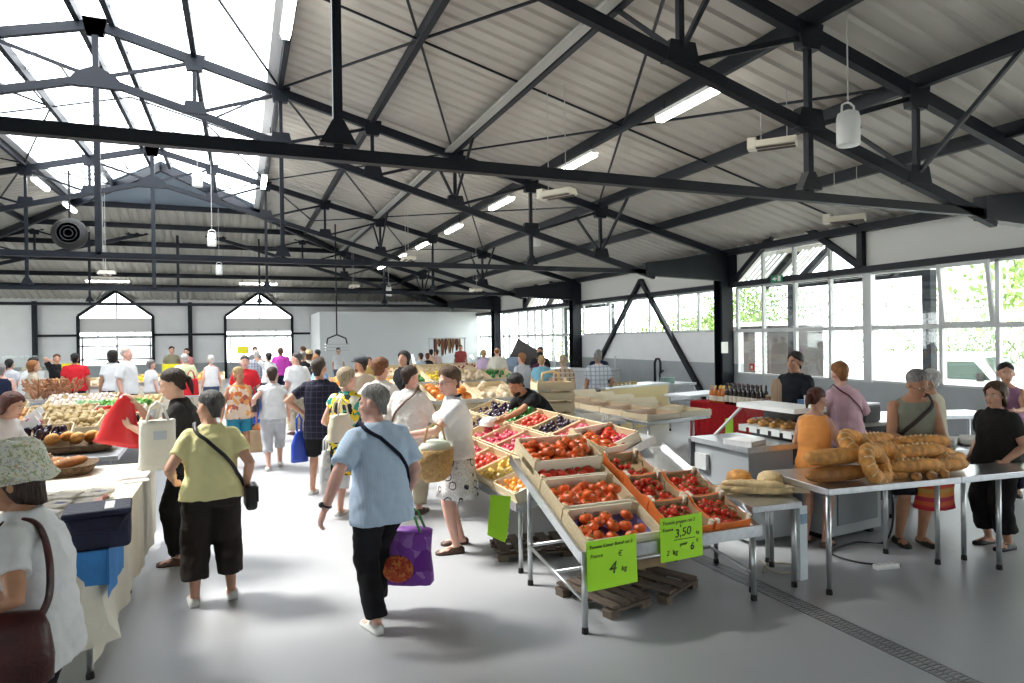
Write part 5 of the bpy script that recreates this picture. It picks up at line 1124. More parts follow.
def person(lab, x, y, face, H, sex='f', girth=1., skin='light', hair=('short', 'brown'), top=('tee', None), bottom=('trousers', None), shoes=None, lean=0., head=(0, 0), lh=None, rh=None, lf=None, rf=None, vox=.018, eyes=None, glasses=False, beard=None, name='person', group=None, elbow=None, hands=None, z=0, bust=0., bend_hip=.5, hat=None, detail=False, apron=None):
    P = Person(); male = sex == 'm'; s = H/1.70
    root = thing(name, lab, 'person', (x, y, z), atan2(-face[0], face[1]), group); root.scale = (s, s, s); P.root = root; P.s = s
    sk = SKIN[skin]; lam = radians(lean)
    # spine
    pts = []; p = V3(0, 0, .90); segs = [(.0, bend_hip), (.14, bend_hip+.12), (.15, bend_hip+.25), (.13, bend_hip+.4), (.075, bend_hip+.5), (.045, bend_hip+.5)]
    frs = []
    for d, k in segs:
        a = lam*min(1.0, k) if bend_hip < 1 else lam
        U = V3(0, sin(a), cos(a)); Fw = V3(0, cos(a), -sin(a)); p = p+U*d; pts.append(p.copy()); frs.append((V3(1, 0, 0), Fw, U))
    hip, waist, chest, upper, sho, neckb = pts
    g = girth
    dims = [(.168*g, .122*g), (.150*g, .115*g), (.165*g**.8, .122*g**.8), (.172*g**.5, .108*g**.6), (.125, .078), (.06, .058)] if male else [(.178*g, .128*g), (.142*g, .112*g), (.152*g**.8, .120*g**.8+bust*.5), (.150*g**.5, .100*g**.6), (.108, .070), (.052, .052)]
    P.pts, P.frs, P.dims = pts, frs, dims
    shx = .166 if male else .146
    R0, F0, U0 = frs[3]
    SH = {sd: upper+U0*.012+R0*sd*shx*g**.55 for sd in (-1, 1)}
    # head frame
    a = lam*min(1, bend_hip+.5)*.55-radians(head[1]); yw = radians(head[0])
    U = V3(0, sin(a), cos(a)); Fh0 = V3(0, cos(a), -sin(a))
    rm = Matrix.Rotation(yw, 3, U); Fh = rm @ Fh0; Rh = rm @ V3(1, 0, 0)
    hc = neckb+frs[5][2]*.040+U*.085+Fh0*.012
    HM = Matrix((Rh*1.07, Fh*1.07, U*1.07)).transposed().to_4x4(); HM.translation = hc
    P.HM = HM; hR = HM.to_3x3()
    b = MB()
    # torso
    rs = [ring_at(hip-frs[0][2]*.10, frs[0], dims[0][0]*.80, dims[0][1]*.85)]+[ring_at(c, f, *d) for c, f, d in zip(pts, frs, dims)]
    b.loft(rs)
    if bust:
        for sd in (-1, 1): b.ell(chest+frs[2][2]*.03+frs[2][1]*(dims[2][1]*.72)+V3(sd*.07, 0, 0), (.065, .05+bust, .06), 12, 8)
    b.tube([neckb-frs[5][2]*.04, neckb+frs[5][2]*.03, hc+U*-.05-Fh*.015], [.062 if male else .054, .054 if male else .046, .052 if male else .045], 14)
    # head
    E = lambda c, r: b.ell(HM @ V3(*c), r, 18, 12, hR)
    E((0, -.014, .032), (.073, .093, .084)); E((0, .026, -.028), (.060, .066, .084)); E((0, .05, -.088), (.036, .036, .027)); E((0, .074, .022), (.050, .018, .014))
    E((0, .083, -.058), (.026, .014, .014))
    for sd in (-1, 1):
        E((sd*.083, -.008, -.012), (.010, .024, .034)); E((sd*.040, .060, -.022), (.024, .022, .020))
    nb = [HM @ V3(0, .086, .018), HM @ V3(0, .103, -.016), HM @ V3(0, .106, -.026), HM @ V3(0, .088, -.037)]; b.tube(nb, [.008, .012, .014, .011], 10)
    # arms
    P.hand = {}; P.arm = {}
    for sd, tgt, pole_ in ((-1, lh, None), (1, rh, None)):
        A = SH[sd]
        t = V3(*tgt) if tgt else V3(sd*(.25 if male else .235)*g**.5, .03+sin(lam)*.2, .82)
        pole = V3(sd*.45, -.9, -.25)
        if elbow and sd in elbow: pole = V3(*elbow[sd])
        e, w_ = ik(A, t, .285, .250, pole)
        ga = g**.5*(1.05 if male else .95)
        b.tube([A-R0*sd*.03+U0*.0, A, A.lerp(e, .35), A.lerp(e, .8), e, e.lerp(w_, .25), e.lerp(w_, .7), w_], [.050*ga, .052*ga, .049*ga, .042*ga, .040*ga, .042*ga, .033*ga, .0275*ga], 12)
        b.ell(A, (.054*ga, .054*ga, .054*ga), 12, 8)
        dr = (w_-e).normalized(); ref = V3(0, .55, .85) if abs(dr.z) < .85 else V3(0, 1, 0)
        if abs(dr.dot(ref.normalized())) > .9: ref = V3(-sd, 0, .3)
        th = (ref-dr*ref.dot(dr)).normalized(); nrm = dr.cross(th)
        if nrm.x*sd > 0: nrm = -nrm
        curl = (hands or {}).get(sd, .45)
        pc = w_+dr*.05; Mp = Matrix((th, nrm, dr)).transposed()
        b.ell(pc, (.040, .017, .056), 12, 8, Mp); b.ell(w_+dr*.012, (.028, .021, .03), 10, 7, Mp)
        knuck = w_+dr*.092
        for i, (off, ln) in enumerate(((.029, .072), (.010, .080), (-.009, .074), (-.027, .058))):
            q = knuck+th*off; ang = 0; prev = q-dr*.02; fp = [prev, q]
            for k_, f_ in enumerate((.45, .32, .26)):
                ang += curl*(.8+.12*i); q = q+(dr*cos(ang)+nrm*sin(ang)).normalized()*ln*f_; fp.append(q)
            b.tube(fp, [.0095, .0095, .009, .0082, .006], 8)
        tb = w_+dr*.03+th*.026; b.tube([tb, tb+(th*.75+dr*.6+nrm*.25).normalized()*.032, tb+(th*.45+dr*.85+nrm*.4).normalized()*.062], [.0125, .0105, .0075], 8)
        P.hand[sd] = w_+dr*.10+nrm*.025; P.arm[sd] = (A, e, w_, dr, nrm, th)
    # legs
    P.leg = {}
    for sd, tgt in ((-1, lf), (1, rf)):
        t = V3(tgt[0], tgt[1], .085+(tgt[2] if len(tgt) > 2 else 0)) if tgt else V3(sd*.105, .0, .085)
        A = V3(sd*.092, 0, .88); k, an = ik(A, t, .425, .395, V3(sd*.08, 1, 0)); gl = g**.6
        b.tube([A+V3(0, 0, .04), A.lerp(k, .25), A.lerp(k, .75), k, k.lerp(an, .3), k.lerp(an, .75), an, an-V3(0, 0, .04)], [.088*gl, .082*gl, .060*gl, .054*gl, .055*gl, .040*gl, .036, .036], 14)
        tz = an.z-.085
        b.tube([an+V3(0, -.05, -.05), an+V3(0, .0, -.045), an+V3(sd*.01, .09, -.056), an+V3(sd*.015, .165, -.066)], [(.034, .034), (.040, .038), (.046, .028), (.036, .018)], 12)
        P.leg[sd] = (A, k, an)
    P.body = remeshed('body', b, sk, root, vox*.75 if detail else vox, 3)
    # top
    kind, tm = top[0], top[1]; hemz = top[2] if len(top) > 2 else .06
    off = .022 if kind in ('tee', 'tank') else .030
    if kind != 'none':
        b = MB(); dd = []
        bot = hip-frs[0][2]*hemz
        rr = [ring_at(bot, frs[0], dims[0][0]+off*1.5, dims[0][1]+off*1.5, 28)]
        nl = (top[3] if len(top) > 3 else 0)
        for c, f, d, o_ in zip(pts[:5], frs[:5], dims[:5], (off*1.3, off*1.25, off, off*.8, off*.55)): rr.append(ring_at(c, f, d[0]+o_, d[1]+o_, 28))
        if kind not in ('tank',): rr.append(ring_at(neckb-frs[5][2]*(.008+nl), frs[5], dims[5][0]+.022, dims[5][1]+.018, 28))
        b.loft(rr)
        if bust:
            for sd in (-1, 1): b.ell(chest+frs[2][2]*.03+frs[2][1]*(dims[2][1]*.72)+V3(sd*.068, 0, 0), (.078, .062+bust, .072), 12, 8)
        fr = {'tee': .62, 'shirt': .80, 'tank': -1, 'long': 2, 'blouse': 1.75, 'cap': .35}[kind]
        for sd in (-1, 1):
            A, e, w_, dr, nrm, th = P.arm[sd]; ga = g**.5*(1.05 if male else .95)
            if fr < 0:
                b.tube([A-R0*sd*.085+U0*.035+F0*.06, A-R0*sd*.075+U0*.055, A-R0*sd*.085+U0*.035-F0*.06], .022, 8); continue
            pp = [A-R0*sd*.07+U0*.004, A-R0*sd*.01+U0*.0]; rd = [.066*ga, .070*ga]; b.ell(A, (.071*ga, .071*ga, .071*ga), 14, 9)
            end = min(fr, 1)
            for t in (.35, .7, 1): pp.append(A.lerp(e, t*end)); rd.append((.072 if kind != 'shirt' else .080)*ga*(1-.10*t))
            if fr > 1:
                for t in (.3, .7, 1): pp.append(e.lerp(w_, t*(fr-1)*.97)); rd.append((.066-.020*t)*ga+(.012 if kind == 'blouse' else 0))
            b.tube(pp, rd, 16)
        P.top = remeshed({'tee': 't_shirt', 'shirt': 'shirt', 'tank': 'tank_top', 'long': 'long_sleeved_top', 'blouse': 'blouse', 'cap': 'top'}[kind], b, tm, root, vox, 3)
    # bottom
    kind, bm_ = bottom[0], bottom[1]
    if kind in ('trousers', 'shorts', 'capri'):
        b = MB(); cut = bottom[2] if len(bottom) > 2 else {'trousers': 1.93, 'shorts': .93, 'capri': 1.5}[kind]; wd = bottom[3] if len(bottom) > 3 else 1.
        b.loft([ring_at(hip-V3(0, 0, .11), frs[0], dims[0][0]*.92+.02, dims[0][1]*.9+.018), ring_at(hip-V3(0, 0, .03), frs[0], dims[0][0]+.017, dims[0][1]+.017), ring_at(hip+frs[0][2]*.10, frs[1], dims[1][0]+.02, dims[1][1]+.017)])
        for sd in (-1, 1):
            A, k, an = P.leg[sd]; pp = [A+V3(0, 0, .03), A.lerp(k, .3), A.lerp(k, min(cut, .97))]; gl = g**.6; rd = [.112*gl, .106*gl, .088*gl*wd]
            if cut > 1: pp += [k.lerp(an, .5*(cut-1)), k.lerp(an, cut-1)]; rd += [.080*gl*wd, .078*gl*wd]
            b.tube(pp, rd, 18)
        P.bottom = remeshed({'trousers': 'trousers', 'shorts': 'shorts', 'capri': 'cropped_trousers'}[kind], b, bm_, root, vox, 3)
    elif kind in ('skirt', 'dress'):
        b = MB(); hz = bottom[2] if len(bottom) > 2 else .48; fl_ = bottom[3] if len(bottom) > 3 else 1.25; n = 48; rs = []
        zs = [1.0, .90, .80, .68, .58, hz] if kind == 'skirt' else [1.02, .90, .78, .62, (hz+.6)/2, hz]
        for i, zz in enumerate(zs):
            t = max(0, (.90-zz)/(.90-hz)); rx = dims[0][0]*(1+(fl_-1)*t)+.024; ry = dims[0][1]*(1+(fl_-1)*t)+.024
            if i == 0: rx, ry = dims[1][0]+.03, dims[1][1]+.03
            rs.append([V3((rx*(1+.05*t*sin(9*a_)))*cos(a_), (ry*(1+.05*t*sin(9*a_)))*sin(a_), zz) for a_ in [2*pi*k/n for k in range(n)]])
        inner = [[v*.96 if 0 else V3(v.x*.95, v.y*.95, v.z+.004) for v in r] for r in reversed(rs[1:])]
        b.loft(rs+inner, False); o = b.build('skirt' if kind == 'skirt' else 'dress_skirt', bm_, root, True)
    # shoes
    if shoes:
        for sd in (-1, 1):
            A, k, an = P.leg[sd]; b = MB(); o_ = V3(0, 0, -.085)+an
            b.loft([[o_+V3(sd*.008+wx*w_, yy, zz) for wx, zz in ((-1, .0), (1, .0), (1.05, .02), (.85, ht*.75), (.4, ht), (-.4, ht), (-.85, ht*.75), (-1.05, .02))] for yy, w_, ht in ((-.075, .026, .045), (-.055, .036, .062), (0, .040, .070), (.06, .045, .062), (.12, .048, .046), (.165, .040, .036), (.19, .018, .026))])
            so2 = b.build('shoe', shoes, root, True)
    # hair
    st, hcn = hair
    if st != 'none':
        hm = hairmat(hcn, HC[hcn]); n = 40; th = {'short': .017, 'crop': .008, 'bob': .024, 'mid': .024, 'long': .020, 'tied': .013, 'curly': .028, 'bald': .006, 'thick': .024}[st]
        rows = 9; outer = []; inner = []
        for k in range(n+0):
            a_ = 2*pi*k/n; az = abs((a_-pi/2+pi) % (2*pi)-pi)*180/pi   # 0 front .. 180 back
            if st == 'tied': el = 40-az*.5 if az < 70 else (0-(az-70)*.6)
            elif st in ('bob', 'mid', 'long', 'thick', 'curly'): el = 40-az*.55 if az < 75 else (-12-(az-75)*.42)
            else: el = 42-az*.50 if az < 70 else (7-(az-70)*.62)
            drop = .06*min(1, max(0, (az-105)/30)) if st not in ('bald',) else .02*min(1, max(0, (az-105)/30))
            if st == 'tied': drop = .05*min(1, max(0, (az-85)/40))
            if st == 'bob': drop = .085*min(1, max(0, (az-60)/30))
            if st == 'long': drop = .14*min(1, max(0, (az-70)/40))
            if st in ('mid', 'thick', 'curly'): drop = .055*min(1, max(0, (az-75)/45))
            el = max(el, -38); top_el = 90
            if st == 'bald': top_el = 22 if az > 60 else max(el+2, 22)
            co_, ci_ = [], []
            for j in range(rows+1):
                e_ = radians(top_el+(el-top_el)*j/rows)
                wob = 1+.16*noise.noise(V3(cos(a_)*3.2, sin(a_)*3.2, e_*2+len(lab)))*(1.6 if st in ('curly', 'thick') else .8); ths = th*((.30+.70*min(1, (rows-j)/4.)) if st not in ('bob', 'long') else 1.)*wob+.0022*sin(a_*20+e_*3+3*noise.noise(V3(cos(a_), sin(a_), e_)))
                if st in ('short', 'crop') and 62 < az < 112 and e_ < .25: ths *= .35
                rx, ry, rz_ = .075+ths, .095+ths, .087+ths
                co_.append(HM @ V3(rx*cos(e_)*cos(a_), -.014+ry*cos(e_)*sin(a_), .032+rz_*sin(e_)))
                ci_.append(HM @ V3(.066*cos(e_)*cos(a_), -.014+.086*cos(e_)*sin(a_), .032+.078*sin(e_)))
            if drop:
                last = co_[-1]; 
                for q in (.5, 1): co_.append(last-HM.to_3x3() @ V3(cos(a_)*.010*q, sin(a_)*.010*q, drop*q)); ci_.append(ci_[rows]-HM.to_3x3() @ V3(cos(a_)*.006*q, sin(a_)*.006*q, drop*q*.98))
            else:
                for q in (.5, 1): co_.append(co_[rows]); ci_.append(ci_[rows])
            outer.append(co_); inner.append(ci_)
        m_ = len(outer[0]); b = MB(); vs = []; fs = []
        for k in range(n): vs += outer[k]+list(reversed(inner[k]))
        T = 2*m_
        for k in range(n):
            k2 = (k+1) % n
            for j in range(T-1): fs.append((k*T+j, k2*T+j, k2*T+j+1, k*T+j+1))
        b.add(vs, fs)
        if st == 'tied':
            q = [HM @ V3(0, -.10, .03), HM @ V3(0, -.125, .0), HM @ V3(0, -.125, -.06), HM @ V3(0, -.115, -.13)]; b.tube(q, [.022, .028, .024, .008], 10)
        ho = b.build('hair', hm, root, True)
    if beard:
        b = MB(); b.ell(HM @ V3(0, .052, -.078), (.052, .046, .040), 14, 9, hR); b.ell(HM @ V3(0, .085, -.045), (.030, .014, .008), 10, 7, hR); b.build('beard', hairmat(beard, HC[beard]), root, True)
    if eyes is None: eyes = True
    if eyes:
        for sd in (-1, 1):
            b = MB(); b.ell(HM @ V3(sd*.030, .078, .006), (.0125, .0085, .0075), 10, 7, hR); eo = b.build('eye', mat('eye_white', (.7, .68, .65), .3), root, True)
            b = MB(); b.ell(HM @ V3(sd*.030, .0845, .006), (.0058, .0035, .0058), 8, 6, hR); b.build('iris', mat('dark_iris', (.02, .014, .01), .2), eo, True)
            b = MB(); b.tube([HM @ V3(sd*.016, .090, .026), HM @ V3(sd*.032, .089, .031), HM @ V3(sd*.048, .078, .026)], [.003, .004, .002], 6); b.build('eyebrow', hairmat(hcn if st != 'none' else 'grey', HC[hcn if st != 'none' else 'grey']), root, True)
        b = MB(); b.ell(HM @ V3(0, .0945, -.061), (.021, .006, .0055), 12, 6, hR); b.build('lips', mat('lip_red', (.42, .12, .10), .45), root, True)
    if glasses:
        b = MB()
        for sd in (-1, 1):
            b.tube([HM @ V3(sd*.031+.020*cos(q), .098, .004+.016*sin(q)) for q in [2*pi*k/16 for k in range(17)]], .0022, 6, cap=False); b.tube([HM @ V3(sd*.051, .098, .008), HM @ V3(sd*.074, .07, .008), HM @ V3(sd*.079, -.01, .0)], .0022, 6)
        b.tube([HM @ V3(-.011, .099, .006), HM @ V3(.011, .099, .006)], .0022, 6); b.build('glasses', mat('glasses_frame', (.05, .03, .03), .3), root, True)
    if hat == 'flatcap':
        b = MB(); b.loft([[HM @ V3(cos(a_)*r_*.92, -.005+sin(a_)*r_*1.18+yo, z_) for a_ in [2*pi*k/24 for k in range(24)]] for r_, yo, z_ in ((.085, 0, .045), (.098, .0, .065), (.100, .005, .09), (.08, .0, .12), (.03, -.01, .132))]); b.ell(HM @ V3(0, .105, .055), (.07, .05, .010), 14, 7, hR); b.build('cap', mat('dark_grey_cap', (.05, .055, .065), .85), root, True)
    if hat == 'straw':
        b = MB(); b.loft([[HM @ V3(cos(a_)*r_, -.01+sin(a_)*r_*1.15, z_) for a_ in [2*pi*k/28 for k in range(28)]] for r_, z_ in ((.17, .045), (.172, .05), (.10, .06), (.095, .12), (.08, .15), (.03, .155))]); b.build('straw_hat', mat('straw_hat', (.55, .40, .20), .8), root, True)
    if apron:
        pass
    return P
def wpt(P, v): return P.root.matrix_basis @ Vector(v)
def strap(P, sd, m, w=.022, name='shoulder_strap', z0=0, lab=None, cat='strap', drop=.0, gap=.026):
    """band worn across the body from shoulder sd to the opposite hip"""
    pts, frs, dims = P.pts, P.frs, P.dims; out = []
    def tor(t, az):
        i = min(4, int(t)); f = t-i; c = pts[i].lerp(pts[min(5, i+1)], f); d = (dims[i][0]*(1-f)+dims[min(5, i+1)][0]*f+gap+.012, dims[i][1]*(1-f)+dims[min(5, i+1)][1]*f+gap+.012); R, F, U = frs[i]
        p_ = 2.4; q = (abs(cos(az))**p_+abs(sin(az))**p_)**(-1/p_); return c+R*d[0]*cos(az)*q+F*d[1]*sin(az)*q
    n = 28; ctrl = [(0.1, 1), (1.0, .80), (2.0, .45), (3.0, -.05), (3.8, -.42), (4.35, -.60)]
    def path(side):
        res = []
        for i in range(n+1):
            u = i/n; t = .1+u*4.1; xx = cos(pi*(u*.80)) # 1 at hip -> about -.8 at the shoulder
            az = math.acos(max(-1, min(1, xx*(-sd)*-1)))
            az = math.acos(max(-1, min(1, -sd*xx))); res.append(tor(t, side*az))
        return res
    fr, bk = path(1), path(-1)
    top_ = (fr[-1]+bk[-1])*.5+P.frs[4][2]*.045
    loop = fr+[top_]+list(reversed(bk))
    b = MB(); N = len(loop); vs = []
    for i, p_ in enumerate(loop):
        d = (loop[min(N-1, i+1)]-loop[max(0, i-1)]).normalized(); nn = (p_-pts[2]); nn = (nn-d*nn.dot(d)).normalized(); sdv = d.cross(nn)
        vs += [p_+sdv*w, p_-sdv*w, p_-sdv*w+nn*.006, p_+sdv*w+nn*.006]
    fs = [];
    for i in range(N-1):
        for j in range(4): fs.append((i*4+j, i*4+(j+1) % 4, i*4+4+(j+1) % 4, i*4+4+j))
    b.add(vs, fs)
    return b, loop
def cross_bag(P, sd, lab, m, size=(.26, .10, .22), name='shoulder_bag', w=.014, mstrap=None, dz=0, hip_out=.05):
    """bag worn across the body: strap plus bag at the hip opposite to shoulder sd"""
    b, loop = strap(P, sd, m, w)
    e = thing(name, lab, 'bag', P.root.location.copy(), P.root.rotation_euler.z); e.scale = P.root.scale
    b.build('strap', mstrap or m, e, True)
    c = (loop[0]+loop[-1])*.5+V3(-sd*hip_out, 0, -.09+dz)
    o = MB().box(c, (size[1], size[0], size[2])).build('bag_body', m, e); bevel(o, .03, 3)
    MB().box(c+V3(-sd*size[1]*.5, 0, size[2]*.15), (.012, size[0]*.96, size[2]*.62)).build('flap', m, e)
    return e
def held(name, lab, cat, P, sd, maker, dz=0.0):
    """thing hanging from a hand: maker builds at the point below the fist"""
    p = wpt(P, P.hand[sd]); return p
T = cloth
wht, offw, blk, navy = T('white_cotton', (.72, .73, .74)), T('cream_cotton', (.68, .64, .55)), T('black_cotton', (.012, .012, .014)), T('navy_cotton', (.012, .016, .04))
dkb, khaki, beige, grey = T('dark_brown_cotton', (.028, .022, .02)), T('khaki_cotton', (.22, .20, .13)), T('beige_cotton', (.50, .44, .33)), T('grey_cotton', (.28, .28, .28))
jean, red, lgrey = T('denim', (.06, .10, .19), .2), T('red_cotton', (.55, .02, .03)), T('light_grey_cotton', (.52, .53, .56))
lblue = plaid('pale_blue_check', (.42, .55, .72), (.52, .64, .78), (.48, .60, .76), 60, .5)
SHW, SHB, SHBR = mat('white_shoe', (.7, .7, .68), .6), mat('black_shoe', (.012, .012, .012), .5), mat('brown_shoe', (.08, .04, .025), .5)
# 1 woman in the floral hat
flor = spots('small_floral_print', (.72, .73, .62), [(.36, .44, .22), (.76, .74, .64), (.60, .44, .24), (.44, .46, .48), (.74, .75, .62)], 60, .5)
P1 = person('woman in a floral sun hat and white t shirt with a dark red bag', -.80, 3.32, (-1, .16), 1.57, girth=1.04, skin='tan', hair=('bob', 'darkbrown'), top=('tee', wht, .16), bottom=('trousers', blk), shoes=SHB, lean=7, head=(8, -8), lh=(-.25, .17, 1.08), rh=(.16, .38, 1.0), vox=.011, bust=.04, detail=True, elbow={-1: (-.55, -1, -.1)})
b = MB(); HM = P1.HM
prof = [(.140, -.012), (.142, -.004), (.128, .018), (.116, .04), (.113, .075), (.104, .108), (.084, .134), (.05, .148), (.01, .152)]
b.loft([[HM @ Vector((cos(a)*r*(.95+.03*sin(5*a)), -.012+sin(a)*r*1.12, z+.02-(.03*max(0, -sin(a)) if z < .03 else 0)+.008*sin(4*a+1))) for a in [2*pi*k/40 for k in range(40)]] for r, z in prof])
b.build('sun_hat', flor, P1.root, True)
A, e_, w_, dr, nrm, th = P1.arm[-1]
b = MB(); b.tube([w_-dr*.02+(th*cos(q)+nrm*sin(q))*.034 for q in [2*pi*k/16 for k in range(17)]], .006, 6, cap=False); b.ell(w_-dr*.02-nrm*.036, (.018, .018, .018), 12, 8); b.build('wrist_watch', mat('gold_watch', (.65, .48, .2), .3, .8), P1.root, True)
b = MB(); b.tube([P1.HM @ Vector((.055*cos(q), .01+.075*sin(q), -.185-.05*max(0, sin(q)))) for q in [2*pi*k/24 for k in range(25)]], .003, 6, cap=False); b.build('necklace', MATS['gold_watch'], P1.root, True)
LEA = mat('dark_red_leather', (.055, .012, .012), .35, 0, .3, 9, .2, 50)
e = thing('shoulder_bag', 'large dark red leather shoulder bag carried by the woman in the floral hat', 'bag', P1.root.location.copy(), P1.root.rotation_euler.z); e.scale = P1.root.scale
b = MB(); n = 28
b.loft([[Vector((-.285-.075*sc*cos(a), .06+.235*sc2*(abs(sin(a))**.7)*(1 if sin(a) > 0 else -1), zz)) for a in [2*pi*k/n for k in range(n)]] for sc, sc2, zz in ((.5, .86, .76), (1.0, 1.0, .78), (1.05, 1.02, .88), (.8, .95, 1.0), (.35, .85, 1.065))])
b.build('bag_body', LEA, e, True)
for yy in (-.10, .22):
    pass
b = MB(); U = P1.frs[4][2]; shp = P1.arm[-1][0]+Vector((.06, 0, .075))
for loop in ([Vector((-.28, -.13, 1.04)), Vector((-.25, -.15, 1.12)), Vector((-.20, -.13, 1.26)), shp+Vector((0, -.09, -.04)), shp+Vector((0, -.02, .0)), shp+Vector((0, .06, -.02)), Vector((-.17, .20, 1.25)), Vector((-.24, .25, 1.10)), Vector((-.28, .24, 1.04))],):
    loop = smooth_path(loop); b.tube(loop, [(.007, .017)]*len(loop), 8)
b.build('strap', LEA, e, True)
MB().box((-.36, .10, .98), (.006, .02, .012)).build('clasp', MATS['gold_watch'], e)
# 2 woman in yellow
yel = T('pale_yellow_cotton', (.76, .71, .36))
P2 = person('woman in a pale yellow t shirt and dark brown cropped trousers seen from behind', -.22, 5.60, (-.10, 1), 1.63, girth=1.16, skin='mid', hair=('short', 'greydark'), top=('tee', yel, .05), bottom=('capri', dkb, 1.72, 1.18), shoes=SHW, lean=4, head=(38, -8), lh=(-.27, .12, 1.0), rh=(.26, .02, .92), lf=(-.13, .03), rf=(.14, .06), vox=.014, detail=True)
cross_bag(P2, -1, 'black handbag on a strap across the back of the woman in yellow', mat('black_leather', (.014, .013, .014), .45), (.24, .09, .2), 'handbag', .014)
# 3 vendor with red bag
chg = T('charcoal_cotton', (.030, .028, .028))
P3 = person('dark haired woman in charcoal holding a red bag out over the stall', -.46, 6.80, (-1, .12), 1.78, girth=.95, skin='light', hair=('tied', 'darkbrown'), top=('tee', chg, .12), bottom=('trousers', blk, 1.95, 1.15), shoes=SHBR, lean=9, head=(0, -14), rh=(.02, .40, 1.38), lh=(-.08, .42, 1.2), lf=(-.10, .05), rf=(.10, -.02), vox=.014, detail=True, glasses=False, elbow={1: (.35, -.2, -1), -1: (-.3, -.2, -1)})
REDP = mat('red_plastic_bag', (.72, .03, .035), .35, 0, .08, 4, .4, 8)
pr_ = wpt(P3, P3.hand[1])
e = thing('red_bag', 'bright red plastic bag held open over the vegetables', 'bag', (pr_.x-.02, pr_.y+.02, pr_.z)); b = MB(); rs = []
for j in range(10):
    t = j/9; wx = .04+.155*t**.8; wy = .03+.07*t
    rs.append([Vector((-.06*t+wx*cos(a)*(1+.08*sin(3*a+j)), wy*sin(a), -.44*t+.02-.05*t*cos(a))) for a in [2*pi*k/24 for k in range(24)]])
b.loft(rs).build('bag_body', REDP, e, True); MB().tube([(.0, .0, .0), (-.03, 0, .05), (-.05, 0, 0)], .008, 6).build('handle', REDP, e, True)
CANV = mat('white_canvas', (.72, .71, .66), .8, 0, .05, 6, .4, 20)
sk_ = sack('canvas_bag', 'white canvas shopping bag hanging in front of the woman in charcoal', 'bag', (-.67, 6.45, .92), .30, .14, .42, CANV, .1, .92, 4, handles=True, hh=.16)
MB().box((.02, -.103, .30), (.10, .004, .075)).build('printed_mark', mat('faint_blue_print', (.45, .50, .60), .7), sk_)
# 4 man in blue shirt
P4 = person('grey haired man in a pale blue short sleeved shirt and black trousers walking away', .90, 4.66, (-.28, 1), 1.69, 'm', 1.06, 'pink', ('short', 'grey'), ('shirt', lblue, .16), ('trousers', blk, 1.97, .95), SHW, lean=9, head=(42, -8), lh=(-.42, -.02, .90), rh=(.25, .10, .86), lf=(-.08, -.06), rf=(.06, .22, .03), vox=.013, detail=True, elbow={-1: (-.6, -.8, 0)})
b, loop = strap(P4, -1, navy, .014); o = b.build('strap', T('dark_navy_strap', (.008, .012, .03)), None, True); o.matrix_basis = P4.root.matrix_basis.copy(); tag(o, 'dark navy strap running across the back of the man in the pale blue shirt', 'strap')
A, e_, w_, dr, nrm, th = P4.arm[-1]
b = MB(); b.tube([w_-dr*.02+(th*cos(q)+nrm*sin(q))*.033 for q in [2*pi*k/16 for k in range(17)]], .008, 6, cap=False); b.ell(w_-dr*.02-nrm*.034, (.02, .02, .02), 10, 7); b.build('wrist_watch', mat('black_watch', (.02, .02, .02), .3), P4.root, True)
PURP = spots('purple_print', (.22, .06, .38), [(.28, .10, .45), (.16, .03, .28), (.34, .16, .48)], 9, .4, .5)
ph = wpt(P4, P4.hand[1])
e = sack('shopping_bag', 'purple printed shopping bag with green handles carried by the man in blue', 'bag', (ph.x+.06, ph.y-.04, ph.z-.55), .36, .20, .38, PURP, -.5, .98, 6, handles=True, hm=mat('green_webbing', (.10, .42, .10), .7), hh=.17)
m = MB(); m.ell((-.06, -.097, .12), (.12, .012, .10), 18, 10); m.build('fruit_print', spots('orange_red_print', (.55, .10, .04), [(.65, .22, .06), (.42, .05, .03)], 40, .4, .5), e, True)
for k in range(2): lettuce('green vegetable top showing in the purple shopping bag, %s' % ('front', 'back')[k], (ph.x+.04+.05*k, ph.y-.03, ph.z-.24), .07, (.35, .50, .20), 'greens in the purple bag')
# 5 woman in the printed skirt
ringm = rings('circle_print', (.70, .69, .68), (.03, .025, .04), (.34, .32, .33), 9.)
P5 = person('woman in glasses, white top and circle printed skirt turning at the fruit stall', 1.90, 6.08, (-1, .12), 1.74, girth=1.06, skin='pink', hair=('mid', 'brown'), top=('tee', wht, .04), bottom=('skirt', ringm, .50, 1.22), shoes=SHBR, lean=4, head=(22, -10), lh=(-.10, .46, 1.10), rh=(.18, .35, 1.05), lf=(-.12, .04), rf=(.12, -.05), vox=.014, detail=True, glasses=True, bust=.03, elbow={-1: (-.5, -.6, -.6)})
b = MB(); f4 = P5.frs[4][1]; nb_ = P5.pts[5]
b.tube([nb_+Vector((.075, .03, -.03)), nb_+Vector((.07, -.05, -.01)), nb_+Vector((0, -.085, -.005)), nb_+Vector((-.07, -.05, -.01)), nb_+Vector((-.075, .03, -.03))], [(.004, .012)]*5, 8); b.build('neck_strap', MATS['dark_navy_strap'], P5.root, True)
ph = wpt(P5, P5.hand[-1])
e = thing('straw_bag', 'straw basket bag with pale green cloth held by the woman in the printed skirt', 'bag', (1.62, 5.84, .72), .3)
b = MB(); b.loft([[Vector((r_*cos(a), r_*.62*sin(a), z_)) for a in [2*pi*k/24 for k in range(24)]] for r_, z_ in ((.10, 0), (.15, .04), (.185, .18), (.19, .29), (.175, .29), (.14, .05))]); b.build('basket_wall', mat('straw_weave', (.48, .30, .12), .8, 0, .25, 40, .8, 50), e, True)
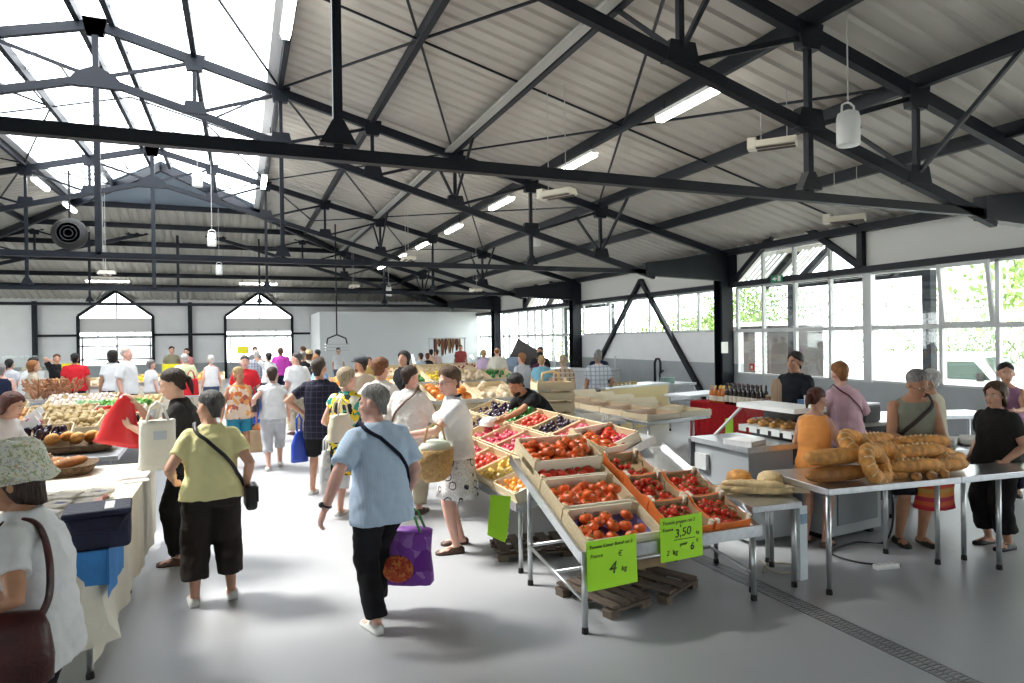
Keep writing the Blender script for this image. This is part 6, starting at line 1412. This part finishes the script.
b = MB(); b.ell((0, 0, .30), (.16, .10, .08), 18, 10); b.build('cloth_inside', spots('pale_green_print', (.55, .60, .50), [(.35, .48, .28), (.65, .65, .6)], 12, .6), e, True)
MB().tube([(-.13, 0, .28), (-.08, 0, .48), (0, 0, .52), (.08, 0, .48), (.13, 0, .28)], .009, 8).build('handle', MATS['straw_weave'], e, True)
# 6 capri woman
P6 = person('woman in a white top and pale cropped trousers walking away down the aisle', .46, 11.1, (.05, 1), 1.60, girth=1.05, skin='pink', hair=('short', 'darkbrown'), top=('cap', wht, .05), bottom=('capri', lgrey, 1.45), shoes=SHW, lh=(-.30, -.05, 1.0), rh=(.26, .08, .85), lf=(-.08, -.12), rf=(.10, .18, .02), vox=.016)
sack('handbag', 'dark handbag under the arm of the woman in pale cropped trousers', 'bag', (.20, 11.08, .92), .12, .26, .26, mat('dark_bag', (.03, .02, .022), .5), 0, .9, 7, handles=True, hh=.12)
# 7 plaid shorts man
dpl = plaid('dark_blue_plaid', (.014, .016, .03), (.06, .04, .07), (.05, .05, .09), 14, .12)
P7 = person('man in a dark checked shirt and black shorts with his hand on his hip', .95, 9.0, (.42, 1), 1.78, 'm', .98, 'mid', ('crop', 'darkbrown'), ('tee', dpl, .20), ('shorts', blk, .98, 1.15), SHW, lh=(-.22, .02, 1.02), rh=(.20, .28, 1.12), head=(-10, 0), vox=.016, elbow={-1: (-1, -.5, .1)})
sack('blue_bag', 'bright blue plastic bag hanging beside the man in the dark checked shirt', 'bag', (.70, 9.15, .42), .22, .14, .40, mat('blue_plastic_bag', (.02, .06, .42), .4), .2, .4, 8)
# 8 yellow black dress
ybp = spots('yellow_black_print', (.02, .02, .02), [(.75, .55, .03), (.78, .60, .05), (.05, .35, .28), (.70, .68, .55), (.03, .03, .03), (.70, .45, .04)], 16, .18)
P8 = person('woman in a yellow, green and black printed tunic over white cropped trousers', 1.12, 7.75, (.70, 1), 1.69, girth=1.1, skin='pink', hair=('mid', 'greyblond'), top=('cap', ybp, .05), bottom=('dress', ybp, .50, 1.08), shoes=SHW, head=(-22, -5), rh=(.18, .30, 1.05), lh=(-.22, .2, 1.0), vox=.015)
b = MB()
for sd in (-1, 1):
    A, k, an = P8.leg[sd]; b = MB(); b.tube([A.lerp(k, .6), k, k.lerp(an, .45)], [.09, .082, .076], 16); b.build('trouser_leg', wht, P8.root, True)
sack('carrier_bag', 'white printed carrier bag hanging by the woman in the yellow printed tunic', 'bag', (.90, 7.78, .28), .22, .12, .48, spots('white_bag_print', (.72, .72, .72), [(.72, .72, .72), (.55, .56, .58)], 14, .5, .5), .6, .6, 9, hh=.16)
# 9, 10 white blouses
crink = mat('white_crinkled_cotton', (.74, .72, .69), .9, 0, .05, 6, .9, 35)
P9 = person('woman in a loose white long sleeved blouse with auburn hair at the fruit stall', 1.60, 8.25, (.8, 1), 1.78, girth=1.1, skin='pink', hair=('thick', 'auburn'), top=('long', crink, .16), bottom=('trousers', wht), shoes=SHW, lh=(-.34, .18, 1.02), rh=(.2, .34, 1.05), head=(-10, -12), vox=.015)
sack('cream_handbag', 'large cream handbag on the arm of the auburn haired woman in white', 'bag', (.99, 7.36, .92), .34, .16, .28, mat('cream_leather', (.68, .63, .50), .5, 0, .06, 5, .3, 15), .7, .75, 10, hh=.18)
P10 = person('woman in a crinkled white blouse with short brown hair and a brown shoulder strap', 1.80, 7.55, (.9, 1), 1.70, girth=1.12, skin='pink', hair=('short', 'darkbrown'), top=('long', crink, .18), bottom=('trousers', beige), shoes=SHBR, lh=(-.3, .25, 1.0), rh=(.22, .34, 1.0), head=(-20, -12), vox=.015)
cross_bag(P10, 1, 'brown leather shoulder bag of the short haired woman in the crinkled blouse', mat('brown_leather', (.10, .05, .03), .5), (.22, .08, .2))
# 11 cap man, 12 woman behind
person('bearded man in a dark flat cap behind the white blouses', 1.83, 11.0, (-.5, 1), 1.74, 'm', 1.05, 'tan', ('crop', 'darkbrown'), ('tee', T('sand_tee', (.5, .4, .3))), ('trousers', khaki), SHBR, vox=.018, hat='flatcap', beard='brown', head=(30, 0))
person('woman in a white floral blouse beside the man in the flat cap', 2.0, 10.3, (1, .6), 1.64, skin='pink', hair=('mid', 'greyblond'), top=('tee', spots('white_blue_floral', (.72, .73, .75), [(.72, .73, .75), (.3, .35, .55)], 30, .6)), bottom=('trousers', navy), shoes=SHB, vox=.018)
person('dark haired woman in black behind the white blouses', 2.75, 11.9, (-.8, -.6), 1.80, skin='mid', hair=('long', 'black'), top=('tee', blk), bottom=('trousers', blk), shoes=SHB, vox=.02)
# 13 bending vendor
P13 = person('dark haired bearded vendor in a black t shirt bending over the fruit crates', 3.62, 7.70, (-1, -.10), 1.72, 'm', 1.0, 'tan', ('thick', 'black'), ('tee', blk, .05), ('trousers', navy), SHB, lean=46, head=(10, -8), lh=(-.34, .92, .97), rh=(.10, .52, 1.02), lf=(-.14, .02), rf=(.14, -.06), vox=.014, beard='black', bend_hip=.6, elbow={1: (.9, -.3, -.2), -1: (-.3, -.5, -.6)})
# aisle, farther people
orp = spots('orange_floral_print', (.70, .55, .42), [(.65, .20, .06), (.70, .34, .12), (.72, .62, .5), (.40, .12, .10)], 13, .3)
P14 = person('blond woman in an orange printed top and blue shorts carrying a paper bag', -.03, 11.6, (.15, -1), 1.60, girth=1.1, skin='tan', hair=('short', 'blond'), top=('tank', orp, .08), bottom=('shorts', mat('turquoise_cotton', (.02, .22, .34), .85), .7), shoes=SHBR, head=(20, 0), lh=(-.26, .05, .84), rh=(.30, .10, .84), vox=.016)
ph = wpt(P14, P14.hand[-1]); e = sack('paper_bag', 'brown paper bag carried by the woman in the orange printed top', 'bag', (ph.x+.05, ph.y-.02, ph.z-.48), .30, .16, .36, KRAFT, .1, 1.0, 11, hh=.10)
o = MB().ell((0, 0, 0), (.10, .06, .08), 14, 9).build('orange_net', mat('orange_net', (.75, .22, .06), .6, 0, .4, 30), None, True); o.location = (ph.x+.05, ph.y-.02, ph.z-.11); tag(o, 'orange net of fruit showing at the top of the brown paper bag', 'fruit net')
person('man in a red polo shirt with dark blue trousers behind the blond woman', .08, 14.6, (-.3, -1), 1.73, 'm', 1.1, 'pink', ('short', 'greydark'), ('shirt', red, .1), ('trousers', navy), SHB, vox=.018, head=(20, 0))
sack('blue_bag', 'blue plastic bag held by the man in the red polo shirt', 'bag', (.32, 14.3, .36), .26, .16, .45, MATS['blue_plastic_bag'], 0, .5, 12)
person('grey haired man in a white shirt and beige trousers in the aisle', 1.12, 15.0, (-.5, 1), 1.76, 'm', 1.12, 'pink', ('short', 'greydark'), ('shirt', wht, .15), ('trousers', beige, 1.95, 1.1), SHBR, vox=.018, head=(50, 0), glasses=True)
sack('khaki_bag', 'khaki bag hanging at the side of the man in the white shirt', 'bag', (1.42, 14.85, .62), .2, .26, .34, khaki, 0, .85, 13)
person('man in a light blue t shirt with brown hair beyond the dark checked shirt', 1.42, 13.3, (.9, .4), 1.69, 'm', 1.0, 'mid', ('short', 'brown'), ('tee', T('sky_blue_cotton', (.25, .42, .70))), ('trousers', beige), SHBR, vox=.02)
person('man in a checked grey shirt far down the aisle', .45, 21.5, (.2, 1), 1.76, 'm', 1.1, 'pink', ('crop', 'white'), ('shirt', plaid('grey_check', (.20, .22, .28), (.42, .43, .48), (.35, .36, .42), 12, .3)), ('trousers', navy), SHB, vox=.022)
person('woman in white holding a phone up far down the aisle', .74, 20.0, (-.4, 1), 1.70, skin='mid', hair=('short', 'black'), top=('tee', wht), bottom=('trousers', navy), shoes=SHB, lh=(-.14, .25, 1.50), vox=.022)
person('person in a magenta shirt in front of the right back doorway', 1.22, 23.0, (.2, 1), 1.82, 'm', 1.15, 'tan', ('crop', 'brown'), ('long', T('magenta_cotton', (.42, .05, .34))), ('trousers', navy), SHB, vox=.022)
for k, (x, y, H, hn, tm, lab) in enumerate(((1.6, 19.2, 1.72, 'grey', blk, 'man in black at the back of the aisle crowd'), (2.05, 24.5, 1.82, 'brown', T('tan_shirt', (.4, .28, .18)), 'tall man in a tan shirt at the back of the aisle crowd'), (1.75, 17.2, 1.66, 'ginger', blk, 'ginger woman in black past the white shirted man'), (2.3, 22.2, 1.73, 'black', T('dull_rose', (.45, .2, .2)), 'person in dull rose near the cold room corner'))):
    person(lab, x, y, ((-1)**k*.6, 1), H, 'fm'[k % 2], 1.0, 'mid', ('short', hn), ('tee', tm), ('trousers', jean), SHB, vox=.024)
person('woman in straw hat at the back of the aisle crowd', 1.9, 20.6, (.5, 1), 1.72, skin='mid', hair=('bob', 'brown'), top=('tee', offw), bottom=('trousers', beige), shoes=SHB, vox=.024, hat='straw')
P = person('woman in a white tank top and jeans seen from behind at the far stall', -.73, 19.6, (-.2, 1), 1.66, skin='pink', hair=('short', 'white'), top=('tank', wht), bottom=('trousers', jean), shoes=SHB, vox=.022)
sack('red_bag', 'red bag standing beside the woman in the white tank top', 'bag', (-1.15, 18.4, .70), .36, .3, .4, red, 0, .8, 14); steel_table('low table under the red bag', [(-1.4, 18.15), (-.9, 18.15), (-.9, 18.65), (-1.4, 18.65)], .70, [(-1.35, 18.2), (-.95, 18.2), (-1.35, 18.6), (-.95, 18.6)])
person('person in a pale yellow green shirt and white cap at the far stall', -1.35, 19.3, (-.1, 1), 1.72, 'm', 1.1, 'pink', ('crop', 'white'), ('shirt', T('lime_cream', (.62, .65, .40))), ('trousers', beige), SHB, vox=.022)
person('man in a khaki shirt at the back wall between the doorways', -2.35, 27.5, (.3, -1), 1.88, 'm', 1.0, 'mid', ('short', 'black'), ('tee', khaki), ('trousers', navy), SHB, vox=.026); person('child height person in rose beside the khaki shirt', -1.85, 27.5, (-.3, -1), 1.80, 'f', 1, 'mid', ('short', 'darkbrown'), ('tee', T('rose', (.5, .2, .2))), ('trousers', navy), SHB, vox=.026)
person('man in a grey shirt by the yellow sign near the right doorway', .55, 28.5, (.4, -1), 1.82, 'm', 1, 'mid', ('short', 'brown'), ('tee', grey), ('trousers', navy), SHB, vox=.026)
person('woman in white by the far stall right of the white polo man', -2.05, 18.6, (.6, .5), 1.60, skin='pink', hair=('short', 'grey'), top=('tee', wht), bottom=('trousers', beige), shoes=SHB, vox=.022)
# left side
P15 = person('bald man in a white polo shirt looking right across the vegetable stall', -2.30, 16.6, (.9, -.25), 1.93, 'm', 1.15, 'pink', ('bald', 'white'), ('shirt', wht, .1), ('trousers', blk), SHB, vox=.018, head=(0, 6))
person('dark haired person in a white top behind the bald man', -2.75, 17.8, (-.2, 1), 1.86, skin='tan', hair=('bob', 'black'), top=('tee', wht), bottom=('trousers', navy), shoes=SHB, vox=.022)
person('person in a red t shirt and dark cap seen from behind at the left stalls', -3.85, 19.6, (-.2, 1), 1.78, 'm', 1.25, 'tan', ('short', 'black'), ('tee', red, .1), ('trousers', navy), SHB, vox=.02)
person('person in a red top near the left doorway', -3.3, 20.8, (.3, 1), 1.5, 'f', 1, 'mid', ('short', 'brown'), ('tank', red), ('trousers', blk), SHB, vox=.022); person('woman in cream beside the red top near the left doorway', -2.95, 19.6, (.4, .8), 1.58, 'f', 1.1, 'mid', ('short', 'darkbrown'), ('tee', offw), ('trousers', beige), SHB, vox=.022)
person('man in a white t shirt with dark straps leaning at the left stalls', -4.55, 18.2, (.9, .3), 1.74, 'm', 1.05, 'pink', ('short', 'black'), ('tee', wht), ('trousers', plaid('pink_check', (.5, .3, .35), (.2, .2, .4), None, 12, .3)), SHB, lean=18, vox=.02); person('person on the phone behind the leaning man at the left stalls', -4.75, 22.0, (.3, -1), 1.74, 'm', 1, 'mid', ('short', 'brown'), ('tee', blk), ('trousers', navy), SHB, rh=(.12, .18, 1.5), vox=.024)
person('blond woman in a light blue blouse bent over the vegetable crates', -4.05, 13.2, (.9, -.2), 1.62, girth=1.15, skin='pink', hair=('bob', 'greyblond'), top=('blouse', T('light_blue_cotton', (.40, .50, .62)), .12), bottom=('trousers', navy), shoes=SHB, lean=14, lh=(-.2, .4, .98), rh=(.2, .42, .98), head=(0, -12), vox=.018)
person('grey haired woman in a navy vest seen from behind at the far left', -4.55, 16.6, (-.1, 1), 1.62, girth=1.25, skin='pink', hair=('short', 'grey'), top=('tank', navy, .1), bottom=('trousers', navy), shoes=SHB, vox=.02)
person('woman with a dark bun at the far left behind the navy vest', -5.1, 19.2, (.2, 1), 1.68, skin='mid', hair=('tied', 'black'), top=('tee', lgrey), bottom=('trousers', blk), shoes=SHB, vox=.022); person('brown haired woman in beige behind the light blue blouse', -4.2, 17.4, (.8, .2), 1.66, skin='mid', hair=('bob', 'ginger'), top=('tee', beige), bottom=('trousers', beige), shoes=SHB, vox=.022); person('person in dark blue at the left edge of the far stalls', -5.6, 17.5, (.5, .5), 1.62, skin='mid', hair=('short', 'white'), top=('tee', navy), bottom=('trousers', navy), shoes=SHB, vox=.022)
person('dark haired vendor in a loose white shirt behind the cream table at the left edge', -2.30, 7.95, (1, -.3), 1.58, girth=1.15, skin='light', hair=('bob', 'redbrown'), top=('long', mat('white_linen_shirt', (.70, .69, .68), .85, 0, .05, 4, .5, 12), .1), bottom=('trousers', navy), shoes=SHB, lean=26, head=(0, -5), rh=(.25, .42, .92), lh=(-.2, .45, .95), vox=.015)
# right side
ORT_ = T('bright_orange_cotton', (.88, .36, .10)); lil = spots('lilac_print', (.38, .24, .52), [(.5, .4, .62), (.3, .18, .45)], 30, .5)
person('girl with red brown tied hair in an orange vest top behind the bread table', 5.04, 4.76, (1, .35), 1.50, girth=.92, skin='mid', hair=('tied', 'redbrown'), top=('tank', ORT_, .10), bottom=('shorts', lil, .75), shoes=SHBR, lean=4, head=(-18, -22), lh=(-.2, .3, .98), rh=(.22, .3, .95), vox=.014)
pink = plaid('pink_check_shirt', (.62, .36, .42), (.68, .46, .52), (.64, .42, .48), 50, .5)
Pp = person('woman with short ginger hair in a pink shirt at the service counter', 6.20, 5.42, (.15, 1), 1.69, girth=1.05, skin='pink', hair=('short', 'ginger'), top=('long', pink, .12), bottom=('trousers', plaid('purple_check', (.3, .22, .35), (.5, .45, .55), None, 14, .3)), shoes=SHB, lean=6, head=(-12, -8), rh=(.30, .34, 1.12), lh=(-.2, .32, 1.0), vox=.015)
cross_bag(Pp, -1, 'dark red strap bag worn across the back of the woman in pink', mat('dark_red_bag', (.12, .02, .03), .5), (.2, .07, .2), w=.009)
e = thing('weighing_scale', 'dark box of scales in front of the woman in pink', 'scale', (6.95, 5.85, .942), .2); bevel(MB().box((0, 0, .1), (.36, .3, .2)).build('scale_body', BLACK, e), .02, 2); MB().box((0, 0, .21), (.34, .28, .02)).build('weighing_plate', INOX, e)
person('dark haired vendor in a black polo shirt standing in profile behind the till', 6.98, 6.9, (-1, -.15), 1.76, 'm', 1.1, 'tan', ('thick', 'black'), ('shirt', T('black_polo', (.016, .018, .024)), .1), ('trousers', blk), SHB, lh=(-.2, .3, 1.0), rh=(.22, .25, 1.0), vox=.016)
Pt = person('grey haired man in glasses and a grey sleeveless top choosing bread', 5.88, 4.42, (-.45, -1), 1.68, 'm', 1.12, 'tan', ('short', 'grey'), ('tank', T('grey_green_cotton', (.24, .25, .20)), .12), ('shorts', blk, .95, 1.1), SHB, lean=12, head=(8, -22), lh=(-.12, .40, .98), rh=(.16, .36, 1.0), vox=.014, glasses=True, detail=True)
b, loop = strap(Pt, -1, blk, .018); o = b.build('strap', mat('dark_brown_strap', (.03, .018, .014), .6), None, True); o.matrix_basis = Pt.root.matrix_basis.copy(); tag(o, 'dark strap across the grey sleeveless top of the man choosing bread', 'strap')
person('white haired woman in beige behind the man in the grey sleeveless top', 7.35, 5.25, (-.2, 1), 1.58, girth=1.05, skin='tan', hair=('short', 'white'), top=('tank', beige, .1), bottom=('skirt', offw, .5), shoes=SHW, vox=.016)
Pb = person('woman in a black top and dark trousers at the right of the bread table', 6.52, 4.02, (-1, .12), 1.53, girth=1.18, skin='mid', hair=('bob', 'brown'), top=('tee', T('black_knit', (.018, .017, .016)), .15), bottom=('capri', T('near_black', (.012, .011, .012)), 1.75, 1.15), shoes=SHB, lh=(-.2, .16, .92), rh=(.22, .1, .9), head=(10, -4), vox=.014, detail=True)
pb = wpt(Pb, Pb.hand[-1])
e = sack('striped_basket', 'red and orange striped shopping basket hanging behind the steel table', 'bag', (6.02, 4.28, .36), .40, .26, .28, None, .1, 1.0, 15, handles=True, hm=mat('red_handle', (.5, .03, .03), .6), hh=.14)
sm, nt, bs = mnodes('red_orange_stripes'); bs.inputs['Roughness'].default_value = .6
tc = nt.nodes.new('ShaderNodeTexCoord'); sx = nt.nodes.new('ShaderNodeSeparateXYZ'); mr = nt.nodes.new('ShaderNodeMath'); mr.operation = 'MULTIPLY'; mr.inputs[1].default_value = 1/.28; rp = nt.nodes.new('ShaderNodeValToRGB'); rp.color_ramp.interpolation = 'CONSTANT'
cols = [(.55, .02, .03), (.62, .10, .02), (.45, .02, .05), (.65, .22, .03), (.55, .30, .05), (.62, .08, .03), (.5, .02, .03)]
for i, c in enumerate(cols):
    el = rp.color_ramp.elements[i] if i < 2 else rp.color_ramp.elements.new(i/len(cols)); el.position = i/len(cols); el.color = (*c, 1)
nt.links.new(tc.outputs['Object'], sx.inputs[0]); nt.links.new(sx.outputs[2], mr.inputs[0]); nt.links.new(mr.outputs[0], rp.inputs[0]); nt.links.new(rp.outputs[0], bs.inputs['Base Color'])
for c in e.children:
    if c.name.startswith('bag_body'): c.data.materials[0] = sm
Pf = person('dark haired woman reaching left with green vegetables at the right edge', 8.7, 5.25, (-.9, -.5), 1.62, girth=1.0, skin='mid', hair=('short', 'black'), top=('tank', T('mauve_cotton', (.3, .15, .25))), bottom=('trousers', navy), shoes=SHB, lh=(-.1, .45, 1.12), rh=(.15, .52, 1.06), vox=.016, lean=6, head=(10, 0))
pf = wpt(Pf, Pf.hand[1]); lettuce('green leafy vegetable held by the woman reaching left at the right edge', (pf.x-.05, pf.y-.05, pf.z-.03), .11, (.3, .45, .15), 'held greens')
# middle distance by the empty trays and far counters
chk = plaid('white_blue_check_shirt', (.55, .58, .62), (.28, .33, .42), (.30, .35, .42), 11, .22)
person('man in a white and blue checked shirt and dark green trousers at the yellow counter', 7.1, 12.5, (.35, 1), 1.69, 'm', 1.15, 'tan', ('short', 'grey'), ('shirt', chk, .02), ('trousers', T('bottle_green', (.02, .05, .04))), SHB, vox=.017, rh=(.30, .1, .9))
person('vendor in dark blue leaning behind the yellow counter by the brace', 8.35, 14.6, (-.8, -.6), 1.70, 'm', 1.1, 'tan', ('crop', 'grey'), ('tee', navy), ('trousers', navy), SHB, lean=8, vox=.018)
person('person in a tan striped top with grey blond hair beside the checked shirt', 6.40, 12.75, (.3, 1), 1.62, 'f', 1.15, 'pink', ('short', 'greyblond'), ('tee', plaid('tan_stripe', (.42, .32, .24), (.20, .14, .11), (.5, .42, .34), 10, .3), .1), ('trousers', beige), SHB, vox=.018)
person('person in a light blue t shirt beside the tan striped top', 6.28, 13.6, (.6, .8), 1.62, 'm', 1, 'pink', ('crop', 'blond'), ('tee', T('teal_tee', (.20, .42, .52))), ('trousers', jean), SHB, vox=.02); person('grey shirted person with pale hair behind the tall crate stack', 6.05, 14.2, (-.3, 1), 1.66, 'f', 1.1, 'pink', ('short', 'ginger'), ('tee', lgrey), ('trousers', navy), SHB, vox=.02)
person('tall man with cropped dark hair by the bright far door', 7.35, 16.0, (-.6, -.8), 1.77, 'm', 1, 'tan', ('crop', 'black'), ('tee', blk), ('trousers', navy), SHB, vox=.02); person('dark haired woman in maroon in front of the tall cropped haired man', 6.7, 14.6, (.4, 1), 1.66, 'f', 1, 'tan', ('mid', 'black'), ('tee', T('maroon', (.10, .02, .05))), ('trousers', navy), SHB, vox=.02)
person('white coated man at the far counters left of the dark column', 7.2, 18.8, (.3, 1), 1.74, 'm', 1.15, 'pink', ('bald', 'ginger'), ('long', offw, .15), ('trousers', jean), SHB, vox=.02); person('woman in lilac and a straw coloured hat beside the white coated man', 6.95, 19.3, (.5, .8), 1.67, 'f', 1, 'pink', ('short', 'blond'), ('tee', T('lilac', (.55, .42, .60))), ('trousers', lgrey), SHB, vox=.022)
person('butcher in a dull red shirt behind the far glass counter', 9.2, 28.6, (-.4, -1), 1.75, 'm', 1.1, 'tan', ('crop', 'darkbrown'), ('tee', T('dull_red', (.35, .06, .06))), ('trousers', navy), SHB, vox=.024)
for x, y, H, hn, tm, lab, fc in ((5.55, 21.6, 1.56, 'darkbrown', T('pale_blue_shirt', (.5, .58, .68)), 'man in a pale blue white shirt at the far crates', (-.4, 1)), (6.0, 22.4, 1.53, 'redbrown', blk, 'woman in a black strap top beside the pale shirted man', (.3, 1)), (6.9, 25.2, 1.62, 'black', T('peach', (.6, .4, .3)), 'dark haired person in peach at the far meat counter', (.4, 1)), (7.4, 26.2, 1.6, 'brown', T('pale_pink', (.6, .48, .48)), 'person in pale pink at the far meat counter', (-.2, 1)), (3.68, 27.6, 1.72, 'black', wht, 'person in white below the hanging basket scale', (.1, -1)), (3.2, 18.0, 1.55, 'brown', T('ochre', (.45, .3, .1)), 'person in ochre behind the stall of orange fruit', (0, -1))):
    person(lab, x, y, fc, H, 'f', 1, 'mid', ('short', hn), ('tee', tm), ('trousers', jean), SHB, vox=.024)
bake()
